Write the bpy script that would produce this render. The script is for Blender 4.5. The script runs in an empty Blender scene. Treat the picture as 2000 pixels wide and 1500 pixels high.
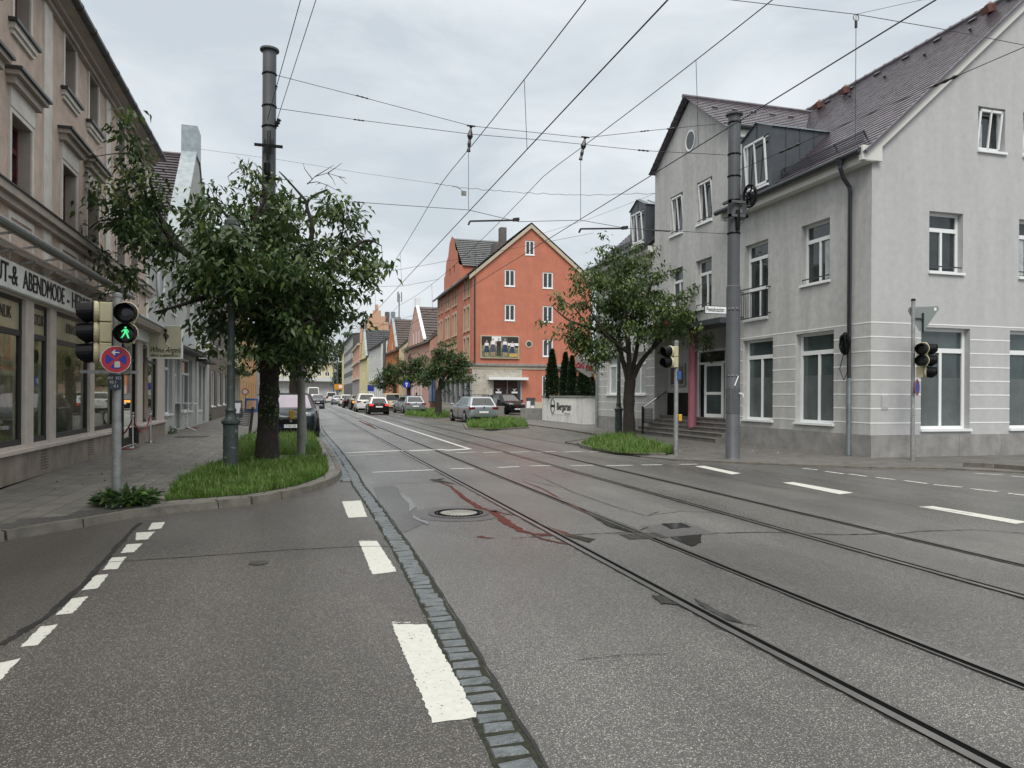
import bpy, bmesh, math, random
import numpy as np
from mathutils import Vector, Matrix
rad = math.radians
random.seed(7)
S = bpy.context.scene
COL = S.collection

# ---------------------------------------------------------------- camera
FPX, YC, CH = 1427.0, 772.5, 1.55          # focal length and horizon in photo pixels, eye height in metres
YAW, ROLL = math.atan(400/FPX), rad(0.33)
FW = Vector((math.sin(YAW), math.cos(YAW), 0)); RT = Vector((math.cos(YAW), -math.sin(YAW), 0)); UP = Vector((0, 0, 1))
CR = RT*math.cos(ROLL)+UP*math.sin(ROLL); CU = UP*math.cos(ROLL)-RT*math.sin(ROLL)
cam_data = bpy.data.cameras.new("camera"); cam = bpy.data.objects.new("camera", cam_data); COL.objects.link(cam)
cam_data.sensor_width = 36; cam_data.sensor_fit = 'HORIZONTAL'; cam_data.lens = FPX/2000*36
cam_data.shift_y = (YC-750)/2000
cam_data.clip_start = 0.05; cam_data.clip_end = 3000
cam.matrix_world = Matrix(((CR.x, CU.x, -FW.x, 0), (CR.y, CU.y, -FW.y, 0), (CR.z, CU.z, -FW.z, CH), (0, 0, 0, 1)))
S.camera = cam

def ray(u, v):
    return FW*FPX + CR*(u-1000) + CU*(YC-v)
def gat(u, v, z=0.0):                      # the ground point (height z) seen at photo pixel u, v
    d = ray(u, v); t = (z-CH)/d.z
    return (d.x*t, d.y*t)
def yat(u, v, Y):                          # point seen at u, v on the plane y = Y
    d = ray(u, v); t = Y/d.y
    return Vector((d.x*t, Y, CH+d.z*t))
def pat(u, v, P, Q):                       # point seen at u, v on the vertical plane through plan points P and Q
    nx, ny = Q[1]-P[1], P[0]-Q[0]; d = ray(u, v)
    t = (P[0]*nx+P[1]*ny)/(d.x*nx+d.y*ny)
    return Vector((d.x*t, d.y*t, CH+d.z*t))

# ---------------------------------------------------------------- world, sun, exposure
SUN_EL, SUN_AZ = rad(50), rad(202)         # direction towards the sun: azimuth clockwise from +Y
w = bpy.data.worlds.new("World"); S.world = w; w.use_nodes = True
nt = w.node_tree; nt.nodes.clear(); N = nt.nodes.new; LK = nt.links.new
out = N('ShaderNodeOutputWorld'); bg = N('ShaderNodeBackground'); bg.inputs['Strength'].default_value = 0.1
sky = N('ShaderNodeTexSky'); sky.sky_type = 'NISHITA'; sky.sun_disc = False; sky.sun_elevation = SUN_EL; sky.sun_rotation = SUN_AZ
sky.air_density = 1.5; sky.dust_density = 4
tc = N('ShaderNodeTexCoord'); mp = N('ShaderNodeMapping'); mp.inputs['Scale'].default_value = (1.3, 1.3, 4.2)
LK(tc.outputs['Generated'], mp.inputs['Vector'])
n1 = N('ShaderNodeTexNoise'); n1.inputs['Scale'].default_value = 2.3; n1.inputs['Detail'].default_value = 8; n1.inputs['Roughness'].default_value = 0.56
n1.inputs['Distortion'].default_value = 0.45
LK(mp.outputs[0], n1.inputs['Vector'])
cr = N('ShaderNodeValToRGB'); cr.color_ramp.elements[0].position = 0.38; cr.color_ramp.elements[0].color = (4.3, 4.72, 5.08, 1)
cr.color_ramp.elements[1].position = 0.66; cr.color_ramp.elements[1].color = (5.8, 6.15, 6.4, 1)
LK(n1.outputs['Fac'], cr.inputs['Fac'])
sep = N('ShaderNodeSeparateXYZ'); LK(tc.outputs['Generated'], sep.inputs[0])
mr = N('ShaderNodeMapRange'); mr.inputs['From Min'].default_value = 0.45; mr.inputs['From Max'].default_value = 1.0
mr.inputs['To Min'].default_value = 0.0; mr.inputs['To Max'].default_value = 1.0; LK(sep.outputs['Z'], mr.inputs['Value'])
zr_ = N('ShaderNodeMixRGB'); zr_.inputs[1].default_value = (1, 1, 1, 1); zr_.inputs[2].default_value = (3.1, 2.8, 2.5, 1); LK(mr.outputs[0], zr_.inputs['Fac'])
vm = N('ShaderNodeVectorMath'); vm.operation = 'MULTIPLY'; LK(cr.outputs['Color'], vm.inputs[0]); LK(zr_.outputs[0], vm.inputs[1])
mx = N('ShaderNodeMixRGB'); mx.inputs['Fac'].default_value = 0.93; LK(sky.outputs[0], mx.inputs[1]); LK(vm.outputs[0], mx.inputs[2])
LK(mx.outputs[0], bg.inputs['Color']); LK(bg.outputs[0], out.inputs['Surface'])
sd = bpy.data.lights.new("sun", 'SUN'); sd.energy = 1.5; sd.angle = rad(28); sd.color = (1, 0.97, 0.93)
so = bpy.data.objects.new("sun", sd); COL.objects.link(so)
sdir = Vector((math.sin(SUN_AZ)*math.cos(SUN_EL), math.cos(SUN_AZ)*math.cos(SUN_EL), math.sin(SUN_EL)))
so.rotation_euler = sdir.to_track_quat('Z', 'Y').to_euler()
S.view_settings.view_transform = 'Standard'; S.view_settings.look = 'None'; S.view_settings.exposure = 0.56
S.view_settings.gamma = 1; S.view_settings.use_curve_mapping = False
try:
    S.cycles.use_denoising = True; S.cycles.max_bounces = 6; S.cycles.transparent_max_bounces = 8
except Exception: pass

# ---------------------------------------------------------------- materials
MATS = {}
def mat(name, col, rough=0.7, metal=0.0, nscale=0, namt=0.15, bump=0, bscale=40, spec=None, emit=None, estr=1, streak=0, bdist=0.01,
        rvar=0, speck=None, stain=None):
    if name in MATS: return MATS[name]
    m = bpy.data.materials.new(name); m.use_nodes = True; t = m.node_tree; b = t.nodes['Principled BSDF']
    b.inputs['Base Color'].default_value = (*col, 1); b.inputs['Roughness'].default_value = rough; b.inputs['Metallic'].default_value = metal
    if spec is not None: b.inputs['Specular IOR Level'].default_value = spec
    if emit: b.inputs['Emission Color'].default_value = (*emit, 1); b.inputs['Emission Strength'].default_value = estr
    L = t.links.new; c = t.nodes.new('ShaderNodeTexCoord'); cur = None
    def noise(scale, detail=6, mapscale=None, rough_=0.6):
        n = t.nodes.new('ShaderNodeTexNoise'); n.inputs['Scale'].default_value = scale; n.inputs['Detail'].default_value = detail
        n.inputs['Roughness'].default_value = rough_
        if mapscale:
            q = t.nodes.new('ShaderNodeMapping'); q.inputs['Scale'].default_value = mapscale; L(c.outputs['Object'], q.inputs['Vector']); L(q.outputs[0], n.inputs['Vector'])
        else: L(c.outputs['Object'], n.inputs['Vector'])
        return n
    def mul(src, n, lo, hi, p0=0.3, p1=0.7):
        r = t.nodes.new('ShaderNodeMapRange'); r.inputs['From Min'].default_value = p0; r.inputs['From Max'].default_value = p1
        r.inputs['To Min'].default_value = lo; r.inputs['To Max'].default_value = hi; L(n, r.inputs['Value'])
        v = t.nodes.new('ShaderNodeVectorMath'); v.operation = 'SCALE'
        if src is None: v.inputs[0].default_value = col
        else: L(src, v.inputs[0])
        L(r.outputs[0], v.inputs['Scale']); return v.outputs[0]
    if nscale: cur = mul(cur, noise(nscale).outputs['Fac'], 1-namt, 1+namt)
    if streak: cur = mul(cur, noise(1.0, 5, (2.2, 2.2, 0.22)).outputs['Fac'], 1-streak, 1+streak*0.5)
    if stain:
        n = noise(stain[0], 4); r = t.nodes.new('ShaderNodeMapRange'); r.inputs['From Min'].default_value = stain[1]; r.inputs['From Max'].default_value = stain[1]+0.06
        L(n.outputs['Fac'], r.inputs['Value']); x = t.nodes.new('ShaderNodeMixRGB'); L(r.outputs[0], x.inputs['Fac'])
        if cur: L(cur, x.inputs[1])
        else: x.inputs[1].default_value = (*col, 1)
        x.inputs[2].default_value = (*stain[2], 1); cur = x.outputs[0]
    if speck:   # aggregate speckle: (scale, strength)
        v = t.nodes.new('ShaderNodeTexVoronoi'); v.inputs['Scale'].default_value = speck[0]; L(c.outputs['Object'], v.inputs['Vector'])
        s_ = t.nodes.new('ShaderNodeSeparateColor'); L(v.outputs['Color'], s_.inputs[0])
        cur = mul(cur, s_.outputs[0], 1-speck[1]*0.35, 1+speck[1], 0.45, 1.0)
    if cur: L(cur, b.inputs['Base Color'])
    if rvar:
        n = noise(0.35, 4); r = t.nodes.new('ShaderNodeMapRange'); r.inputs['From Min'].default_value = 0.35; r.inputs['From Max'].default_value = 0.65
        r.inputs['To Min'].default_value = rough-rvar; r.inputs['To Max'].default_value = rough+rvar; L(n.outputs['Fac'], r.inputs['Value']); L(r.outputs[0], b.inputs['Roughness'])
    if bump:
        n = noise(bscale, 4); bp = t.nodes.new('ShaderNodeBump'); bp.inputs['Strength'].default_value = bump; bp.inputs['Distance'].default_value = bdist
        L(n.outputs['Fac'], bp.inputs['Height']); L(bp.outputs[0], b.inputs['Normal'])
    MATS[name] = m; return m

def brickmat(name, col, col2, mortar, bw, bh, ms=0.01, rough=0.7, swap=None, offset=0.5, bump=0.3, rot=(0, 0, 0), nz=0.15):
    m = bpy.data.materials.new(name); m.use_nodes = True; t = m.node_tree; b = t.nodes['Principled BSDF']; L = t.links.new
    c = t.nodes.new('ShaderNodeTexCoord'); q = t.nodes.new('ShaderNodeMapping'); q.inputs['Rotation'].default_value = rot
    L(c.outputs['Object'], q.inputs['Vector']); k = t.nodes.new('ShaderNodeTexBrick'); k.offset = offset
    k.inputs['Color1'].default_value = (*col, 1); k.inputs['Color2'].default_value = (*col2, 1); k.inputs['Mortar'].default_value = (*mortar, 1)
    k.inputs['Scale'].default_value = 1; k.inputs['Brick Width'].default_value = bw; k.inputs['Row Height'].default_value = bh; k.inputs['Mortar Size'].default_value = ms
    k.inputs['Mortar Smooth'].default_value = 0.2
    L(q.outputs[0], k.inputs['Vector'])
    n = t.nodes.new('ShaderNodeTexNoise'); n.inputs['Scale'].default_value = 3; n.inputs['Detail'].default_value = 8; L(c.outputs['Object'], n.inputs['Vector'])
    r = t.nodes.new('ShaderNodeMapRange'); r.inputs['From Min'].default_value = 0.3; r.inputs['From Max'].default_value = 0.7
    r.inputs['To Min'].default_value = 1-nz; r.inputs['To Max'].default_value = 1+nz; L(n.outputs['Fac'], r.inputs['Value'])
    v = t.nodes.new('ShaderNodeVectorMath'); v.operation = 'SCALE'; L(k.outputs['Color'], v.inputs[0]); L(r.outputs[0], v.inputs['Scale']); L(v.outputs[0], b.inputs['Base Color'])
    b.inputs['Roughness'].default_value = rough
    bp = t.nodes.new('ShaderNodeBump'); bp.invert = True; bp.inputs['Strength'].default_value = bump; bp.inputs['Distance'].default_value = 0.02
    L(k.outputs['Fac'], bp.inputs['Height']); L(bp.outputs[0], b.inputs['Normal'])
    MATS[name] = m; return m

M = dict(
 white=mat('white_paint', (.72, .74, .74), .45, nscale=3, namt=.05),
 frame=mat('window_frame_white', (.74, .76, .76), .4),
 glass=mat('window_glass', (.022, .028, .03), .04, spec=.8, nscale=1.3, namt=.6),
 glassg=mat('frosted_shop_glass', (.05, .07, .07), .10, spec=.7, nscale=.8, namt=.5),
 curtain=mat('net_curtain', (.35, .38, .38), .3, spec=.8, nscale=6, namt=.25),
 greywall=mat('grey_render', (.455, .455, .445), .9, nscale=5, namt=.10, streak=.20, bump=.5, bscale=45, bdist=.02),
 greywall_b=mat('grey_render_side', (.44, .445, .445), .9, nscale=5, namt=.06, streak=.09, bump=.5, bscale=45, bdist=.02),
 band=mat('white_band', (.78, .79, .78), .6),
 plinth=mat('plinth_stone', (.25, .245, .235), .75, nscale=2.5, namt=.25, streak=.12, bump=.2, bscale=30),
 joint=mat('dark_joint', (.05, .05, .05), .9),
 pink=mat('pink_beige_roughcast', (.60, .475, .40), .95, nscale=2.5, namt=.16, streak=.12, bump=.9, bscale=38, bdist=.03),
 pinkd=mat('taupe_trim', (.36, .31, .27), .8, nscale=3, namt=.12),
 cream=mat('cream_trim', (.64, .60, .55), .8, nscale=3, namt=.12, streak=.12),
 stone=mat('shop_stone', (.52, .465, .42), .6, nscale=4, namt=.12),
 base=mat('base_slab_stone', (.24, .205, .17), .7, nscale=2, namt=.3, streak=.2),
 redframe=mat('dark_red_window_frame', (.085, .012, .018), .4),
 signal_cream=mat('signal_housing_cream', (.50, .46, .30), .5, nscale=4, namt=.08),
 black=mat('black_plastic', (.006, .0065, .007), .38, spec=.16),
 rubber=mat('tyre_rubber', (.012, .012, .012), .8),
 darkmetal=mat('dark_metal', (.035, .037, .04), .5, .3),
 gutter=mat('gutter_dark_zinc', (.05, .055, .06), .4, .5),
 zinc=mat('zinc_sheet', (.27, .31, .33), .35, .6, nscale=4, namt=.2),
 zincd=mat('anthracite_zinc', (.075, .085, .095), .45, .3, nscale=3, namt=.15),
 galv=mat('galvanised_steel', (.27, .28, .28), .5, .4, nscale=12, namt=.25),
 mast=mat('grey_mast_paint', (.078, .084, .092), .5, nscale=2, namt=.18, streak=.15),
 mastd=mat('grey_mast_band', (.072, .078, .085), .6, nscale=6, namt=.2),
 lampgreen=mat('dark_green_lamp_paint', (.045, .062, .058), .5, nscale=6, namt=.3, stain=(7.0, .60, (.2, .22, .21))),
 lampglass=mat('lamp_glass', (.18, .2, .2), .2),
 bark=mat('cherry_bark', (.030, .024, .020), .95, nscale=14, namt=.5, bump=1, bscale=25, bdist=.05),
 barkb=mat('tree_bark', (.035, .028, .022), .95, nscale=14, namt=.5, bump=1, bscale=25, bdist=.05),
 brass=mat('polished_steel', (.5, .5, .5), .15, 1),
 redrope=mat('red_rope', (.28, .02, .025), .7),
 yellow=mat('yellow_button_box', (.62, .36, .02), .4),
 bluebox=mat('blue_plate', (.02, .10, .28), .4),
 greybox=mat('slate_blue_plate', (.04, .06, .08), .5, nscale=20, namt=.3),
 signred=mat('sign_red', (.42, .02, .03), .4),
 signblue=mat('sign_blue', (.012, .03, .30), .4),
 signwhite=mat('sign_white', (.75, .76, .76), .4),
 signback=mat('sign_back_grey', (.22, .25, .24), .45, .2),
 textblack=mat('black_lettering', (.012, .012, .014), .5),
 textred=mat('red_lettering', (.30, .010, .025), .4),
 rail=mat('rail_steel', (.30, .29, .28), .30, .9, nscale=3, namt=.2),
 railside=mat('rail_lip_steel', (.16, .155, .15), .4, .7),
 groove=mat('rail_groove', (.004, .004, .004), .8, spec=.05),
 tar=mat('tar_seam', (.020, .020, .020), .5, nscale=5, namt=.3, spec=.25),
 bench=mat('concrete_grey', (.22, .22, .20), .9, nscale=3, namt=.25, streak=.3),
)
# road asphalt, wet: patchy roughness, aggregate speckle, tyre-worn lanes
def asphalt(name, base, rlo, rhi, speck=1.0, lanes=True):
    m = bpy.data.materials.new(name); m.use_nodes = True; t = m.node_tree; b = t.nodes['Principled BSDF']; L = t.links.new
    c = t.nodes.new('ShaderNodeTexCoord')
    def noise(s, d, ms=None):
        n = t.nodes.new('ShaderNodeTexNoise'); n.inputs['Scale'].default_value = s; n.inputs['Detail'].default_value = d
        if ms:
            q = t.nodes.new('ShaderNodeMapping'); q.inputs['Scale'].default_value = ms; L(c.outputs['Object'], q.inputs[0]); L(q.outputs[0], n.inputs['Vector'])
        else: L(c.outputs['Object'], n.inputs['Vector'])
        return n.outputs['Fac']
    def mr_(v, a0, a1, b0, b1):
        r = t.nodes.new('ShaderNodeMapRange'); r.inputs['From Min'].default_value = a0; r.inputs['From Max'].default_value = a1
        r.inputs['To Min'].default_value = b0; r.inputs['To Max'].default_value = b1; L(v, r.inputs['Value']); return r.outputs[0]
    def mm(a, b_, op='MULTIPLY'):
        k = t.nodes.new('ShaderNodeMath'); k.operation = op; L(a, k.inputs[0])
        if isinstance(b_, float): k.inputs[1].default_value = b_
        else: L(b_, k.inputs[1])
        return k.outputs[0]
    big = mr_(noise(.28, 6), .3, .7, .72, 1.25)
    lane = mr_(noise(1.1, 5, (1, .07, 1)), .3, .7, .80, 1.18)
    fine = mr_(noise(60, 3), .25, .75, .72, 1.28)
    vo = t.nodes.new('ShaderNodeTexVoronoi'); vo.inputs['Scale'].default_value = 200; L(c.outputs['Object'], vo.inputs['Vector'])
    sc = t.nodes.new('ShaderNodeSeparateColor'); L(vo.outputs['Color'], sc.inputs[0])
    ag = mr_(sc.outputs[0], .80, .98, 1.0, 1.0+3.6*speck)
    dk = mr_(sc.outputs[1], .0, .5, .62, 1.0)
    f = mm(mm(mm(mm(big, lane), fine), ag), dk)
    v = t.nodes.new('ShaderNodeVectorMath'); v.operation = 'SCALE'; v.inputs[0].default_value = base; L(f, v.inputs['Scale']); L(v.outputs[0], b.inputs['Base Color'])
    r1 = mr_(noise(.5, 5, (1, .35, 1)), .38, .62, rlo, rhi); r2 = mr_(noise(50, 2), .3, .7, -.06, .10)
    L(mm(r1, r2, 'ADD'), b.inputs['Roughness']); b.inputs['Specular IOR Level'].default_value = .42
    bp = t.nodes.new('ShaderNodeBump'); bp.inputs['Strength'].default_value = .35; bp.inputs['Distance'].default_value = .003
    L(mm(vo.outputs['Distance'], noise(30, 2), 'ADD'), bp.inputs['Height']); L(bp.outputs[0], b.inputs['Normal'])
    MATS[name] = m; return m
M['asphalt'] = asphalt('wet_asphalt', (.082, .080, .075), .25, .46)
M['asphaltL'] = asphalt('left_lane_asphalt', (.061, .057, .052), .34, .55)
M['asphalt2'] = asphalt('bike_crossing_asphalt', (.060, .055, .050), .45, .6, .6)
M['patch'] = asphalt('asphalt_patch', (.062, .061, .060), .35, .5, .7)
M['paving'] = brickmat('pavement_slabs', (.165, .155, .138), (.135, .128, .115), (.05, .048, .042), .6, .3, .008, .62, bump=.4, rot=(0, 0, rad(90)), nz=.28)
M['paving2'] = brickmat('pavement_right', (.125, .12, .11), (.105, .10, .092), (.06, .055, .05), 1.0, .5, .006, .6, bump=.2, nz=.3)
M['cobble'] = brickmat('cobble_bay', (.12, .115, .10), (.19, .18, .16), (.035, .04, .025), .16, .12, .02, .5, bump=1, nz=.4)
M['kerb'] = mat('kerb_stone', (.125, .115, .095), .7, nscale=5, namt=.35, bump=.4, bscale=30)
M['sett'] = mat('granite_sett', (.10, .115, .122), .40, nscale=9, namt=.35, bump=1, bscale=22, bdist=.02)
M['moss'] = mat('mossy_joint', (.016, .018, .009), .95, nscale=20, namt=.6)
M['paint'] = mat('road_paint', (.50, .50, .455), .6, nscale=18, namt=.07, stain=(38.0, .625, (.10, .10, .095)))
M['paintthin'] = mat('worn_road_paint', (.50, .50, .47), .5, nscale=18, namt=.15, stain=(14.0, .58, (.10, .10, .095)))
M['puddle'] = mat('standing_water', (.03, .03, .03), .13, spec=.6)
M['soil'] = mat('verge_soil', (.035, .045, .015), .95, nscale=5, namt=.5)
M['redstain'] = mat('red_road_stain', (.080, .021, .014), .75, nscale=9, namt=.4, spec=.15)
M['cast'] = mat('cast_iron_cover', (.07, .065, .06), .45, .5, nscale=20, namt=.3)

# ---------------------------------------------------------------- mesh builder
class MB:
    def __init__(s): s.v = []; s.f = []; s.m = []; s.cur = 0
    def add(s, vs, fs, mi=None):
        o = len(s.v); s.v += [tuple(p) for p in vs]; s.f += [tuple(i+o for i in f) for f in fs]; s.m += [s.cur if mi is None else mi]*len(fs); return s
    def quad(s, a, b, c, d, mi=None): return s.add([a, b, c, d], [(0, 1, 2, 3)], mi)
    def poly(s, pts, mi=None): return s.add(pts, [tuple(range(len(pts)))], mi)
    def box(s, x0, x1, y0, y1, z0, z1, mi=None):
        return s.add([(x0,y0,z0),(x1,y0,z0),(x1,y1,z0),(x0,y1,z0),(x0,y0,z1),(x1,y0,z1),(x1,y1,z1),(x0,y1,z1)],
                     [(0,3,2,1),(4,5,6,7),(0,1,5,4),(1,2,6,5),(2,3,7,6),(3,0,4,7)], mi)
    def obox(s, c, ax, ay, az, mi=None):     # oriented box: centre and three half-axis vectors
        c, ax, ay, az = Vector(c), Vector(ax), Vector(ay), Vector(az)
        P = [c+ax*i+ay*j+az*k for k in (-1, 1) for i, j in ((-1,-1),(1,-1),(1,1),(-1,1))]
        return s.add(P, [(0,3,2,1),(4,5,6,7),(0,1,5,4),(1,2,6,5),(2,3,7,6),(3,0,4,7)], mi)
    def bar(s, p, q, wd, ht, mi=None):       # rectangular bar from p to q
        p, q = Vector(p), Vector(q); d = (q-p); L = d.length; d.normalize()
        up = Vector((0,0,1)) if abs(d.z) < .95 else Vector((0,1,0)); sx = d.cross(up).normalized(); sz = sx.cross(d)
        return s.obox((p+q)/2, d*L/2, sx*wd/2, sz*ht/2, mi)
    def tube(s, pts, r, n=8, mi=None, cap=True):
        pts = [Vector(p) for p in pts]; rs = r if isinstance(r, (list, tuple)) else [r]*len(pts); V = []; F = []; px = None
        for i, p in enumerate(pts):
            d = (pts[min(i+1, len(pts)-1)]-pts[max(i-1, 0)]); d = d.normalized() if d.length > 1e-9 else Vector((0,0,1))
            if px is None: px = d.orthogonal().normalized()
            px = (px-d*px.dot(d)); px = px.normalized() if px.length > 1e-6 else d.orthogonal().normalized(); py = d.cross(px)
            for k in range(n):
                a = 2*math.pi*k/n; V.append(p+px*(math.cos(a)*rs[i])+py*(math.sin(a)*rs[i]))
        for i in range(len(pts)-1):
            for k in range(n):
                F.append((i*n+k, i*n+(k+1) % n, (i+1)*n+(k+1) % n, (i+1)*n+k))
        if cap: F.append(tuple(range(n-1, -1, -1))); F.append(tuple(range((len(pts)-1)*n, len(pts)*n)))
        return s.add(V, F, mi)
    def lathe(s, prof, c=(0,0,0), n=16, mi=None, axis='z'):   # prof = [(r, h)...]
        V = []; F = []
        for r, h in prof:
            for k in range(n):
                a = 2*math.pi*k/n; x, y = r*math.cos(a), r*math.sin(a)
                V.append((c[0]+x, c[1]+y, c[2]+h) if axis == 'z' else ((c[0]+x, c[1]+h, c[2]+y) if axis == 'y' else (c[0]+h, c[1]+x, c[2]+y)))
        for i in range(len(prof)-1):
            for k in range(n): F.append((i*n+k, i*n+(k+1) % n, (i+1)*n+(k+1) % n, (i+1)*n+k))
        F.append(tuple(range(n-1, -1, -1))); F.append(tuple(range((len(prof)-1)*n, len(prof)*n)))
        return s.add(V, F, mi)
    def prism(s, poly, h0, h1, fn=None, mi=None):   # poly in plan (x, y) extruded in z; fn maps (a, b, h) to a point
        fn = fn or (lambda a, b, h: (a, b, h)); n = len(poly)
        V = [fn(a, b, h0) for a, b in poly]+[fn(a, b, h1) for a, b in poly]
        return s.add(V, [tuple(range(n-1, -1, -1)), tuple(range(n, 2*n))]+[(i, (i+1) % n, n+(i+1) % n, n+i) for i in range(n)], mi)
    def build(s, name, mats, parent=None, smooth=False, bevel=0, fix=True):
        me = bpy.data.meshes.new(name); me.from_pydata(s.v, [], s.f)
        mats = mats if isinstance(mats, (list, tuple)) else [mats]
        for k in mats: me.materials.append(M[k] if isinstance(k, str) else k)
        if len(mats) > 1: me.polygons.foreach_set('material_index', [min(i, len(mats)-1) for i in s.m])
        if fix and len(s.f) < 60000:
            bm = bmesh.new(); bm.from_mesh(me); bmesh.ops.recalc_face_normals(bm, faces=bm.faces); bm.to_mesh(me); bm.free()
        if smooth: me.polygons.foreach_set('use_smooth', [True]*len(me.polygons))
        o = bpy.data.objects.new(name, me); COL.objects.link(o)
        if parent is not None: o.parent = parent
        if bevel:
            b = o.modifiers.new('bevel', 'BEVEL'); b.width = bevel; b.segments = 2; b.limit_method = 'ANGLE'
        if smooth:
            try: me.set_sharp_from_angle(angle=rad(40))
            except Exception: pass
        return o
def tag(o, label, cat, group=None):
    o['label'] = label; o['category'] = cat
    if group: o['group'] = group
    return o
def thing(name, label, cat, loc=(0,0,0), rz=0, group=None, scale=1):
    o = bpy.data.objects.new(name, None); COL.objects.link(o); o.location = loc; o.rotation_euler = (0, 0, rz); o.scale = (scale,)*3
    o.empty_display_size = .2
    return tag(o, label, cat, group)
def struct(o, kind='structure'): o['kind'] = kind; return o
def text(s, name, size, mt, parent, loc, rot=(rad(90),0,0), ext=.004, sx=1.0, shear=0, align='CENTER', bold=0, fit=None):
    c = bpy.data.curves.new(name, 'FONT'); c.body = s; c.size = size; c.extrude = ext; c.align_x = align; c.align_y = 'CENTER'; c.shear = shear; c.offset = bold
    t = bpy.data.objects.new('tmp', c); COL.objects.link(t); dg = bpy.context.evaluated_depsgraph_get(); dg.update()
    me = bpy.data.meshes.new_from_object(t.evaluated_get(dg)); bpy.data.objects.remove(t); me.name = name
    if fit and len(me.vertices): xs = [v.co.x for v in me.vertices]; sx = fit/(max(xs)-min(xs))
    me.materials.clear(); me.materials.append(M[mt] if isinstance(mt, str) else mt)
    o = bpy.data.objects.new(name, me); COL.objects.link(o); o.parent = parent; o.location = loc; o.rotation_euler = rot; o.scale = (sx, 1, 1)
    return o

# wall of columns with openings: prof = [(s, top z)...], openings = [(s0, s1, z0, z1)], f maps (s, z, depth inward) to a point
def wall(mb, f, prof, z0, ops, dep=.18, mi=None, rmi=None):
    def top(s):
        for (a, za), (b, zb) in zip(prof, prof[1:]):
            if a-1e-6 <= s <= b+1e-6: return za+(zb-za)*(s-a)/max(b-a, 1e-9)
        return prof[-1][1]
    xs = sorted({round(p[0], 4) for p in prof} | {round(o[i], 4) for o in ops for i in (0, 1)})
    for a, b in zip(xs, xs[1:]):
        if b-a < 1e-4: continue
        m = (a+b)/2; cut = sorted([(o[2], o[3]) for o in ops if o[0]-1e-4 <= m <= o[1]+1e-4]); z = z0
        for c0, c1 in cut:
            if c0 > z+1e-4: mb.quad(f(a, z, 0), f(b, z, 0), f(b, c0, 0), f(a, c0, 0), mi)
            z = c1
        mb.quad(f(a, z, 0), f(b, z, 0), f(b, top(b-1e-5), 0), f(a, top(a+1e-5), 0), mi)
    for o in ops:
        a, b, c, d = o[:4]; q = rmi if rmi is not None else mi
        mb.quad(f(a, c, 0), f(a, c, dep), f(a, d, dep), f(a, d, 0), q); mb.quad(f(b, c, 0), f(b, c, dep), f(b, d, dep), f(b, d, 0), q)
        mb.quad(f(a, c, 0), f(b, c, 0), f(b, c, dep), f(a, c, dep), q); mb.quad(f(a, d, 0), f(b, d, 0), f(b, d, dep), f(a, d, dep), q)
def fbox(mb, f, a, b, c, d, d0, d1, mi=None):   # box in wall coordinates
    V = [f(s, z, q) for q in (d0, d1) for s, z in ((a, c), (b, c), (b, d), (a, d))]
    mb.add(V, [(0,3,2,1),(4,5,6,7),(0,1,5,4),(1,2,6,5),(2,3,7,6),(3,0,4,7)], mi)
def window(f, o, parent, dep=.18, fw=.06, mull=(.5,), trans=(), fm='frame', gm='glass', sill=True, name='window', sm='frame', sillout=.06, lab=None):
    a, b, c, d = o[:4]; m = MB(); t = .05
    fbox(m, f, a, a+fw, c, d, dep-t, dep); fbox(m, f, b-fw, b, c, d, dep-t, dep); fbox(m, f, a+fw, b-fw, c, c+fw, dep-t, dep); fbox(m, f, a+fw, b-fw, d-fw, d, dep-t, dep)
    zc = [c+fw]+[c+(d-c)*k for k in trans]+[d-fw]
    for k in trans: fbox(m, f, a+fw, b-fw, c+(d-c)*k-fw*.7, c+(d-c)*k+fw*.7, dep-t-.006, dep-.004)
    ztop = c+(d-c)*trans[-1] if trans else d-fw
    for k in mull: fbox(m, f, a+(b-a)*k-fw*.45, a+(b-a)*k+fw*.45, c+fw, ztop-.01, dep-t-.003, dep-.006)
    w_ = m.build(name, fm, parent)
    g = MB(); g.quad(f(a, c, dep-.012), f(b, c, dep-.012), f(b, d, dep-.012), f(a, d, dep-.012)); g.build('pane', gm, w_)
    if sill:
        q = MB(); fbox(q, f, a-.03, b+.03, c-.05, c+.012, -sillout, dep-t-.002); q.build('sill', sm, w_)
    if lab: w_['label'] = lab
    return w_
# ================================================================ ground, road, pavements
def flat(name, pts, z, mt, kind='structure', parent=None):
    return struct(MB().poly([(x, y, z) for x, y in pts]).build(name, mt, parent), kind)
def cv(y):                                  # the gentle sideways drift of the whole street
    ys = [2, 4.4, 9.4, 25, 60, 90, 200, 600]; cs = [.15, .07, 0, -.19, -.55, -.87, -1.9, -5]
    return float(np.interp(y, ys, cs))
def sx_l(y): return float(np.interp(y, [2, 3, 5, 7, 10, 12.6, 14.5], [.81, .86, .90, .92, .90, .84, .86]))
gm = MB(); gm.quad((-900,-900,-.02), (900,-900,-.02), (900,1500,-.02), (-900,1500,-.02)); struct(gm.build('ground', 'asphalt2'))
rm = MB(); rm.quad((-60,-30,0), (60,-30,0), (60,700,0), (-60,700,0)); struct(rm.build('road', 'asphalt'))
flat('left_lane', [(sx_l(y_)-.06, y_) for y_ in np.linspace(-4, 14.2, 30)]+[(.5,13.4),(-.3,11.5),(-2.2,10.05)]+[(-2.6,3.2),(-9,-4)], .0025, 'asphaltL')
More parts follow.
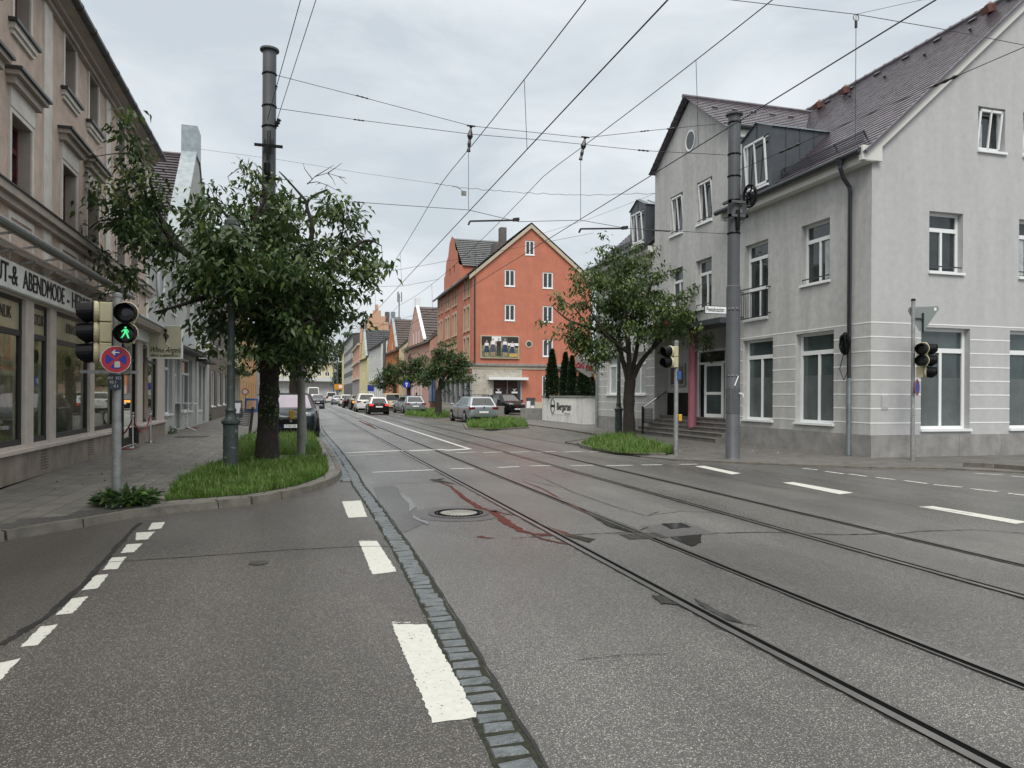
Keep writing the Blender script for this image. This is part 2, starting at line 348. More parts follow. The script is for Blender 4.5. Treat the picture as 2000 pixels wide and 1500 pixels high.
# darker side street surface on the left
P_ = [gat(*p) for p in ((313,1018),(240,1095),(140,1175),(60,1225),(0,1270))]
flat('side_street', [(-2.3,10.05), P_[0]]+P_[1:]+[(-2.6,3.2),(-9,-2),(-14,4),(-9,9.2),(-3.4,8.6)], .004, 'asphalt2')
def strip(mb, pts, wd, z, jit=0, mi=None, sub=1):
    P = []
    for i in range(len(pts)-1):
        for k in range(sub): P.append((pts[i][0]+(pts[i+1][0]-pts[i][0])*k/sub, pts[i][1]+(pts[i+1][1]-pts[i][1])*k/sub))
    P.append(pts[-1]); V = []
    ws = wd if isinstance(wd, (list, tuple)) else None
    for i, p in enumerate(P):
        a, b = P[max(i-1, 0)], P[min(i+1, len(P)-1)]; dx, dy = b[0]-a[0], b[1]-a[1]; L = math.hypot(dx, dy) or 1
        w_ = np.interp(i/(len(P)-1), np.linspace(0, 1, len(ws)), ws) if ws else wd
        j1, j2 = 1+random.uniform(-jit, jit), 1+random.uniform(-jit, jit)
        V += [(p[0]-dy/L*w_/2*j1, p[1]+dx/L*w_/2*j1, z), (p[0]+dy/L*w_/2*j2, p[1]-dx/L*w_/2*j2, z)]
    mb.add(V, [(2*i, 2*i+1, 2*i+3, 2*i+2) for i in range(len(P)-1)], mi)
# left pavement with kerb
KL = [(-9,4.8),(-6.2,6.4),(-4.4,7.75),(-3.1,8.85),(-2.56,9.5),(-2.2,10.0),(-1.75,10.35),(-1.2,10.65),(-.8,10.9),(-.43,11.3),(-.05,11.95),(.25,12.7),(.45,13.5),(.55,14.4),(.56,16.2),(.52,18.6),(.45,22),(.36,25.2),(.1,25.75),(-1.9,25.8)]
KL2 = [(-2.0,26.0),(-2.3,45),(-2.9,80),(-4.2,160),(-6,300)]
flat('pavement_left', KL+KL2+[(-18,300),(-9,80),(-6.5,30),(-4.0,4),(-6,-6),(-12,-6),(-14,2)], .10, 'paving')
def kerb(name, pts, h0, h1, wd=.12, seg=1.0):
    mb = MB(); acc = 0
    for (x0, y0), (x1, y1) in zip(pts, pts[1:]):
        L = math.hypot(x1-x0, y1-y0); n = max(1, int(round(L/seg))); dx, dy = (x1-x0)/L, (y1-y0)/L
        for k in range(min(n, 60)):
            a, b = L*k/n+.006, L*(k+1)/n-.006; j = random.uniform(-.004, .004)
            p = (x0+dx*a, y0+dy*a); q = (x0+dx*b, y0+dy*b); nx, ny = dy*wd, -dx*wd
            A = [(p[0], p[1]), (q[0], q[1]), (q[0]+nx, q[1]+ny), (p[0]+nx, p[1]+ny)]
            B = [(x-nx*.0+ (0 if i < 2 else -nx*.2), y+(0 if i < 2 else -ny*.2)) for i, (x, y) in enumerate(A)]
            mb.add([(x, y, h0) for x, y in A]+[(x, y, h1+j) for x, y in B], [(4,5,6,7),(0,1,5,4),(1,2,6,5),(2,3,7,6),(3,0,4,7)])
    return struct(mb.build(name, 'kerb'))
kerb('kerb_left', KL[:8], -.01, .104)
kerb('kerb_left_verge', KL[7:], -.01, .112, .11)
kerb('kerb_left_far', KL2, -.01, .105, .12, 2.0)
struct(MB().poly([(x, y, .104) for x, y in [gat(p[0], p[1]-22, .1) for p in ((95,1046),(40,1052),(0,1056),(0,1046),(30,1044),(35,1036),(130,1030),(150,1020),(230,1014),(290,1006),(300,1012),(240,1019),(150,1034))]]).build('pavement_repair', 'patch'))
# right side: low pavement, cobbled parking bay
g = lambda *a: gat(*a)
RK = [(40,2.0),(22,7.6),g(2000,925),g(1850,917),g(1700,915),g(1560,910),g(1440,905),g(1320,900),g(1250,893),g(1200,887),g(1155,879),g(1130,870),(8.15,22.6),g(1178,853),g(1100,840),g(1034,831),(9.9,38.6)]
RK2 = [(11.2,40.5),(11.3,58),(10.9,100),(9.5,180),(6,320)]
flat('pavement_right', RK+RK2+[(40,320),(60,60),(60,2)], .03, 'paving2')
kerb('kerb_right', [(x, y) for x, y in reversed(RK[2:9])], -.01, .034, -.10)
kerb('kerb_right_verge', [g(*q_) for q_ in ((1180,861),(1140,864),(1127,869),(1134,875),(1160,881),(1200,887.5),(1250,891.5),(1300,892))], -.01, .095, -.14, .8)
kerb('kerb_right_bay', [(x, y) for x, y in reversed(RK[12:])], -.01, .06, -.10)
kerb('kerb_corner', [(22,7.9), g(2000,922), g(1940,917), g(1880,914)], .0, .12, .12)
BAY = [(8.0,21.2),(7.55,30),(7.15,40),(6.95,50),(6.6,70),(6.2,100),(9.6,101),(11.0,58),(11.1,40.5),(9.8,38.5),g(1034,831),g(1100,840),g(1178,853)]
flat('parking_bay', BAY, .006, 'cobble')
flat('parking_bay_left', [(.42,25.9),(.3,45),(-.1,80),(-2.6,80),(-2.2,45),(-1.9,25.9)], .006, 'cobble')
flat('driveway', [(14.2,46),(30,46),(30,66),(14.9,66),(11.3,58),(11.2,47)], .036, 'asphalt2')

# sett strip between the two lanes, each stone modelled
sm = MB(); sm.cur = 0; y = 1.9
def sx_(y): return float(np.interp(y, [2, 3, 5, 7, 10, 12.6, 14.5, 17.5, 22, 28.7, 45], [.81, .86, .90, .92, .90, .84, .86, .84, .78, .64, .45]))
V = []
while y < 42:
    L = random.uniform(.10, .15) if y < 16 else random.uniform(.2, .3); W = .17+random.uniform(-.012, .012)
    for row in ((0,) if y < 13.2 else (-1, 0)):
        x = sx_(y)+random.uniform(-.006, .006)+row*.16; t = random.uniform(-.006, .006); h = .012+random.uniform(-.003, .004); a, b = y+.012, y+L-.012; i = .014
        j = [random.uniform(-.011, .011) for _ in range(8)]
        sm.add([(x-W/2+j[0],a+j[1],-.01),(x+W/2+j[2],a+j[3],-.01),(x+W/2+j[4],b+j[5],-.01),(x-W/2+j[6],b+j[7],-.01),
                (x-W/2+i+j[0],a+i+j[1],h-t),(x+W/2-i+j[2],a+i+j[3],h+t),(x+W/2-i+j[4],b-i+j[5],h+t),(x-W/2+i+j[6],b-i+j[7],h-t)],
               [(4,5,6,7),(0,1,5,4),(1,2,6,5),(2,3,7,6),(3,0,4,7)])
    y += L
struct(sm.build('stone_setts', 'sett'))
mm_ = MB(); strip(mm_, [(sx_(y_), y_) for y_ in np.linspace(1.5, 13.2, 80)], .205, .004, .08); strip(mm_, [(sx_(y_)-.08, y_) for y_ in np.linspace(13.2, 42, 60)], .38, .004, .05)
struct(mm_.build('sett_joint', 'moss'))
km = MB(); strip(km, [(sx_(y_)+.112, y_) for y_ in np.linspace(1.5, 40, 260)], .017, .0065, .8); struct(km.build('sett_edge_crack', 'tar'))
# loose extra setts where the verge kerb meets the strip
em = MB()
for i in range(34):
    t = i/33; x, y = .82-.95*t**1.2, 14.6-3.0*t
    dx, dy = -.3, -.95
    for q in (0, 1):
        cx, cy = x-.02-q*.15*(1-t), y+.02*q
        em.box(cx-.06, cx+.06, cy-.035, cy+.035, -.01, .012+random.uniform(-.004, .003))
struct(em.build('gutter_setts', 'sett'))

# weeds in the sett joints come with the grass below
# rails: head, groove and lip of each grooved rail, with a ragged tar seam each side
RX = [2.63, 3.65, 5.30, 6.38]
ys = list(np.concatenate([np.linspace(-6, 30, 60), np.linspace(32, 260, 70)]))
for i, x in enumerate(RX):
    sgn = 1 if i % 2 == 0 else -1     # groove on the inner side
    r = thing('tram_rail', ['outer left tram rail running beside the manhole cover', 'second tram rail from the left crossing the drain grate', 'third tram rail from the left, dull and dark', 'rightmost tram rail, nearest the right pavement'][i], 'tram rail', (0,0,0), group='tram rails')
    a = MB(); strip(a, [(x+cv(y_), y_) for y_ in ys], .052, .010); a.build('rail_head', 'rail', r)
    a = MB(); strip(a, [(x+cv(y_)+sgn*.050, y_) for y_ in ys], .052, .0045); a.build('groove', 'groove', r)
    a = MB(); strip(a, [(x+cv(y_)+sgn*.083, y_) for y_ in ys], .018, .009); a.build('rail_lip', 'railside', r)
    a = MB(); yy = list(np.linspace(-2, 40, 420)); strip(a, [(x+cv(y_)+sgn*.03, y_) for y_ in yy], .135 if i < 3 else .12, .0022, .22); a.build('tar_seam', 'tar', r)
# painted markings
pm = MB()
def pq(*px):
    P = [gat(*p) for p in px]; Q = []
    for i in range(4):
        a, b = P[i], P[(i+1) % 4]; n = max(3, int(math.hypot(b[0]-a[0], b[1]-a[1])/.025))
        for k in range(n): t = k/n; Q.append((a[0]+(b[0]-a[0])*t+random.uniform(-.006, .006), a[1]+(b[1]-a[1])*t+random.uniform(-.007, .007), .005))
    pm.poly(Q)
    if px[0][1] > 1000 and px[0][0] > 600:      # ghost line of an older marking at the far end
        a, b = P[0], P[1]
        for k in range(26):
            t = random.uniform(0, .75); x, y = a[0]+(b[0]-a[0])*t, a[1]+(b[1]-a[1])*t+random.uniform(.015, .05); w_ = random.uniform(.008, .02); pm.poly([(x,y,.0048),(x+w_,y,.0048),(x+w_,y+w_*.8,.0048),(x,y+w_*.6,.0048)])
for q in ([(668,980),(705,978),(717,1010),(680,1012)], [(701,1058),(736,1057),(775,1117),(727,1123)], [(765,1220),(834,1221),(934,1402),(845,1414)],
          [(1357,911),(1375,910),(1447,925),(1430,927)], [(1528,943),(1550,942),(1667,963),(1640,966)], [(1793,990),(1822,989),(2008,1020),(1985,1024)],
          [(297,1022),(323,1020),(315,1033),(289,1036)], [(266,1041),(303,1039),(288,1054),(265,1056)], [(248,1064),(279,1062),(262,1079),(236,1081)], [(219,1090),(247,1088),(229,1112),(201,1114)],
          [(183,1125),(213,1122),(190,1150),(160,1154)], [(141,1170),(172,1166),(143,1199),(109,1202)], [(79,1225),(114,1221),(74,1261),(39,1265)], [(-4,1296),(42,1287),(0,1330),(-60,1340)]):
    pq(*q)
struct(pm.build('lane_dashes', 'paint'))
pt = MB()
def ln(a, b, wd):
    strip(pt, [gat(*a), gat(*b)], wd, .005)
for a, b in (((675,885),(788,880)), ((798,881),(868,878)), ((868,880),(918,877))): ln(a, b, .30)
ln((675,891),(750,887), .12)
for i in range(9):
    u = 892+i*52; ln((u, 884.5-i*.3), (u+38, 883-i*.3), .12)
for a, b in (((727,923),(850,918)), ((880,916),(926,915)), ((972,913.5),(1014,911.5)), ((1035,910.5),(1076,909.5)), ((1115,910),(1160,909)), ((1184,910),(1235,909)), ((1252,908.5),(1293,908)), ((1327,907.5),(1362,907))): ln(a, b, .12)
for a, b in (((1567,915),(1597,918)), ((1612,921),(1648,926)), ((1657,926),(1694,931)), ((1711,933),(1748,937)), ((1766,939),(1812,945)), ((1824,947),(1879,952)), ((1896,955),(1950,961)), ((1968,964),(2020,970)), ((1905,925),(1960,928)), ((1975,930),(2020,934))): ln(a, b, .10)
strip(pt, [gat(918,877.5)]+[(4.66+cv(y_), y_) for y_ in (30, 45, 60, 90, 140, 200)], .13, .0052)
struct(pt.build('thin_road_lines', 'paintthin'))

# patches, seams, stains, puddles
pa = MB()
for P in ([(728,952),(770,948),(785,965),(815,992),(812,1012),(830,1022),(788,1042),(762,1020),(742,985)],
          [(1250,1028),(1340,1020),(1398,1043),(1300,1052)]):
    pa.poly([(x, y, .003) for x, y in (gat(*p) for p in P)])
c0 = gat(896, 1003); pa.poly([(c0[0]+.62*math.cos(a)*random.uniform(.96, 1.04), c0[1]+.62*math.sin(a), .0034) for a in np.linspace(0, 2*math.pi, 40)[:-1]])
struct(pa.build('road_patch', 'patch'))
tm = MB()
def seam(px, wd=.02, jit=.6, sub=14, z=.006): strip(tm, [gat(*p) for p in px], wd, z, jit, sub=sub)
seam([(0,1262),(85,1210),(160,1145),(215,1085),(262,1032),(275,1022)], .055, .45)
seam([(212,1099),(420,1085),(560,1075),(700,1068),(790,1068)], .016, .5)
seam([(728,948),(770,945),(860,942),(905,950)], .015, .8)
seam([(1000,1052),(1090,1046),(1240,1040),(1265,1030)], .02, .9); seam([(1395,1042),(1500,1040),(1640,1045),(1760,1042),(1800,1038)], .022, .9)
seam([(1265,1008),(1330,999),(1400,1001),(1480,1015)], .012, .8); seam([(1040,925),(1120,962),(1200,990),(1262,1008),(1285,1000)], .012, .8)
seam([(900,938),(950,934),(1020,936),(1090,952)], .010, .9); seam([(1800,1038),(1900,1035),(2000,1042)], .02, .9); seam([(1130,1290),(1220,1280),(1300,1278)], .006, .9)
seam([(1160,880),(1320,912),(1500,950),(1700,975),(1900,1005)], .012, .9)
seam([(1170,880),(1330,902),(1500,908),(1700,917),(1850,920)], .03, .5)
struct(tm.build('tar_seams', 'tar'))
rs = MB()
def blob(mb, px, wd, z=.0052, jit=.4): strip(mb, [gat(*p) for p in px], wd, z, jit, sub=7)
blob(rs, [(852,940),(880,950),(905,972),(935,992),(962,1001)], [.02,.05,.08,.10,.15]); blob(rs, [(962,1001),(990,1020),(1015,1036),(1045,1044),(1080,1045)], [.13,.12,.09,.07,.12], .0048)
blob(rs, [(962,998),(985,1004),(1015,1008)], [.10,.05,.01]); blob(rs, [(935,1048),(950,1051),(968,1052)], [.10,.05,.01]); blob(rs, [(1040,1046),(1070,1056),(1110,1064)], [.02,.05,.03])
blob(rs, [(1020,940),(1060,955),(1100,978),(1140,1000),(1180,1015)], [.01,.04,.03,.05,.01])
blob(rs, [(700,822),(720,830),(735,838)], [.1,.2,.1])
struct(rs.build('red_stain', 'redstain'))
pu = MB()
def pud(px, z=.0075):
    P = [gat(*p) for p in px]; Q = []
    for i in range(len(P)):
        a, b = P[i], P[(i+1) % len(P)]
        for k in range(5):
            t = k/5; Q.append((a[0]+(b[0]-a[0])*t+random.uniform(-.012, .012), a[1]+(b[1]-a[1])*t+random.uniform(-.02, .02), z))
    pu.poly(Q)
pud([(1135,992),(1180,1010),(1235,1030),(1262,1045),(1230,1040),(1190,1030),(1160,1012)]); pud([(1310,1050),(1370,1044),(1368,1060),(1350,1068)])
pud([(1270,1162),(1300,1168),(1325,1184),(1290,1180)]); pud([(1352,1168),(1400,1192),(1450,1218),(1495,1228),(1420,1212),(1375,1190)])
pud([(1045,1020),(1080,1032),(1120,1046),(1165,1054),(1150,1060),(1100,1046)]); pud([(771,950),(790,965),(815,990),(800,1000),(798,985),(782,968)]); pud([(838,937),(870,935),(858,938),(892,946),(850,941)])
pud([(802,1003),(812,1010),(838,1022),(836,1026),(806,1012)]); pud([(1290,1024),(1330,1022),(1350,1030),(1310,1034)])
struct(pu.build('puddle', 'puddle'))
# covers
mc = thing('manhole_cover', 'round concrete filled manhole cover with studded iron ring in wet road', 'manhole cover', (c0[0], c0[1], .004))
MB().lathe([(.40,0),(.40,.006),(.33,.007)], n=40).build('rim', 'cast', mc); MB().lathe([(.235,.004),(.235,.0092)], n=40).build('concrete_fill', 'bench', mc)
st = MB()
for r_, n_ in ((.265, 34), (.305, 40)):
    for k in range(n_):
        a = 2*math.pi*k/n_; st.obox((math.cos(a)*r_, math.sin(a)*r_, .008), (math.cos(a)*.012, math.sin(a)*.012, 0), (-math.sin(a)*.014, math.cos(a)*.014, 0), (0,0,.005))
st.build('stud_ring', 'groove', mc)
p = gat(505,1101); vb = MB().lathe([(.085,0),(.085,.008),(.06,.009)], n=20).build('valve_cover', 'cast'); vb.location = (p[0], p[1], .003); tag(vb, 'small oval iron valve cover in the left asphalt', 'valve cover')
p = gat(1265,1047); dg_ = MB()
for k in range(6):
    for q in range(4): dg_.box(-.21+k*.07, -.165+k*.07, -.13+q*.07, -.085+q*.07, 0, .008)
dg_.box(-.23,.23,-.15,.15,-.002,.003); d_ = dg_.build('drain_grate', 'cast'); d_.location = (p[0]-.05, p[1], .004); tag(d_, 'iron drain grate beside the second tram rail', 'drain grate')
for (u, v), lb in (((1662,884), 'square steel cover in the right pavement by the corner downpipe'), ((375,853), 'square cover in the left pavement before the tall white table')):
    z = .034 if u > 1000 else .104; p = gat(u, v, z); a = MB().box(-.5,.5,-.35,.35,0,.004); a.box(-.46,.46,-.31,.31,.004,.006)
    o = a.build('pavement_cover', 'cast'); o.location = (p[0], p[1], z); tag(o, lb, 'pavement cover', 'pavement covers')
# ================================================================ roofs
M['tile_red'] = mat('wet_red_brown_tiles', (.078, .064, .080), .26, nscale=3, namt=.35, spec=.8)
M['tile_grey'] = mat('purple_grey_tiles', (.085, .072, .08), .35, nscale=3, namt=.35, spec=.6)
M['tile_brown'] = mat('dark_brown_tiles', (.055, .040, .034), .45, nscale=4, namt=.4)
M['tile_dark'] = mat('grey_glazed_tiles', (.055, .058, .062), .28, nscale=4, namt=.3, spec=.6)
def tiles(mb, a0, a1, b0, b1, rows, lift=.035, jit=.0, wave=0):
    """sawtooth rows of tiles from the eave line a0-a1 up to the ridge line b0-b1"""
    a0, a1, b0, b1 = map(Vector, (a0, a1, b0, b1)); n = (a1-a0).cross(b0-a0).normalized()
    if n.z < 0: n = -n
    for r in range(rows):
        t0, t1 = r/rows, (r+1)/rows
        p, q = a0.lerp(b0, t0), a1.lerp(b1, t0); u, v = a0.lerp(b0, t1), a1.lerp(b1, t1)
        p1, q1 = p+n*lift, q+n*lift
        if wave:
            k = max(1, int((q-p).length/wave)); 
            for i in range(k):
                s0, s1 = i/k, (i+1)/k; j = random.uniform(-.07, .07)*lift; dn = (a0-b0).normalized()*random.uniform(0, .012)
                mb.quad(p1.lerp(q1, s0)+n*j+dn, p1.lerp(q1, s1)+n*j+dn, u.lerp(v, s1), u.lerp(v, s0))
                mb.quad(p.lerp(q, s0), p.lerp(q, s1), p1.lerp(q1, s1)+n*j+dn, p1.lerp(q1, s0)+n*j+dn)
        else:
            mb.quad(p1, q1, v, u); mb.quad(p, q, q1, p1)

# ================================================================ left: pink-beige building
LX = dict(loc=(-4.535, 12.9, .1), rz=rad(.92), scale=.935)
def Lw(s, z, d): return (-d, s, z)
B = thing('apartment_house', 'pinkish beige roughcast apartment house with dark red windows above the bridal shop front', 'building', **LX)
S0, S1 = -12.0, 12.62
cents = [-8.6, -6.75, -3.9, -1.0+.0, .88, 3.73, 5.62, 8.53, 10.28]
cents = [-10.6, -8.75, -5.75, -3.9, -1.0, .88, 3.73, 5.62, 8.53, 10.28]
pils = [-7.25, -2.5, 2.25, 7.02, 12.25]
top_ops = [(c-.40, c+.40, 7.86, 9.0) for c in cents]; mid_ops = [(c-.50, c+.50, 4.98, 6.3) for c in cents]
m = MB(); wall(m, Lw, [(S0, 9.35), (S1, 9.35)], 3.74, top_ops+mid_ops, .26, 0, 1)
m.quad((0,S1,0),(-9,S1,0),(-9,S1,9.35),(0,S1,9.35)); m.quad((0,S0,0),(-9,S0,0),(-9,S0,9.35),(0,S0,9.35)); m.quad((-9,S0,0),(-9,S1,0),(-9,S1,9.35),(-9,S0,9.35))
m.poly([(0,S1,9.35),(-9,S1,9.35),(-4.5,S1,12.4)]); m.poly([(0,S0,9.35),(-9,S0,9.35),(-4.5,S0,12.4)])
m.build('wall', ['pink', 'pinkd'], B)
for c in cents:
    for (a, b, z0, z1) in ((c-.40, c+.40, 7.86, 9.0), (c-.50, c+.50, 4.98, 6.3)):
        w_ = window(Lw, (a, b, z0, z1), B, .25, .07, (.5,), (.66,) if z0 < 6 else (), 'redframe', 'glass', False)
        if z0 < 6:
            q = MB(); fbox(q, Lw, a+.07, b-.07, z0+.42, z0+.45, .19, .2); fbox(q, Lw, a+.07, b-.07, z0+.84-.42, z0+.87-.42, .19, .2); q.build('glazing_bar', 'redframe', w_)
        t = MB(); k = .085
        fbox(t, Lw, a-k, a, z0, z1+k, -.03, .0); fbox(t, Lw, b, b+k, z0, z1+k, -.03, .0); fbox(t, Lw, a, b, z1, z1+k, -.03, .0)
        t.build('surround', 'cream', w_)
        if z0 > 7:
            t = MB(); fbox(t, Lw, a-.22, b+.22, z0-.06, z0, -.14, 0); t.build('sill', 'gutter', w_)
            t = MB(); fbox(t, Lw, a-.16, b+.16, z0-.16, z0-.06, -.09, 0); fbox(t, Lw, a-.12, b+.12, z0-.24, z0-.16, -.05, 0); t.build('sill_moulding', 'cream', w_)
        else:
            t = MB(); fbox(t, Lw, a-.30, b+.30, 6.93, 6.98, -.27, 0, 1); fbox(t, Lw, a-.26, b+.26, 6.85, 6.93, -.22, 0, 0); fbox(t, Lw, a-.20, b+.20, 6.72, 6.85, -.14, 0, 0); fbox(t, Lw, a-.09, b+.09, 6.385, 6.72, -.045, 0, 2)
            t.build('hood', ['pinkd', 'gutter', 'cream'], w_)
t = MB()
for p_ in pils: fbox(t, Lw, p_-.24, p_+.24, 3.74, 9.02, -.035, 0)
for c in cents:
    a, b = c-.62, c+.62
    for q in ((a, a+.1, 3.8, 4.62), (b-.1, b, 3.8, 4.62), (a+.1, b-.1, 4.52, 4.62)): fbox(t, Lw, *q, -.03, 0)
t.build('pilaster_trim', 'cream', B)
t = MB(); fbox(t, Lw, S0, S1, 4.80, 4.94, -.20, 0, 0); fbox(t, Lw, S0, S1, 4.68, 4.80, -.12, 0, 0); fbox(t, Lw, S0, S1, 4.94, 4.965, -.23, 0, 1)
t.build('floor_cornice', ['pinkd', 'gutter'], B)
t = MB(); fbox(t, Lw, S0, S1+.1, 9.02, 9.12, -.10, 0); fbox(t, Lw, S0, S1+.1, 9.12, 9.2, -.2, 0); t.poly([(.2,S0,9.2),(.42,S0,9.28),(.42,S1+.1,9.28),(.2,S1+.1,9.2)]); t.build('eaves_cornice', 'pinkd', B)
t = MB(); t.poly([(0,S0,9.22),(.42,S0,9.30),(.42,S1+.15,9.30),(0,S1+.15,9.22)]); t.poly([(.47,S0,9.40),(-4.5,S0,12.6),(-4.5,S1+.15,12.6),(.47,S1+.15,9.40)]); t.poly([(-9.4,S0,9.3),(-4.5,S0,12.6),(-4.5,S1+.15,12.6),(-9.4,S1+.15,9.3)])
t.build('roof', 'tile_brown', B)
t = MB(); t.tube([(.43, S0, 9.33), (.43, S1+.15, 9.33)], .085, 10)
for k in range(24): t.tube([(.43, S0+k*1.05, 9.33), (.43, S0+k*1.05+.05, 9.33)], .093, 10)
t.build('gutter', 'gutter', B)
# shop front below
M['shopglass'] = bpy.data.materials.new('shop_window_glass'); m_ = M['shopglass']; m_.use_nodes = True; t_ = m_.node_tree; t_.nodes.clear()
o_ = t_.nodes.new('ShaderNodeOutputMaterial'); g_ = t_.nodes.new('ShaderNodeBsdfGlossy'); g_.inputs['Roughness'].default_value = .02; g_.inputs['Color'].default_value = (.9,.95,.92,1)
tr = t_.nodes.new('ShaderNodeBsdfTransparent'); tr.inputs['Color'].default_value = (.62,.68,.62,1); ly = t_.nodes.new('ShaderNodeFresnel'); ly.inputs['IOR'].default_value = 1.75
mx_ = t_.nodes.new('ShaderNodeMixShader'); t_.links.new(ly.outputs[0], mx_.inputs[0]); t_.links.new(tr.outputs[0], mx_.inputs[1]); t_.links.new(g_.outputs[0], mx_.inputs[2]); t_.links.new(mx_.outputs[0], o_.inputs[0])
M['goldfilm'] = mat('gold_film_glass', (.38, .37, .24), .25, spec=.7, nscale=1, namt=.2)
M['inside'] = mat('shop_interior', (.62, .62, .54), .9, nscale=1.5, namt=.5)
M['dress'] = mat('pale_tulle', (.36, .46, .43), .8, nscale=12, namt=.2)
M['dressw'] = mat('white_lace', (.52, .48, .52), .8, nscale=30, namt=.35)
M['alu'] = mat('brushed_aluminium_sign', (.80, .83, .80), .35, .0, nscale=2, namt=.12)
bays = [(-9.5,-5.3),(-5.0,-2.9),(-2.55,1.18), (1.62,2.55), (2.95,5.52), (5.92,8.1)]
ops = [(a, b, .62, 3.22) for a, b in bays]+[(8.25, 10.95, .06, 3.22), (11.75, 14.35, .62, 3.1)]
m = MB(); wall(m, Lw, [(S0, 3.74), (15.75, 3.74)], .55, [o for o in ops if o[2] > .5]+[(8.25,10.95,.55,3.22)], .14, 0, 0); m.build('shop_wall', 'stone', B)
m = MB()
for a, b in ((S0, 8.22), (10.98, 15.75)):
    n = max(1, int((b-a)/1.0))
    for k in range(n):
        u, v = a+(b-a)*k/n, a+(b-a)*(k+1)/n; fbox(m, Lw, u+.006, v-.006, 0, .5, -.05, .1)
    fbox(m, Lw, a, b, 0, .49, -.035, .1, 1)
m.build('base_slabs', ['base', 'joint'], B)
m = MB()
for a, b in ((S0, 8.22), (10.98, 15.75)): fbox(m, Lw, a, b, .5, .56, -.11, .14)
m.build('shop_sill', 'stone', B)
m = MB()
for s in (1.9, 2.9+2.3, -.6):
    for i in range(6):
        for j in range(7): fbox(m, Lw, s+i*.075, s+i*.075+.022, .1+j*.055, .122+j*.055, -.055, -.049)
m.build('vent_holes', 'joint', B)
for a, b in bays+[(11.75, 14.35)]:
    zt = 3.22 if b < 11 else 3.1
    w_ = MB(); f = .06
    for q in ((a,a+f,.62,zt),(b-f,b,.62,zt),(a,b,.62,.72),(a,b,zt-.07,zt),(a,b,2.56,2.66)): fbox(w_, Lw, *q, .06, .13)
    w_ = w_.build('shop_window', 'darkmetal', B)
    q = MB(); q.quad(Lw(a,.7,.1), Lw(b,.7,.1), Lw(b,2.6,.1), Lw(a,2.6,.1)); q.build('pane', 'shopglass', w_)
    q = MB(); q.quad(Lw(a,2.6,.09), Lw(b,2.6,.09), Lw(b,zt,.09), Lw(a,zt,.09)); q.build('transom_pane', 'goldfilm' if b < 11 else 'shopglass', w_)
m = MB(); m.quad((-1.9,S0,.3),(-1.9,15.7,.3),(-1.9,15.7,3.3),(-1.9,S0,3.3)); m.quad((-.15,S0,.56),(-.15,15.7,.56),(-1.9,15.7,.56),(-1.9,S0,.56)); m.quad((-.15,S0,3.3),(-.15,15.7,3.3),(-1.9,15.7,3.3),(-1.9,S0,3.3))
m.quad((-.15,15.7,.5),(-1.9,15.7,.5),(-1.9,15.7,3.3),(-.15,15.7,3.3)); m.quad((-.2,8.15,0),(-1.9,8.15,0),(-1.9,8.15,3.3),(-.2,8.15,3.3)); m.quad((-.2,11.0,0),(-1.9,11.0,0),(-1.9,11.0,3.3),(-.2,11.0,3.3)); m.quad((0,8.1,.02),(0,11,.02),(-1.9,11,.02),(-1.9,8.1,.02))
m.build('shop_interior', 'inside', B)
m = MB()   # door: black side post and glass leaves
fbox(m, Lw, 9.02, 9.22, .02, 3.2, .02, .14); fbox(m, Lw, 8.25, 8.33, .02, 3.2, .06, .14); fbox(m, Lw, 10.87, 10.95, .02, 3.2, .06, .14); fbox(m, Lw, 9.22, 10.87, 2.5, 2.6, .07, .14); fbox(m, Lw, 9.22, 10.87, .02, .25, .07, .14)
d_ = m.build('shop_door', 'black', B); q = MB(); q.quad(Lw(9.22,.25,.1), Lw(10.9,.25,.1), Lw(10.9,3.2,.1), Lw(9.22,3.2,.1)); q.build('pane', 'shopglass', d_)
m = MB(); fbox(m, Lw, -8, 7.0, 3.26, 3.73, -.13, -.01); sg = m.build('shop_sign', 'alu', B, bevel=.02)
for s_, tx, wd_ in ((-.55, 'BRAUT-&', 1.75), (1.78, 'ABENDMODE', 2.35), (3.22, '-', .12), (4.3, 'HERREN', 1.6)): text(tx, 'sign_letters', .47 if len(tx) > 1 else .6, 'textblack', sg, (.136, s_, 3.49), (rad(90), 0, rad(90)), .008, fit=wd_)
for s_, tx in ((.55, 'GELINLIK'), (2.1, 'ÇOCUK'), (4.35, 'KINALIK')):
    text(tx, 'window_lettering', .30, 'textblack', sg, (-.075, s_-(.35 if s_ < 1 else 0), 2.93), (rad(90), 0, rad(90)), .003, fit=.13*len(tx))
m = MB(); m.tube([(.62, -6, 4.02), (.62, 7.05, 4.02)], .055, 10, 0); fbox(m, Lw, -6, 7.0, 3.96, 4.06, -.56, -.52, 1)
for k in range(5): m.bar((.1, -6, 3.98+k*.0-.0), (.1, 7, 3.98), .16, .05, 1) if k == 0 else None
for k in range(4): m.bar((.14+k*.08, -6, 3.90-k*.012), (.14+k*.08, 7, 3.90-k*.012), .03, .02, 2)
m.build('awning_cassette', ['galv', 'pinkd', 'pinkd'], B)
for k in range(12):
    m = MB(); s = -5.6+k*1.13; m.bar((0, s-.35, 3.80), (.6, s, 4.0), .05, .035); m.bar((.6, s, 4.0), (.45, s+.15, 4.02), .04, .03); m.build('awning_bracket', 'galv', B)
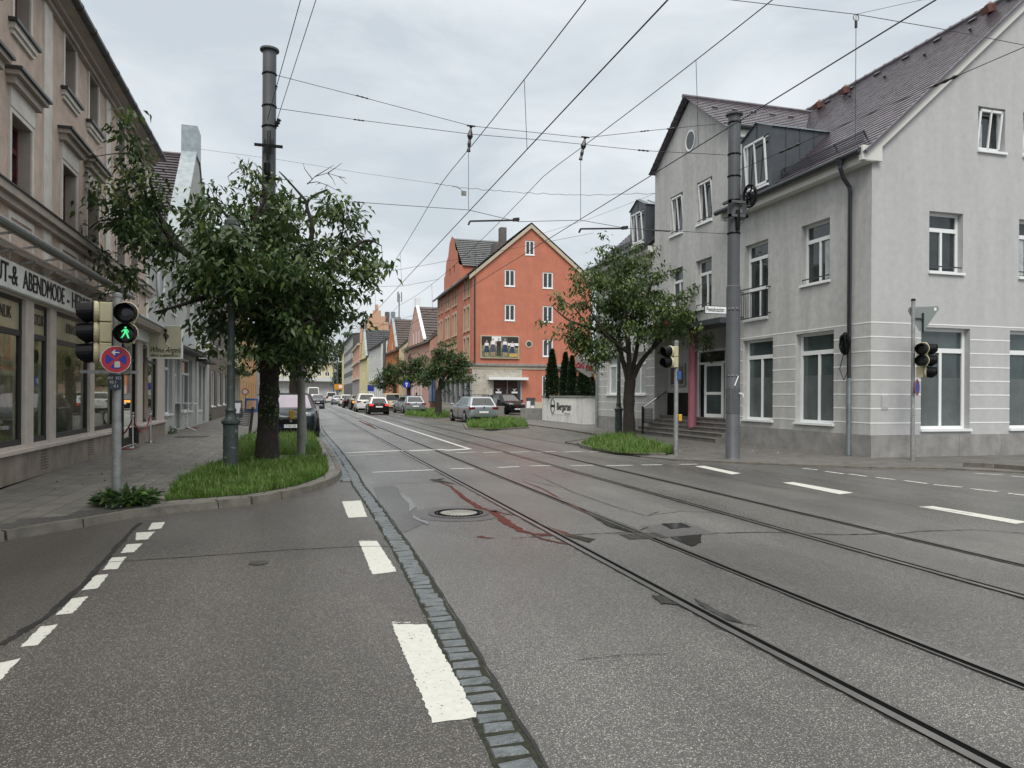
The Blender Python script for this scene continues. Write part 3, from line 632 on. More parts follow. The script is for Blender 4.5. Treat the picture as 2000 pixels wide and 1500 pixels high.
# second awning over the far bays
m = MB(); m.tube([(.60, 7.8, 3.66), (.60, 15.6, 3.66)], .05, 10, 0); fbox(m, Lw, 7.9, 15.6, 3.5, 3.7, -.5, -.02, 1); fbox(m, Lw, 8.1, 12.1, 3.18, 3.5, -.14, -.01, 2)
m.build('awning_cassette', ['zinc', 'pinkd', 'white'], B)
M['shoplamp'] = mat('lit_shop_lamp', (.8,.7,.5), .5, emit=(1,.84,.6), estr=3)
m = MB()
for s_ in (-3.4, -.6, 2.1, 4.3, 7.0, 13): m.box(-1.5, -1.2, s_-.35, s_+.35, 3.22, 3.26)
m.build('ceiling_lamp', 'shoplamp', B)
# gowns in the window
def gown(s, h, r, mt, lb):
    o = thing('bridal_gown', lb, 'gown', (0,0,0), 0, 'gowns in the shop window'); mb = MB(); n = 36; V = []
    prof = [(r,0),(r*.93,h*.12),(r*.72,h*.35),(r*.42,h*.52),(r*.22,h*.62),(r*.30,h*.74),(r*.34,h*.82),(r*.26,h*.9),(r*.08,h*.93)]
    for i, (q, z) in enumerate(prof):
        for k in range(n):
            a = 2*math.pi*k/n; w_ = 1+(.10*math.cos(a*9+i*.3)*(1-i/8)); V.append((q*w_*math.cos(a), q*w_*math.sin(a), z))
    mb.add(V, [(i*n+k, i*n+(k+1) % n, (i+1)*n+(k+1) % n, (i+1)*n+k) for i in range(len(prof)-1) for k in range(n)])
    mb.build('skirt_and_bodice', mt, o, smooth=True); mb = MB(); mb.lathe([(.02,h*.9),(.06,h*.97),(.075,h*1.03),(.05,h*1.09),(.0,h*1.1)], n=14); mb.lathe([(.02,-.05),(.02,h*.2)], n=8); mb.build('mannequin_head', 'bench', o, smooth=True)
    R = Matrix.Rotation(rad(.92), 4, 'Z'); p_ = Matrix.Translation(LX['loc']) @ R @ Matrix.Scale(.935, 4) @ Vector((-.75, s, .56)); o.location = p_; o.scale = (.935,)*3; return o
gown(4.2, 1.75, .62, 'dress', 'pale green tulle gown in the wide shop window'); gown(2.05, 1.6, .35, 'dressw', 'pale gown in the narrow shop window')
gown(6.6, 1.75, .42, 'dressw', 'white lace gown behind the traffic light pole'); gown(-.9, 1.7, .5, 'dressw', 'white gown at the left edge shop window'); gown(7.5, 1.7, .4, 'dressw', 'white lace gown beside the black shop door')

# ================================================================ left: pale building with zinc gable
B2 = thing('gabled_house', 'pale grey house with tall zinc capped gable beyond the pinkish apartment house', 'building', **LX)
M['pale'] = mat('pale_grey_render', (.40, .41, .39), .85, nscale=2, namt=.08, streak=.1)
A0, A1 = 12.66, 30.0
op2 = [(15.9,17.6,.75,3.2),(18.3,19.6,.1,3.2),(20.2,23.4,.75,3.1),(25.2,27,.7,3.0),(27.6,28.6,.05,3.0),(21.4,22.5,4.7,6.3),(24.0,25.1,4.7,6.3),(26.5,27.6,4.7,6.3),(24.0,25.1,7.9,9.4),(17.3,18.3,4.7,6.2)]
m = MB(); wall(m, Lw, [(15.78,7.4),(19.0,7.4),(24.4,13.1),(25.4,13.1),(30.6,7.6)], 0, op2, .2, 0, 0)
wall(m, Lw, [(A0, 7.4), (15.78, 7.4)], 3.76, [], .2); m.quad((-9,30.6,0),(0,30.6,0),(0,30.6,7.6),(-9,30.6,7.6)); m.build('wall', 'pale', B2)
for o in op2: window(Lw, o, B2, .18, .07, (.5,), (.72,) if o[2] < 1 else (), 'frame', 'glass', o[2] > .3)
m = MB(); th_ = .62
for (a, za), (b, zb) in zip([(18.6,7.15),(24.3,13.2)], [(24.3,13.2),(24.3,13.2)]):
    if a == b: continue
    m.add([(.06,a,za),(-th_,a,za),(-th_,b,zb),(.06,b,zb),(.06,a,za+.1),(-th_,a,za+.1),(-th_,b,zb+.1),(.06,b,zb+.1)], [(0,1,2,3),(4,7,6,5),(0,4,5,1),(1,5,6,2),(2,6,7,3),(3,7,4,0)])
m.add([(.06,25.5,13.2),(-th_,25.5,13.2),(-th_,30.9,7.5),(.06,30.9,7.5),(.06,25.5,13.3),(-th_,25.5,13.3),(-th_,30.9,7.6),(.06,30.9,7.6)], [(0,1,2,3),(4,7,6,5),(0,4,5,1),(1,5,6,2),(2,6,7,3),(3,7,4,0)])
m.box(-th_-.02, .08, 24.2, 25.6, 13.0, 14.45)
m.build('zinc_coping', 'zinc', B2)
m = MB(); m.poly([(-th_+.04,19.3,7.4),(-th_+.04,24.4,13.1),(-th_+.04,25.4,13.1),(-th_+.04,30.4,7.6)]); m.build('gable_back', 'pale', B2)
m = MB(); tiles(m, (.35,A0-.1,7.45), (.35,19.0,7.45), (-6.5,A0-.1,13.4), (-6.5,19,13.4), 42, .03, wave=.3); tiles(m, (-th_,19.0,8.3), (-th_,31,8.3), (-6.5,19,13.4), (-6.5,31,13.4), 36, .045, wave=.3); m.poly([(-13,A0,7.4),(-13,31,7.4),(-6.5,31,13.4),(-6.5,A0,13.4)]); tiles(m, (-9,18.7,7.2), (-th_-.02,18.7,7.2), (-9,24.9,13.15), (-th_-.02,24.9,13.15), 34, .06, wave=.32); m.tube([(-9,24.9,13.2),(-th_,24.9,13.2)], .1, 6)
m.build('roof', 'tile_grey', B2)
m = MB(); m.lathe([(.47,0),(.47,.03)], (0,14.6,5.6), 24, 0, 'x'); m.build('oval_recess', 'zinc', B2); m = MB(); m.tube([(.05, 14.6+.62*math.cos(a), 5.6+.8*math.sin(a)) for a in np.linspace(0, 2*math.pi, 28)], .05, 6); m.build('oval_window_trim', 'white', B2)
m = MB(); fbox(m, Lw, 15.8, 24.3, 3.3, 3.42, -.55, 0); fbox(m, Lw, 24.6, 29.5, 3.15, 3.25, -.5, 0); m.build('shop_canopy', 'darkmetal', B2); m = MB(); fbox(m, Lw, 19.5, 25, 3.45, 4.1, -.62, -.0); m.build('white_fascia', 'white', B2)
m = MB(); m.tube([(.08, 24.65, .1), (.08, 24.65, 9)], .05, 8); m.build('downpipe', 'white', B2)

# projecting light box sign
q = pat(290, 670, (-4.8, 24.2), (-3.2, 24.2)); q2 = pat(356, 670, (-4.8, 24.2), (-3.2, 24.2)); zt, zb = yat(320, 636, 24.2).z, yat(320, 700, 24.2).z
sgn = thing('hanging_sign', 'cream illuminated box sign with black script lettering hanging from the shop wall', 'sign', ((q.x+q2.x)/2, 24.2, (zt+zb)/2)); hw, hh = (q2.x-q.x)/2, (zt-zb)/2
M['signcream'] = mat('cream_sign_face', (.52, .50, .36), .4, nscale=2, namt=.12); MB().box(-hw, hw, -.09, .09, -hh, hh).build('sign_box', 'signcream', sgn, bevel=.015)
m = MB()
for a, b, c, d in ((-hw-.01,-hw+.02,-hh,hh),(hw-.02,hw+.01,-hh,hh),(-hw+.02,hw-.02,-hh-.01,-hh+.02),(-hw+.02,hw-.02,hh-.02,hh+.01)): m.box(a, b, -.1, .1, c, d)
m.box(-hw-.5, -hw-.01, -.02, .02, -.2, -.16); m.box(-hw-.5, -hw-.01, -.02, .02, .2, .24); m.build('sign_frame', 'alu', sgn)
text('White Angels', 'script_lettering', .24, 'textblack', sgn, (0, -.097, -hh+.25), (rad(90),0,0), .002, shear=.45, fit=hw*1.8); text('• BRAUT & ABENDMODE •', 'small_lettering', .10, 'textblack', sgn, (0, -.097, -hh+.08), (rad(90),0,0), .002, fit=hw*1.75)
m = MB(); m.tube([(-.12,-.1,.22),(-.17,-.1,.0),(-.2,-.1,-.16),(-.05,-.1,-.24),(.18,-.1,-.2),(.1,-.1,-.1),(-.05,-.1,.05)], .006, 5, 1)
m.tube([(.02,-.1,.36),(.03,-.1,.30),(.0,-.1,.22),(.04,-.1,.12),(.02,-.1,-.02)], [.05,.02,.045,.035,.01], 8, 0); m.tube([(.02,-.1,.28),(.1,-.1,.18),(.09,-.1,.12)], .014, 6, 0); m.build('bride_emblem', ['textblack', 'alu'], sgn)

# further houses on the left, mostly behind leaves
def rowhouse(name, label, frame, s0, s1, ez, col, roofm, ops, deep=9, ridge=4, gm='glass', rootP=None, fm='frame', extra=None):
    b = thing(name, label, 'building', **frame); m = MB(); wall(m, Lw, [(s0, ez), (s1, ez)], 0, ops, .15)
    for s in (s0, s1): m.poly([(0,s,0),(-deep,s,0),(-deep,s,ez),(-deep/2,s,ez+ridge),(0,s,ez)])
    m.build('wall', col, b)
    m = MB(); tiles(m, (.35,s0-.1,ez-.05), (.35,s1+.1,ez-.05), (-deep/2,s0-.1,ez+ridge+.1), (-deep/2,s1+.1,ez+ridge+.1), 22, .05); m.poly([(-deep-.3,s0,ez),(-deep-.3,s1,ez),(-deep/2,s1,ez+ridge+.1),(-deep/2,s0,ez+ridge+.1)]); m.build('roof', roofm, b)
    for o in ops: window(Lw, o, b, .13, .08, (.5,), (), fm, gm, o[2] > .3)
    return b
M['creamwall'] = mat('cream_render', (.50, .44, .29), .85, nscale=1.5, namt=.08, streak=.08); M['peach'] = mat('peach_render', (.55, .33, .15), .85, nscale=1.5, namt=.08)
M['brownwall'] = mat('brown_tiles_front', (.12, .10, .085), .6, nscale=2, namt=.2)
def grid(s0, s1, n, rows, w_): 
    st_ = (s1-s0)/n; return [(s0+st_*(k+.5)-w_/2, s0+st_*(k+.5)+w_/2, z0, z1) for z0, z1 in rows for k in range(n)]
rowhouse('corner_shop_house', 'dark fronted house with shop windows beyond the zinc gabled house', LX, 30.7, 42.0, 8.2, 'brownwall', 'tile_brown', grid(31, 42, 3, [(.8,2.9)], 2.2)+grid(31, 42, 3, [(4.4,6)], 1.2))
bc = rowhouse('cream_shop_house', 'cream house with white shop front and small canopy on the left side', LX, 42.4, 56, 9.0, 'creamwall', 'tile_brown', grid(42.6, 55.5, 5, [(.5,3.0)], 2.1)+grid(42.4, 56, 4, [(4.6,6.2),(7.2,8.5)], 1.1))
m = MB(); fbox(m, Lw, 43, 55, 3.2, 3.32, -1.1, 0); m.build('shop_canopy', 'darkmetal', bc)
rowhouse('peach_house', 'orange peach house farthest down the left pavement', LX, 56.4, 84, 8.5, 'peach', 'tile_brown', grid(57, 84, 6, [(1,2.8),(4.4,6)], 1.2))
fb = rowhouse('tall_background_house', 'grey house behind the second left tree', LX, 84.5, 150, 9.5, 'pale', 'tile_brown', grid(85, 149, 12, [(1,2.8),(4.2,5.8),(7,8.5)], 1.4))
# ================================================================ right: grey corner building
GX, GY = 13.7, 15.32
G_ = thing('corner_building', 'grey rendered corner building with white banded ground floor, red brown roof and gabled front', 'building', (GX, GY, 0))
def Fs(s, z, d): return (d, s-GY, z)                    # street facade: s = world y
def Fe(s, z, d): return (s-GX, d, z)                    # side facade: s = world x
stW = [(16.67,18.27,.82,3.38), (19.35,20.95,.82,3.38), (28.05,29.7,1.62,3.45), (30.6,32.2,1.62,3.45)]
stU = [(16.85,18.05,4.75,6.47), (22.9,24.0,4.72,6.5), (24.95,25.98,4.72,6.5), (28.2,29.3,4.72,6.45), (30.7,31.8,4.72,6.45)]
fr = (19.62,20.85,4.02,6.45); port = (21.3,27.25,.03,4.0)
st2 = [(22.9,23.95,7.8,9.35), (25.0,25.98,7.8,9.35)]
m = MB()
wall(m, Fs, [(15.32,7.85),(21.85,7.85)], .0, [stW[0],stW[1],stU[0],fr,(21.3,21.85,.03,4.0)], .24)
wall(m, Fs, [(21.85,10.75),(24.5,12.6),(27.3,10.72)], .0, [(21.85,27.25,.03,4.0)]+stU[1:3]+st2, .24)
wall(m, Fs, [(27.3,7.85),(33.5,7.85)], .0, stW[2:]+stU[3:], .24)
m.poly([(0,21.85-GY,7.85),(0,21.85-GY,10.75),(3.2,21.85-GY,10.75)]); m.poly([(0,27.3-GY,7.85),(0,27.3-GY,10.72),(3.1,27.3-GY,10.72)])
m.poly([(0,33.5-GY,0),(11,33.5-GY,0),(11,33.5-GY,7.85),(5.6,33.5-GY,12.95),(0,33.5-GY,7.85)])
m.build('wall', 'greywall', G_)
sdG = [(15.26,16.85,.73,3.38), (18.2,19.8,.73,3.38), (21.4,23.0,.73,3.38)]; sdU = [(15.5,16.6,4.82,6.4), (18.5,19.6,4.82,6.4), (21.6,22.7,4.82,6.4)]; sdS = [(17.08,18.0,8.12,9.3), (18.62,19.55,8.12,9.3), (20.6,21.5,8.12,9.3)]
m = MB(); wall(m, Fe, [(13.7,7.85),(19.3,12.95),(24.9,7.85)], 0, sdG+sdU+sdS, .24); m.build('side_wall', 'greywall_b', G_)
for o in stW[:2]+sdG: window(Fs if o in stW else Fe, o, G_, .22, .085, (.5,), (.78,), 'frame', 'glassg', sillout=.07)
M['film'] = mat('frosted_film', (.085,.10,.10), .16, spec=.7, nscale=.9, namt=.35)
for o in stW[:2]+sdG:
    f = Fs if o in stW else Fe; q = MB(); fbox(q, f, o[0]+.1, o[1]-.1, o[2]+.10, o[2]+1.35, .200, .203); q.build('frosted_film', 'film', G_)
for o in stU[:1]+stU[3:]+sdU[1:]+sdS:
    f = Fs if o in stU else Fe; q = MB(); fbox(q, f, o[0]+.1, o[0]+.1+(o[1]-o[0])*.28, o[2]+.1, o[2]+(o[3]-o[2])*.68, .2035, .205); q.build('curtain', 'curtain', G_)
for o in stW[2:]: window(Fs, o, G_, .2, .085, (.5,), (.74,), 'frame', 'curtain')
for o in stU+sdU: window(Fs if o in stU else Fe, o, G_, .22, .075, (.5,), (.72,), 'frame', 'glass')
w_ = window(Fs, fr, G_, .2, .075, (.5,), (.40, .80), 'frame', 'glass')
bl = MB(); y0, y1 = fr[0]-.12, fr[1]+.1
for z in (4.06, 4.86, 5.0): bl.bar(Fs(y0, z, -.14), Fs(y1, z, -.14), .03, .03)
for k in range(13): y_ = y0+(y1-y0)*k/12; bl.bar(Fs(y_, 4.06, -.14), Fs(y_, 4.86 if 0 < k < 12 else 5.12, -.14), .014, .014)
for y_ in (y0, y1):
    for z in (4.15, 4.95): bl.bar(Fs(y_, z, -.14), Fs(y_, z, 0), .03, .03)
    bl.lathe([(0,5.12),(.028,5.15),(0,5.18)], (-.14, y_-GY, 0), 8)
bl.build('balcony_railing', 'gutter', G_)
def tilted(f, o, parent, gm='glass', dep=.22, tilt=.16):
    a, b, c, d = o[:4]; w_ = window(f, o, parent, dep, .065, (), (), 'frame', 'glass'); q = MB(); i = .07; n_ = dep-.06
    def g_(s, z): return f(s, z, n_-.0+tilt*-(0) + tilt*((z-c)/(d-c))*1.0*1)    # sash leaning inward at the top
    def bb(s0, s1, z0, z1):
        A = [f(s, z, n_-.04+tilt*((z-c)/(d-c))+k) for k in (0, .04) for s, z in ((s0,z0),(s1,z0),(s1,z1),(s0,z1))]
        q.add(A, [(0,3,2,1),(4,5,6,7),(0,1,5,4),(1,2,6,5),(2,3,7,6),(3,0,4,7)])
    for r in ((a+i,a+i+.06,c+i,d-i),(b-i-.06,b-i,c+i,d-i),(a+i,b-i,c+i,c+i+.06),(a+i,b-i,d-i-.06,d-i),((a+b)/2-.02,(a+b)/2+.02,c+i,d-i)): bb(*r)
    q.build('open_sash', 'frame', w_); return w_
for o in st2+sdS: tilted(Fs if o in st2 else Fe, o, G_, tilt=-.14)
for o in stU[:3]+st2+sdU:
    f = Fs if o in stU+st2 else Fe; MB().bar(f(o[0]+.02, o[2]+.16, .03), f(o[1]-.02, o[2]+.16, .03), .025, .03).build('window_guard_rail', 'gutter', G_)
# white bands and plinth
def bands(mb, f, s0, s1, ops, zs):
    for z in zs:
        xs = [s0]+sorted(sum([[o[0], o[1]] for o in ops if o[2]-.02 < z < o[3]+.02], []))+[s1]
        for a, b in zip(xs[::2], xs[1::2]):
            if b-a > .02: fbox(mb, f, a, b, z-.014, z+.014, -.006, .0)
zs = [3.46-.365*k for k in range(8)]
for f, s0, s1, oo in ((Fs, 15.32, 21.3, stW[:2]), (Fs, 27.25, 33.5, stW[2:]), (Fe, 13.7, 24.9, sdG)): m = MB(); bands(m, f, s0, s1, oo, zs); m.build('white_bands', 'band', G_)
for f, s0, s1 in ((Fs, 15.3, 21.3), (Fs, 27.25, 33.5), (Fe, 13.68, 24.9)):
    m = MB()
    n = int((s1-s0)/1.35)
    for k in range(n): fbox(m, f, s0+(s1-s0)*k/n+.004, s0+(s1-s0)*(k+1)/n-.004, -.02, .60, -.03, .0)
    fbox(m, f, s0, s1, -.02, .597, -.022, 0, 1)
    m.build('plinth', ['plinth', 'joint'], G_)
# round window in the gable
c_ = Fs(24.42, 11.08, 0); m = MB(); m.lathe([(.42,-.02),(.42,.0)], c_, 28, 0, 'x'); n_ = 28
m = MB(); V = []
for r_, d in ((.36,-.03),(.30,-.03),(.30,.12),(.36,-.0)):
    for k in range(n_): a = 2*math.pi*k/n_; V.append((d, c_[1]+r_*math.cos(a), c_[2]+r_*1.1*math.sin(a)))
m.add(V, [(i*n_+k, i*n_+(k+1) % n_, (i+1)*n_+(k+1) % n_, (i+1)*n_+k) for i in range(3) for k in range(n_)])
rw = m.build('round_window', 'white', G_); m = MB(); m.lathe([(.30,-.012),(.30,-.008)], c_, 28, 0, 'x'); m.build('pane', 'glass', rw)
M['soffit'] = mat('off_white_soffit', (.58,.58,.55), .6)
# roof
ex, ez, rx_, rz_ = 13.32, 7.68, 19.3, 13.05
def R_(x, y, z): return (x-GX, y-GY, z)
m = MB()
for ya, yb in ((15.12, 21.78), (27.38, 33.7)): tiles(m, R_(ex,ya,ez), R_(ex,yb,ez), R_(rx_,ya,rz_), R_(rx_,yb,rz_), 40, .020, wave=.21)
for k_ in (0,): tiles(m, R_(16.6,21.78,10.63), R_(16.6,27.38,10.63), R_(rx_,21.78,rz_), R_(rx_,27.38,rz_), 20, .020, wave=.21)
m.poly([R_(25.3,15.12,ez), R_(25.3,33.7,ez), R_(rx_,33.7,rz_), R_(rx_,15.12,rz_)])
roof = m.build('roof', 'tile_red', G_)
m = MB()
for s_ in (1, -1):
    y_e = 24.5-s_*2.85; mx0 = 13.42
    tiles(m, R_(mx0, y_e, 10.62), R_(17.3, y_e, 10.62), R_(mx0, 24.5, 12.72), R_(19.3, 24.5, 12.72), 15, .020, wave=.21)
m.build('gable_roof', 'tile_red', G_)
m = MB(); m.tube([R_(rx_,15.1,rz_+.02), R_(rx_,33.7,rz_+.02)], .09, 8); m.tube([R_(13.4,24.5,12.74), R_(19.2,24.5,12.74)], .08, 8)
for k in range(40): m.tube([R_(rx_,15.1+k*.45,rz_+.02), R_(rx_,15.16+k*.45,rz_+.02)], .105, 8)
m.build('ridge_tiles', 'tile_red', G_)
m = MB()
for i in range(46): pass
m.add([R_(ex+.02,15.1,ez-.06), R_(rx_,15.1,rz_-.07), R_(rx_,15.1,rz_+.02), R_(ex,15.1,ez+.03), R_(ex+.02,15.14,ez-.06), R_(rx_,15.14,rz_-.07), R_(rx_,15.14,rz_+.02), R_(ex,15.14,ez+.03)], [(0,1,2,3),(4,7,6,5),(0,4,5,1),(1,5,6,2),(2,6,7,3),(3,7,4,0)])
m.build('verge_tiles', 'tile_red', G_)
m = MB()      # white verge board and boxed eaves
V = [R_(13.55,15.2,7.55), R_(13.55,15.2,7.86), R_(rx_,15.2,rz_-.08), R_(rx_,15.2,rz_-.36)]; V2 = [(x, y+.12, z) for x, y, z in V]
m.add(V+V2, [(0,1,2,3),(4,7,6,5),(0,4,5,1),(1,5,6,2),(2,6,7,3),(3,7,4,0)]); m.build('white_verge_board', 'soffit', G_); m = MB()
fbox(m, Fs, 27.3, 33.6, 7.48, 7.72, -.30, 0); m.build('boxed_eaves', 'soffit', G_); m = MB(); fbox(m, Fs, 15.2, 21.85, 7.48, 7.72, -.30, 0)
fbox(m, Fe, 13.3, 13.9, 7.5, 7.86, -.13, 0)
m.add([R_(14.0,21.7,10.35), R_(16.6,21.7,10.35), R_(16.9,21.7,10.6), R_(13.8,21.7,10.6), R_(14.0,21.85,10.35), R_(16.6,21.85,10.35), R_(16.9,21.85,10.6), R_(13.8,21.85,10.6)], [(0,1,2,3),(4,7,6,5),(0,4,5,1),(1,5,6,2),(2,6,7,3),(3,7,4,0)])
m.build('boxed_eaves', 'soffit', G_)
for a_, b_ in ((R_(13.27,15.25,7.74), R_(13.27,21.95,7.74)), (R_(13.27,27.2,7.74), R_(13.27,33.7,7.74)), (R_(13.6,21.6,10.66), R_(17.0,21.6,10.66))): MB().tube([a_, b_], .082, 10).build('gutter', 'gutter', G_)
m = MB(); m.tube([R_(13.27,15.95,7.72), R_(13.27,15.95,7.5), R_(13.4,15.98,7.25), R_(13.6,16.0,7.05), R_(13.62,16.0,6.9), R_(13.62,16.0,2.05)], .055, 10); m.tube([R_(13.27,15.95,7.74), R_(13.27,15.95,7.55)], [.13,.06], 10)
m.build('downpipe', 'gutter', G_); m = MB(); m.tube([R_(13.62,16.0,2.05), R_(13.62,16.0,.04)], .062, 10); m.tube([R_(13.6,33.2,7.6), R_(13.6,33.2,.04)], .06, 10); m.build('downpipe_foot', 'zinc', G_)
m = MB()
for k in range(22):
    r_ = random.uniform(.05, .17); ph = random.random()*6; xo = random.uniform(13.44, 13.56); yo = 16.0+random.uniform(-.03, .03); m.tube([R_(xo+.02*math.sin(3*a), yo+r_*.8*math.cos(a+ph), 2.95+r_*1.75*math.sin(a+ph)) for a in np.linspace(0, 2*math.pi, 18)], .013, 5)
m.tube([R_(13.5,16.05,2.7), R_(13.5,16.2,2.3), R_(13.5,16.05,2.0), R_(13.5,15.9,2.25), R_(13.5,15.95,2.8)], .01, 5); m.tube([R_(13.56,15.93,6.9), R_(13.55,15.92,3.2)], .01, 5)
cc = m.build('cable_coil', 'black', G_)
# snow guards, roof vents, hooks
X0, Z0 = 13.95, 8.28
for a, b in ((15.9, 20.4), (28.0, 33.2)):
    m = MB()
    for z in (0, .06, .12, .18, .22): m.bar(R_(X0, a, Z0+z), R_(X0, b, Z0+z), .012, .012)
    for k in range(int((b-a)/.07)): m.bar(R_(X0, a+k*.07, Z0), R_(X0, a+k*.07, Z0+.22), .010, .010)
    for k in range(int((b-a)/1.1)+1): m.bar(R_(X0+.12, a+k*1.1, Z0+.02), R_(X0-.01, a+k*1.1, Z0+.26), .03, .04)
    m.build('snow_guard', 'gutter', G_)
M['ventred'] = mat('terracotta_vent', (.11, .045, .035), .5)
def onroof(y_, t, up=.0): return R_(ex+(rx_-ex)*t, y_, ez+(rz_-ez)*t+up)
for y_ in (23.6, 22.2, 16.4):
    m = MB(); p = onroof(y_, .90, .03); m.obox((p[0]-.08, p[1], p[2]+.08), (.13,0,.05), (0,.12,0), (-.03,0,.09)); m.lathe([(.13,0),(.15,.12),(.02,.24)], (p[0]-.02, p[1], p[2]+.08), 10); m.build('roof_vent', 'ventred', G_)
for k in range(8):
    p = onroof(15.9+k*1.25, .93, .05); MB().obox(p, (.04,0,.035), (0,.12,0), (-.02,0,.03)).build('vent_slot', 'gutter', G_)
    p = onroof(16.5+k*1.6, .80, .03)
    if k < 4: MB().obox(p, (.02,0,.02), (0,.03,0), (-.04,0,.06)).build('roof_hook', 'gutter', G_)
for k in range(5): MB().obox(R_(14.2+k*.8, 23.55, 12.06), (.10,0,0), (0,.03,.02), (0,0,.03)).build('vent_slot', 'gutter', G_)
# dormers
def dormer(y0, y1, z0, z1, lb):
    d_ = MB(); xf = 13.62; pk = z1+.32; ym = (y0+y1)/2
    xb = ex+(z1-ez)/(rz_-ez)*(rx_-ex); x0_ = ex+(z0-ez)/(rz_-ez)*(rx_-ex)
    wall(d_, lambda s, z, d: (xf-GX+d, s-GY, z), [(y0,z1),(ym,pk),(y1,z1)], z0, [(y0+.17,y1-.17,z0+.12,z1-.18)], .10)
    for y_ in (y0, y1): d_.poly([R_(xf,y_,z0), R_(xf,y_,z1), R_(xb+.1,y_,z1), R_(x0_,y_,z0)])
    for k in range(1, 4):
        for y_, s_ in ((y0, -1), (y1, 1)):
            x_ = xf+k*.5; zb = ez+(x_-ex)/(rx_-ex)*(rz_-ez)
            if zb < z1: d_.bar(R_(x_, y_+s_*.012, zb), R_(x_, y_+s_*.012, z1), .02, .02)
    d_.bar(R_(xf-.012, ym, z1-.15), R_(xf-.012, ym, pk), .02, .03)
    o = d_.build('dormer', 'zincd', G_)
    r = MB(); xr = ex+(pk-ez)/(rz_-ez)*(rx_-ex)
    for s_, y_ in ((-1, y0-.06), (1, y1+.06)):
        r.poly([R_(xf-.06,y_,z1-.03), R_(xb+.1,y_,z1-.03), R_(xr+.1,ym,pk+.03), R_(xf-.06,ym,pk+.03)])
        for k in range(6):
            x_ = xf+.05+k*.42; r.bar(R_(x_, y_, z1), R_(x_, ym, pk+.05), .02, .03)
    r.build('dormer_roof', 'zinc', o)
    tilted(lambda s, z, d: (xf-GX+d, s-GY, z), (y0+.17, y1-.17, z0+.12, z1-.18), o, dep=.10, tilt=-.12)
dormer(19.35, 20.95, 8.0, 9.85, ''); dormer(28.0, 29.5, 7.95, 9.65, '')
# portico: recess, steps, column, door, canopy
m = MB(); xb = 14.3
m.quad(R_(13.94,27.25,.03), R_(xb,27.25,.03), R_(xb,27.25,4.0), R_(13.94,27.25,4.0)); m.quad(R_(13.94,21.3,.03), R_(xb,21.3,.03), R_(xb,21.3,4.0), R_(13.94,21.3,4.0))
wall(m, lambda s, z, d: (xb-GX+d, s-GY, z), [(21.3,4.0),(27.25,4.0)], .03, [(22.9,24.85,.78,3.3)], .1); m.quad(R_(13.9,21.3,4.0), R_(13.9,27.25,4.0), R_(xb,27.25,4.0), R_(xb,21.3,4.0))
m.build('recess_wall', 'greywall', G_)
M['stepstone'] = mat('step_stone', (.16, .15, .14), .6, nscale=4, namt=.25, streak=.2)
m = MB()
for k in range(5):
    xs_ = 12.90+.26*k; m.box(xs_-GX, xb-GX, 21.3-GY+(0 if k else -.05), (27.6 if k < 2 else 27.2)-GY, .03+.15*k if k else .0, .03+.15*(k+1)-.03); m.box(xs_-.03-GX, xb-GX, 21.3-GY+(0 if k else -.05), (27.6 if k < 2 else 27.2)-GY, .03+.15*(k+1)-.027, .03+.15*(k+1))
m.build('entrance_steps', 'stepstone', G_)
M['pinkcol'] = mat('pink_column_paint', (.30, .10, .13), .5, nscale=2, namt=.15, streak=.25)
m = MB(); m.lathe([(.15,.42),(.15,3.95)], R_(13.45,23.75,0), 20); m.build('column', 'pinkcol', G_, smooth=True)
m = MB(); m.box(13.0-GX, 13.95-GX, 21.2-GY, 27.5-GY, 3.98, 4.16); m.build('canopy', 'zincd', G_)
text('ON BES', 'red_letters', .42, 'textred', G_, R_(13.66,25.9,4.40), (rad(90),0,rad(-90)), .02, .9, bold=.01)
m = MB(); f = lambda s, z, d: (xb-GX+d, s-GY, z)
for q in ((22.9,22.98,.78,3.3),(24.77,24.85,.78,3.3),(22.98,24.77,3.22,3.3),(22.98,24.77,2.75,2.83)): fbox(m, f, *q, .0, .08)
dr = m.build('entrance_door', 'frame', G_); m = MB(); m.quad(f(22.9,.78,.09), f(24.85,.78,.09), f(24.85,3.3,.09), f(22.9,3.3,.09)); m.build('dark_doorway', 'black', dr)
m = MB()     # open leaf
for q in ((0,.09,0,1.95),(.71,.8,0,1.95),(.09,.71,1.86,1.95),(.09,.71,0,.13),(.09,.71,.82,.92)): m.box(q[0], q[1], -.02, .02, q[2], q[3])
ol = m.build('open_door_leaf', 'frame', dr); ol.location = R_(xb-.03,23.0,.80); ol.rotation_euler = (0,0,rad(108)); ol.scale = (1.1,1,1)
m = MB().box(.09,.71,-.006,.006,.13,1.86); m.build('pane', 'glassg', ol); m = MB().box(.28,.5,-.012,-.008,1.15,1.5); m.build('notice', 'signwhite', ol)
m = MB(); fbox(m, f, 25.75, 26.95, 1.95, 2.85, -.06, 0); nb = m.build('display_case', 'galv', G_); m = MB(); fbox(m, f, 25.85, 26.85, 2.05, 2.75, -.065, -.055); m.build('pane', 'glassg', nb); m = MB()
for i in range(3):
    for j in range(2): fbox(m, f, 25.95+i*.28, 26.1+i*.28, 2.15+j*.28, 2.33+j*.28, -.07, -.066)
m.build('poster', 'textred', nb); m = MB(); fbox(m, f, 25.0, 27.2, .78, 1.7, -.04, 0); m.build('dark_panel', 'black', G_)
m = MB(); m.tube([R_(13.1,27.17,1.05), R_(14.2,27.17,1.75)], .025, 8); m.bar(R_(13.8,27.25,1.45), R_(13.8,27.17,1.45), .03, .03); m.bar(R_(14.1,27.25,1.68), R_(14.1,27.17,1.68), .03, .03); m.build('handrail', 'brass', G_)
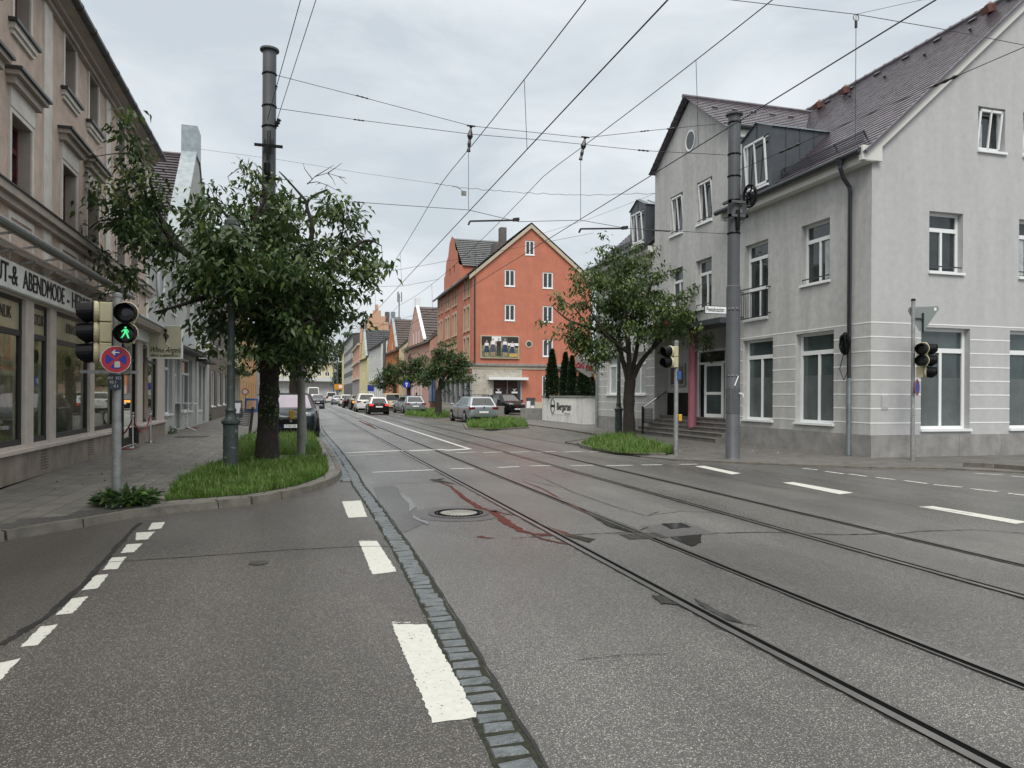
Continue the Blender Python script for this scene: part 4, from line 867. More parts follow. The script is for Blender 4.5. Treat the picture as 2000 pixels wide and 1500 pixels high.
m = MB(); fbox(m, Fe, 14.02, 14.22, 1.25, 1.62, -.02, 0); fbox(m, Fe, 14.05, 14.19, 1.3, 1.58, -.026, -.02); m.build('meter_flap', 'greywall_b', G_)

# ================================================================ right: orange gable house
M['orange'] = mat('terracotta_orange_render', (.475, .170, .108), .9, nscale=1.2, namt=.10, streak=.08, bump=.2, bscale=30)
M['trav'] = brickmat('travertine_cladding', (.46, .43, .37), (.40, .37, .31), (.30, .28, .24), .9, .22, .008, .7, rot=(rad(90),0,0), nz=.2)
M['beige'] = mat('beige_trim', (.47, .41, .31), .8, nscale=2, namt=.08)
M['brickdark'] = brickmat('dark_chimney_brick', (.07, .06, .055), (.05, .045, .04), (.2, .19, .18), .25, .075, .012, .8, rot=(rad(90),0,0))
OX, OY = 14.67, 66.0
O = thing('gable_house', 'orange gable house with a photo billboard and white framed windows', 'building', (OX, OY, 0))
def Oe(s, z, d): return (s-OX, d, z)
def Ost(s, z, d): return (d, s-OY, z)
def pw(u0, v0, u1, v1):
    a, b = yat(u0, v0, OY), yat(u1, v1, OY); return (a.x, b.x, b.z, a.z)
oe = [pw(986,526,1006,560), pw(1060,531,1080,564), pw(986,594,1006,627), pw(1060,597,1080,630), pw(1060,663,1080,697), pw(1026,469,1044,499)]
ob = pw(1059,733,1080,786)
pk = yat(1037,441,OY); el = yat(920,533,OY); er = yat(1152,560,OY)
m = MB(); wall(m, Oe, [(OX, el.z), (pk.x, pk.z), (26.4, el.z-.1)], 0, oe+[ob, (16.6,19.4,.3,3.05)], .12)
stw = []; zr = [(10.9,12.7),(7.8,9.9),(4.9,7.0)]
for z0, z1 in zr[1:]:
    for y_ in (67.3, 68.9, 73.4, 74.8, 77.3, 78.7, 81.6, 83.4): stw.append((y_, y_+.9, z0, z1))
for y_ in (67.3, 68.9, 81.6, 83.4): stw.append((y_, y_+.8, 11.0, 12.4))
for y_ in (73.4, 74.8, 77.3, 78.7): stw.append((y_, y_+.9, 10.9, 12.9))
wall(m, Ost, [(66, 13.1), (71.8, 13.1)], 3.6, [o for o in stw if o[1] < 71.8], .12)
wall(m, Ost, [(71.8,14.6),(72.6,14.9),(73.2,16.2),(74.2,16.6),(75.0,17.9),(76.3,18.4),(77.6,17.9),(78.4,16.6),(79.4,16.2),(80.0,14.9),(80.8,14.6)], 3.6, [o for o in stw if 71.8 < o[0] < 80.8]+[(74.6,75.3,14.3,15.1),(77.0,77.7,14.3,15.1)], .12)
wall(m, Ost, [(80.8, 13.1), (85, 13.1)], 3.6, [o for o in stw if o[0] > 80.8], .12)
m.quad((0,19,0),(11.7,19,0),(11.7,19,13),(0,19,13)); m.poly([(0,19,13.1),(pk.x-OX,19,pk.z),(11.7,19,13.1)])
m.poly([(0,5.8,13.1),(0,5.8,14.6),(3,5.8,14.6),(1.5,5.8,13.1)]); m.build('wall', 'orange', O)
for o in oe: window(Oe, o, O, .1, .12, (.5,), (), 'frame', 'glass', True, sillout=.05)
window(Oe, ob, O, .1, .1, (.33,.66), (), 'frame', 'glass', False)
for o in stw:
    w_ = window(Ost, o, O, .1, .1, (), (), 'beige', 'glass', False); q = MB(); fbox(q, Ost, o[0]-.12, o[0], o[2]-.1, o[3]+.15, -.05, 0); fbox(q, Ost, o[1], o[1]+.12, o[2]-.1, o[3]+.15, -.05, 0); fbox(q, Ost, o[0], o[1], o[3], o[3]+.25, -.06, 0); fbox(q, Ost, o[0]-.15, o[1]+.15, o[2]-.2, o[2]-.1, -.12, 0); q.build('surround', 'beige', w_)
c1 = yat(923,711,OY).z; m = MB(); fbox(m, Oe, OX-.2, 26.5, c1-.42, c1-.12, -.08, 0, 0); fbox(m, Oe, OX-.3, 26.6, c1-.12, c1+.08, -.25, 0, 1); fbox(m, Ost, 66, 85, c1-.42, c1-.12, -.08, 0, 0); fbox(m, Ost, 66, 85, c1-.12, c1+.08, -.25, 0, 1); fbox(m, Oe, 19.9, 26.4, 0, .95, -.05, 0, 0)
m.build('string_course', ['beige', 'plinth'], O)
x1 = yat(1019,760,OY).x; m = MB()
fbox(m, Oe, OX-.03, 16.6, 0, c1-.44, -.04, 0); fbox(m, Oe, 19.4, x1, 0, c1-.44, -.04, 0); fbox(m, Oe, 16.6, 19.4, 3.05, c1-.44, -.04, 0); m.build('stone_cladding', 'trav', O)
m = MB(); fbox(m, Oe, 16.1, 19.9, 3.0, 3.25, -.7, 0); m.build('awning_box', 'frame', O)
m = MB(); fbox(m, Oe, 16.6, 16.72, .3, 3.0, -.02, .1); fbox(m, Oe, 19.28, 19.4, .3, 3.0, -.02, .1); fbox(m, Oe, 18.0, 18.06, .3, 3.0, .0, .1); sw = m.build('shop_window', 'galv', O)
m = MB(); m.quad(Oe(16.6,.3,.08), Oe(19.4,.3,.08), Oe(19.4,3.05,.08), Oe(16.6,3.05,.08)); m.build('pane', 'glass', sw)
m = MB()
for x_ in (17.2, 18.75):
    fbox(m, Oe, x_-.28, x_+.28, 1.75, 1.92, -.0, .05)
    for s_ in (-.1, 0, .1): m.bar(Oe(x_, 1.95, .04), Oe(x_+s_*1.6, 2.2, .04), .03, .04)
m.build('window_sticker', 'signwhite', sw)
lt = yat(985,722,OY); m = MB()
for k in range(15):
    if k != 7: m.box(lt.x-OX-1.2+k*.17, lt.x-OX-1.2+k*.17+.11, -.06, -.04, lt.z-.1, lt.z+.1+.03*(k % 2))
m.build('pale_faded_letters', 'beige', O)
m = MB(); wall(m, Ost, [(66, 3.6), (85, 3.6)], 0, [(66.3,84.6,.7,3.1)], .3); m.build('shop_front_wall', 'trav', O)
m = MB(); fbox(m, Ost, 66.3, 84.6, .66, .74, .04, .25)
for k in range(8): fbox(m, Ost, 66.3+k*2.6, 66.5+k*2.6, .74, 3.1, .05, .25)
sw = m.build('street_shop_window', 'galv', O); m = MB(); m.quad(Ost(66.3,.7,.25), Ost(84.6,.7,.25), Ost(84.6,3.1,.25), Ost(66.3,3.1,.25)); m.build('pane', 'glass', sw)
m = MB(); pr = (pk.x-OX, -.25, pk.z+.25); tiles(m, (-.5,-.3,el.z-.25), (-.5,19.2,el.z-.25), (pr[0],-.3,pr[2]), (pr[0],19.2,pr[2]), 26, .07, wave=.5); m.poly([(12.1,-.3,el.z-.25),(12.1,19.2,el.z-.25),(pr[0],19.2,pr[2]),(pr[0],-.3,pr[2])])
tiles(m, (0.2,5.6,14.5), (4.6,5.6,14.5), (.2,10.3,18.2), (5.5,10.3,18.2), 14, .06, wave=.45); m.poly([(.2,15,14.5),(4.6,15,14.5),(5.5,10.3,18.2),(.2,10.3,18.2)]); m.build('roof', 'tile_dark', O)
m = MB()
for sx in (-1, 1):
    a = (-.35, el.z-.22) if sx < 0 else (12.0, el.z-.32)
    V = [(a[0],-.22,a[1]),(pr[0],-.22,pr[2]-.12),(pr[0],-.22,pr[2]-.5),(a[0],-.22,a[1]-.38)]; V2 = [(x,-.02,z) for x, y_, z in V]; m.add(V+V2, [(0,1,2,3),(4,7,6,5),(0,4,5,1),(1,5,6,2),(2,6,7,3),(3,7,4,0)])
m.build('verge_board', 'beige', O)
m = MB(); a = yat(983,478,67.5); m.box(a.x-.85-OX, a.x+.5-OX, 1.6, 3.0, a.z-3.5, a.z+.2); m.box(a.x-.2-OX, a.x+.4-OX, 1.8, 2.6, a.z+.2, a.z+1.75); b = yat(981,435,67.5); m.build('chimney', 'brickdark', O)
m = MB(); m.tube([(.15,-.12,el.z-.3),(.2,-.12,c1+.1)], .07, 8); m.tube([(-.5,-.2,el.z-.3),(-.5,19,el.z-.3)], .1, 8); m.build('downpipe', 'gutter', O)
m = MB(); q = yat(1033,672,OY); m.lathe([(.36,-.04),(.36,0)], Oe(q.x, q.z, 0), 20, 0, 'y'); rr = m.build('round_window', 'beige', O); m = MB(); m.lathe([(.24,-.05),(.24,-.042)], Oe(q.x, q.z, 0), 20, 0, 'y'); m.build('pane', 'glass', rr)
# billboard
x0, x1b, z0, z1 = pw(938,655,1013,701); bd = thing('billboard', 'framed photo billboard of five people in traditional dress on the orange gable wall', 'billboard', ((x0+x1b)/2, OY-.12, (z0+z1)/2)); hw, hh = (x1b-x0)/2, (z1-z0)/2
MB().box(-hw,hw,-.06,.1,-hh,hh).build('frame', 'beige', bd)
M['bbgreen'] = mat('billboard_meadow', (.16, .18, .10), .5, nscale=3, namt=.5); M['bbdark'] = mat('billboard_dark', (.02, .022, .02), .5); M['bbnavy'] = mat('billboard_navy', (.02, .04, .09), .5, nscale=4, namt=.5); M['skin'] = mat('skin', (.42, .25, .18), .6); M['bbgold'] = mat('billboard_gold', (.5, .33, .1), .5)
m = MB(); def_ = -.065; h_ = hw-.08; k_ = hh-.08
def pr_(x0, x1, z0, z1, mi, y_=-.066): m.quad((x0,y_,z0),(x1,y_,z0),(x1,y_,z1),(x0,y_,z1), mi)
pr_(-h_,h_,-k_,.15*k_,0); pr_(-h_,-.45*h_,.15*k_,k_,1); pr_(-.45*h_,.05*h_,.15*k_,k_,2); pr_(.05*h_,.4*h_,.15*k_,k_,3); pr_(.4*h_,h_,.4*k_,k_,1); pr_(.4*h_,h_,.0*k_,.4*k_,2)
for i, (x_, tp, sk) in enumerate(((-.72,.62,1),(-.38,.82,1),(-.07,.85,0),(.26,.82,1),(.66,.55,1))):
    x_ *= h_; H = (tp+.85)*k_; b0 = -.85*k_; s_ = H*.13; y_ = -.07-.002*i
    m.poly([(x_+s_*.42*math.cos(a), y_, b0+H-s_*.5+s_*.55*math.sin(a)) for a in np.linspace(0, 2*math.pi, 12)[:-1]], 4)
    m.poly([(x_-s_*.9,y_,b0+H*.62),(x_+s_*.9,y_,b0+H*.62),(x_+s_*1.0,y_,b0+H*.84),(x_-s_*1.0,y_,b0+H*.84)], 2 if sk else 1)
    m.poly([(x_-s_*1.5,y_,b0+H*.50),(x_-s_*1.2,y_,b0+H*.46),(x_-s_*.8,y_,b0+H*.84),(x_-s_*1.2,y_,b0+H*.82)], 4); m.poly([(x_+s_*1.5,y_,b0+H*.50),(x_+s_*1.2,y_,b0+H*.46),(x_+s_*.8,y_,b0+H*.84),(x_+s_*1.2,y_,b0+H*.82)], 4)
    if sk:
        m.poly([(x_-s_*1.5,y_-.001,b0+H*.22),(x_+s_*1.5,y_-.001,b0+H*.22),(x_+s_*.75,y_-.001,b0+H*.66),(x_-s_*.75,y_-.001,b0+H*.66)], 5 if i != 1 else 3)
        for q in (-.5, .5): m.poly([(x_+q*s_-s_*.2,y_,b0),(x_+q*s_+s_*.2,y_,b0),(x_+q*s_+s_*.25,y_,b0+H*.24),(x_+q*s_-s_*.25,y_,b0+H*.24)], 4)
    else:
        for q in (-.45, .45): m.poly([(x_+q*s_-s_*.35,y_,b0),(x_+q*s_+s_*.35,y_,b0),(x_+q*s_+s_*.45,y_,b0+H*.64),(x_+q*s_-s_*.45,y_,b0+H*.64)], 1)
pr_(.5*h_, .95*h_, -.92*k_, -.6*k_, 6, -.09)
m.build('picture', ['bbgreen', 'bbdark', 'signwhite', 'mast', 'skin', 'bbnavy', 'bbgold'], bd, fix=False)

# ================================================================ right: the far row
def rowR(name, label, xn, y0, y1, ez, rz, col, roofm, gz=None, gcol=None, ops=(), deep=12, sidecol=None, xf=None, gcope='white', step=False, gy=None):
    """house whose street face runs from (xn, y0) to (xf, y1); ez eaves, rz ridge; gz peak of a street gable"""
    xf = xn if xf is None else xf; ang = math.atan2(-(xf-xn), y1-y0); L = math.hypot(xf-xn, y1-y0)
    b = thing(name, label, 'building', (xn, y0, 0), ang); F = lambda s, z, d: (d, s, z); m = MB(); n = []
    if gz:
        g0, g1 = gy or (L*.15, L*.85); gm_ = (g0+g1)/2
        segs = [([(0,ez),(g0,ez)]), ([(g0,ez+.4),(gm_-.4,gz),(gm_+.4,gz),(g1,ez+.4)]), ([(g1,ez),(L,ez)])]
        for s in segs:
            if s[-1][0]-s[0][0] > .05: wall(m, F, s, 0, [o for o in ops if s[0][0] <= o[0] and o[1] <= s[-1][0]], .12)
        ops = [o for o in ops if any(s[0][0] <= o[0] and o[1] <= s[-1][0] for s in segs)]
    else: wall(m, F, [(0,ez),(L,ez)], 0, list(ops), .12)
    m.poly([(0,0,0),(deep,0,0),(deep,0,ez),(deep/2,0,rz),(0,0,ez)], 1); m.poly([(0,L,0),(deep,L,0),(deep,L,ez),(deep/2,L,rz),(0,L,ez)], 1)
    m.build('wall', [col, sidecol or col], b); m = MB()
    tiles(m, (-.4,-.15,ez-.3), (-.4,L+.15,ez-.3), (deep/2,-.15,rz+.12), (deep/2,L+.15,rz+.12), 18, .08, wave=.8); m.poly([(deep+.3,-.15,ez-.2),(deep+.3,L+.15,ez-.2),(deep/2,L+.15,rz+.12),(deep/2,-.15,rz+.12)])
    if gz: 
        tiles(m, (.3,g0-.1,ez+.5), (deep*.45,g0-.1,ez+.5), (.3,gm_,gz), (deep*.5,gm_,gz), 12, .07, wave=.8); m.poly([(.3,g1+.1,ez+.5),(deep*.45,g1+.1,ez+.5),(deep*.5,gm_,gz),(.3,gm_,gz)])
        m.build('roof', roofm, b); m = MB(); m.poly([(.32,g0,ez-.5),(deep*.4,g0,ez-.5),(deep*.4,g0,ez+.6),(.32,g0,ez+.6)], 1)
        for a, c in (((g0-.1,ez+.35),(gm_-.4,gz)), ((g1+.1,ez+.35),(gm_+.4,gz))):
            m.add([(-.08,a[0],a[1]),(.32,a[0],a[1]),(.32,c[0],c[1]),(-.08,c[0],c[1]),(-.08,a[0],a[1]+.18),(.32,a[0],a[1]+.18),(.32,c[0],c[1]+.18),(-.08,c[0],c[1]+.18)], [(0,1,2,3),(4,7,6,5),(0,4,5,1),(1,5,6,2),(2,6,7,3),(3,7,4,0)], 0)
        m.box(-.1, .5, gm_-.5, gm_+.5, gz-.1, gz+1.1, 0); m.build('gable_coping', [gcope, col], b)
    else: m.build('roof', roofm, b)
    for o in ops: window(F, o, b, .1, .1, (.5,), (), 'frame', 'glass', False)
    return b, L
def G2(L, n, rows, w_=1.1): return [(L*(k+.5)/n-w_/2, L*(k+.5)/n+w_/2, a, c) for a, c in rows for k in range(n)]
M['pinkwall'] = mat('rose_pink_render', (.50, .30, .24), .85, nscale=1.5, namt=.08); M['orangewall'] = mat('bright_orange_render', (.50, .17, .055), .85, nscale=1.5, namt=.08)
M['whitewall'] = mat('white_render', (.55, .56, .54), .85, nscale=1.5, namt=.06, streak=.06); M['yellowwall'] = mat('pale_yellow_render', (.58, .52, .28), .85, nscale=1.5, namt=.06)
M['salmon'] = mat('salmon_render', (.50, .31, .21), .85, nscale=1, namt=.06); M['darkfront'] = mat('dark_office_front', (.07, .065, .06), .6, nscale=2, namt=.2); M['slate'] = mat('slate_shingles', (.16, .16, .17), .6, nscale=6, namt=.3)
rowR('pink_row_house', 'rose pink house with white coped street gable next to the orange gable house', 14.3, 88.0, 107.0, 8.2, 14.2, 'pinkwall', 'tile_brown', 13.4, ops=[(5,6.2,.6,3),(7,8.2,.6,3),(9,10.2,.6,3),(11,12.2,.6,3),(7,7.8,8.4,10.2),(9,9.8,8.4,10.2),(11,11.8,8.4,10.2),(6,6.9,4.6,6.3),(9,9.9,4.6,6.3),(12,12.9,4.6,6.3)], xf=13.6, gy=(4,15.5), sidecol='pinkwall', deep=14)
rowR('orange_row_house', 'small bright orange house with pale coping and dark tiled roof in the far row', 13.1, 109.0, 124.0, 8.4, 14.0, 'orangewall', 'tile_brown', 13.6, ops=[(5,6,4.8,6.4),(7,8,4.8,6.4),(9,10,4.8,6.4),(5,6.4,.6,2.8),(8,9.4,.6,2.8),(6.8,7.6,8.6,10)], xf=12.6, gy=(3.2,12.5), sidecol='creamwall', deep=13, gcope='zinc')
bw, L = rowR('white_row_house', 'white rendered house with hipped dark roof in the far row', 12.2, 127.0, 146.0, 10.4, 15.5, 'whitewall', 'tile_brown', ops=G2(19, 6, [(.6,2.8),(4.3,6.0),(7.6,9.0)]), xf=11.6, deep=16)
rowR('yellow_row_house', 'narrow pale yellow house with grey zinc gable in the far row', 11.55, 149.0, 162.0, 9.0, 13.5, 'yellowwall', 'gutter', 15.2, ops=[(3,3.9,.6,2.8),(5,5.9,.6,2.8),(7,7.9,.6,2.8),(9,9.9,.6,2.8),(4,4.8,4.6,6.6),(6,6.8,4.6,6.6),(8,8.8,4.6,6.6),(5.8,6.6,8.4,10)], xf=11.0, gy=(2,11), gcope='zinc', deep=12)
# stepped gable house
sg_ = thing('stepped_gable_house', 'tall salmon house with stepped end gable towering over the far row', 'building', (11.6, 172.0, 0), rad(-.7)); m = MB(); m.box(0, 12.5, .0, 34, 0, 13.3, 0)
st = [(1,18),(1,20.6),(2.4,20.6),(2.4,22.0),(4.6,22.0),(4.6,23.6),(6.6,23.6),(6.6,25.2),(7.6,25.2),(7.6,26.8),(9.0,26.8),(9.0,25.2),(10.2,25.2),(10.2,23.6),(12.2,23.6),(12.2,22.0),(13.6,22.0),(13.6,20.2),(15.0,20.2),(15.0,18.5),(16.8,18.5),(16.8,17.0),(19,17.0),(19,16),(1,16)]
m.prism(st, -.02, .6, lambda a, b, h: ((a-.9)*.52, h, b*.84)); m.build('wall', 'salmon', sg_)
m = MB(); tiles(m, (-.3,.6,13.3), (-.3,34,13.3), (3.6,.6,18.8), (3.6,34,18.8), 16, .1); m.poly([(12.7,.6,13.3),(12.7,34,13.3),(3.6,34,18.8),(3.6,.6,18.8)]); m.build('roof', 'tile_red', sg_)
FS = lambda s, z, d: (d, s, z)
m = MB(); fbox(m, FS, 0, 34, 0, 5, -.05, 0); m.build('stone_base', 'plinth', sg_); m = MB()
for z in (5.1, 9.0, 13.0): fbox(m, FS, -.3, 34.3, z, z+.4, -.5, 0)
m.build('cornice', 'beige', sg_)
for k in range(7):
    for z0 in (6.2, 10.0): window(FS, (2.5+k*4.4, 3.9+k*4.4, z0, z0+2.2), sg_, .02, .15, (.5,), (), 'pinkwall', 'glass', False)
m = MB(); m.box(5.9,6.9,.8,2.2,14,21.0); m.build('chimney', 'brickdark', sg_)
bb_ = thing('flat_roof_house', 'long building with rooftop plant and red tiled attic behind the far row', 'building', (24.2, 214.0, 0)); bb_.scale = (1, 1, .93); m = MB(); m.box(0, 30, 0, 20, 0, 18.6); m.build('wall', 'pinkwall', bb_); m = MB(); tiles(m, (-.3,-.3,18.6),(30.3,-.3,18.6),(-.3,3,23.6),(30.3,3,23.6), 12, .1); m.box(-.3,30.3,3,20,18.6,23.4); m.build('roof', 'tile_red', bb_); m = MB(); m.box(-.5,30.5,2.7,20.2,23.6,24.1); m.build('roof_edge', 'zinc', bb_)
m = MB(); m.box(-.2,2.6,5,8,24.1,26.6); m.box(3.2,4.2,5,6,24.1,26); m.build('rooftop_plant', 'galv', bb_); m = MB(); m.tube([(2.0,4.5,24.1),(2.0,4.5,34)], .2, 8)
for k in range(3):
    a = 2*math.pi*k/3; m.box(2+.7*math.cos(a)-.16, 2+.7*math.cos(a)+.16, 4.5+.7*math.sin(a)-.15, 4.5+.7*math.sin(a)+.15, 31.5, 34.6); m.tube([(2,4.5,33),(2+.7*math.cos(a),4.5+.7*math.sin(a),33)], .06, 6)
m.build('antenna_mast', 'galv', bb_)
rowR('dark_office_block', 'dark grey office block with bands of windows in the far row', 12.5, 214.0, 262.0, 19.2, 19.8, 'darkfront', 'gutter', ops=G2(48, 12, [(5,7.2),(8.6,10.8),(12.2,14.4),(15.6,17.8)], 3.0), xf=12.3, deep=14)
rowR('yellow_end_house', 'tall thin yellow house at the far end of the right row', 12.5, 268.0, 290.0, 17.0, 18.0, 'yellowwall', 'tile_brown', ops=G2(22, 4, [(5,7),(9,11),(13,15)], 1.4), xf=12.9)
eb = thing('end_building', 'pale yellow building with a dark window strip closing the street far away', 'building', (-14, 330, 0)); m = MB(); f = lambda s, z, d: (s, d, z); eo = [(1+k*3.4, 3+k*3.4, 3, 6) for k in range(10)]+[(1+k*3.4, 3+k*3.4, 9.5, 11.5) for k in range(10)]
wall(m, f, [(0, 15.5), (36, 15.5)], 0, eo, .2); m.build('wall', 'creamwall', eb); m = MB(); m.box(-1, 37, -.6, -.2, 0, 7.2); m.build('grey_lower_front', 'greywall', eb); m = MB(); m.box(1, 34, .4, 12, 15.5, 18.6); m.box(-1,37,-.8,14,15.3,15.6); m.build('attic', 'greywall', eb); m = MB(); m.box(-.5,36,-.2,12,18.6,19); m.build('flat_roof', 'zincd', eb)
for o in eo: window(f, o, eb, .15, .2, (.5,), (), 'frame', 'glass', False)
for k in range(9): window(f, (2+k*3.6, 5+k*3.6, 16, 18.2), eb, .37, .2, (.5,), (), 'frame', 'glass', False)
m = MB(); m.box(-2, 38, -4, -.1, 7.2, 9); m.build('white_balcony', 'whitewall', eb)
# ================================================================ masts, lamps, signals
Yv = Vector((0, 0, 0))
def W(u, v, z=None, P=None, Q=None, Y=None):
    if z is not None: x, y = gat(u, v, z); return Vector((x, y, z))
    if Y is not None: return yat(u, v, Y)
    return pat(u, v, P, Q)
mL = gat(522, 896, .1); mR = gat(1430.5, 896, .03)
def mast(name, label, p, z0, ztop, extra, r0=.168, r1=.148):
    t = thing(name, label, 'mast', (p[0], p[1], z0), group='grey tram wire masts'); m = MB(); h = ztop-z0
    m.lathe([(r0+.02,0),(r0,.03),(r0,.5*h),(r1,.5*h+.02),(r1,h-.1),(r1+.0,h-.03)], n=10); m.build('pole', 'mast', t, smooth=True)
    m = MB(); m.lathe([(r1,h-.04),(r1+.06,h-.02),(r1+.06,h+.02),(.03,h+.05)], n=16); m.build('cap', 'mastd', t)
    for z in extra: MB().lathe([(r1+.012,z-.02),(r1+.02,z),(r1+.012,z+.02)], n=14).build('strap', 'black', t)
    return t
ztL = pat(522, 98, mL, mR).z; tL = mast('wire_mast', 'tall grey wire mast rising out of the big left tree', mL, .1, ztL, [pat(522, v, mL, mR).z-.1 for v in (145, 208, 248)])
ztR = pat(1434, 224, mL, mR).z; zr = lambda v: pat(1432, v, mL, mR).z-.03
tR = mast('wire_mast', 'tall grey wire mast in front of the grey corner building carrying the street name plate', mR, .03, ztR, [zr(v) for v in (240, 302, 345, 392, 456, 607, 735)])
m = MB()
for z in (zr(398), zr(425)): m.box(-.26, .26, -.22, -.16, z-.03, z+.03); m.box(-.26, -.2, -.22, .1, z-.03, z+.03); m.box(.2, .26, -.22, .1, z-.03, z+.03)
for k in range(6): m.bar((.12+.02*k, -.2, zr(398)), (.12+.02*k, -.2, zr(425)), .012, .012)
m.build('clamp', 'mastd', tR)
m = MB(); wc = Vector((.28, -.25, zr(386)));  n_ = 22
for r_, t_ in ((.27, .03), (.21, .015), (.07, .05)): m.tube([wc+Vector((.30*r_*math.cos(a), -.95*r_*math.cos(a)*.6, r_*math.sin(a)))*1.0 for a in np.linspace(0, 2*math.pi, n_)], t_, 6)
for k in range(5): a = 2*math.pi*k/5; m.bar(wc, wc+Vector((.08*math.cos(a), -.15*math.cos(a), .25*math.sin(a))), .03, .03)
m.bar(wc+Vector((.02,0,-.25)), (.1,-.2,zr(440)), .012, .012); m.build('tension_wheel', 'black', tR)
m = MB(); m.lathe([(.05,0),(.06,.1),(.06,.38),(.05,.48)], (.0, -.175, zr(452)), 10); m.build('tension_weight', 'black', tR)
m = MB()
for (u, v, z_) in ((1428, 735, 0), (1429, 772, 0)): pass
m.obox((-.02,-.19,zr(744)), (.05,0,.12), (0,.004,0), (.012,0,-.005)); m.obox((.11,-.19,zr(768)), (.06,0,.0), (0,.004,0), (0,0,.012)); m.obox((.165,-.19,zr(771)), (.012,0,0), (0,.004,0), (0,0,.05)); m.lathe([(.162,0),(.165,.004),(.162,.008)], (0,0,zr(735)+.02), 16); m.lathe([(.162,0),(.165,.004),(.162,.008)], (0,0,zr(603)), 16)
m.build('torn_sticker', 'signwhite', tR)
m = MB(); m.lathe([(.172,0),(.174,.01),(.174,.62),(.172,.63)], (0,0,zr(808)), 10); m.build('dark_paint_band', 'mastd', tR)
# gear on the left mast
m = MB(); zl = lambda v: pat(522, v, mL, mR).z-.1
m.box(-.3,.3,-.24,-.16,zl(292),zl(288)); m.box(-.26,.26,-.24,-.16,zl(355),zl(351))
for k in range(7): m.bar((-.08+.03*k,-.25,zl(305)), (-.08+.03*k,-.25,zl(262 if 1 < k < 5 else 280)), .016, .03)
m.lathe([(.07,0),(.08,.05),(.08,.25),(.05,.3)], (-.02,-.26,zl(348)), 10); m.bar((-.02,-.25,zl(330)), (-.02,-.25,zl(290)), .05, .05); m.build('tension_gear', 'black', tL)

def lamp(label, p, z0, H=4.85):
    t = thing('street_lamp', label, 'street lamp', (p[0], p[1], z0), group='green cast iron street lamps'); m = MB(); s = H/5.35
    m.lathe([(.16,0),(.155,.05),(.15,.9),(.155,.95),(.19,.98),(.19,1.03),(.15,1.06),(.115,1.1),(.10,1.22),(.12,1.25),(.10,1.29),(.085,1.32),(.075,2.2),(.07,4.1),(.065,4.35),(.10,4.42),(.11,4.5),(.07,4.55),(.05,4.6)], n=14)
    m.build('post', 'lampgreen', t, smooth=True); m = MB(); m.lathe([(.14,4.60),(.26,4.98),(.24,5.0)], n=12); m.build('lantern_glass', 'lampglass', t)
    m = MB(); m.lathe([(.15,4.56),(.15,4.61),(.1,4.6)], n=12); m.lathe([(.30,4.98),(.31,5.01),(.14,5.15),(.15,5.17),(.15,5.26),(.09,5.29),(.08,5.33),(.0,5.36)], n=16); m.build('lantern_roof', 'lampgreen', t); t.scale = (s,)*3; return t
lamp('green cast iron street lamp with flaking paint in the left grass verge', gat(450, 917, .1), .1); lamp('green street lamp half hidden behind the right tree', gat(1208, 846, .03), .03, 5.2)

M['lens'] = mat('dark_lens', (.02, .022, .022), .15); M['lensred'] = mat('lit_red_lens', (.3,.01,.01), .3, emit=(.9,.03,.03), estr=.55); M['walkgreen'] = mat('lit_green_walker', (.02,.3,.1), .4, emit=(.08,1,.32), estr=.6)
def head(label, n, loc, yaw, lit=None, name='traffic_light', parent=None, cat='traffic light', sc=1):
    """yaw: direction the lamps face, radians ccw from -Y"""
    t = thing(name, label, cat, loc, yaw) if parent is None else bpy.data.objects.new(name, None)
    if parent is not None: COL.objects.link(t); t.parent = parent; t.location = loc; t.rotation_euler = (0,0,yaw)
    t.scale = (sc,)*3; s = .28; H = s*n; m = MB(); wb = .11 if cat == 'traffic light' else .085
    for k in range(n): m.box(-wb,wb,-.02,.13,k*s+.006,k*s+s-.006)
    for k in range(n): m.lathe([(.13,.0),(.155,-.03),(.15,-.07)], (0,-.02,k*s+s/2), 20, None, 'y')
    hs = m.build('housing', 'signal_cream', t, smooth=False, bevel=.012)
    m = MB()
    for k in range(n):
        c = (0,-.08,k*s+s/2); m.lathe([(.138,.02),(.142,-.01),(.136,-.03)], c, 20, None, 'y'); V = []; nn = 20
        for j, d in enumerate((0, .22)):
            for q in range(nn):
                a = math.pi*(-.44+1.88*q/(nn-1)); dd = d*(1 if math.sin(a) > -.3 else max(.40, 1+(math.sin(a)+.3)*.85)) if j else 0; V.append((c[0]+.132*math.cos(a), c[1]-dd, c[2]+.132*math.sin(a)-.03*j*(d/.3)))
        m.add(V, [(q, q+1, nn+q+1, nn+q) for q in range(nn-1)]); m.add([(x*.965, y, c[2]+(z-c[2])*.965) for x, y, z in V], [(q, q+1, nn+q+1, nn+q) for q in range(nn-1)])
    m.build('visors', 'black', t)
    for k in range(n):
        c = (0,-.115,k*s+s/2); q = MB(); q.lathe([(.13,0),(.11,-.012),(.05,-.02)], c, 20, None, 'y'); isl = lit == k
        q.build('lens', 'lensred' if isl else 'lens', t)
    return t
def walker(parent, z, mt, sc=1.0):
    m = MB(); y = -.142
    def p(P): m.poly([(x*sc, y, z+h*sc) for x, h in P])
    p([(.0+.017*math.cos(a), .085+.017*math.sin(a)) for a in np.linspace(0, 6.28, 10)[:-1]])
    p([(-.025,.06),(.025,.062),(.03,.0),(-.02,-.0)]); p([(-.025,.06),(-.065,.02),(-.055,.012),(-.02,.04)]); p([(.025,.06),(.05,.03),(.045,-.0),(.034,.0),(.036,.03),(.02,.045)])
    p([(-.02,.002),(.01,.002),(-.045,-.085),(-.075,-.09),(-.06,-.075)]); p([(.0,.002),(.03,.002),(.055,-.075),(.06,-.095),(.035,-.09)]); m.build('walking_figure', mt, parent, fix=False)
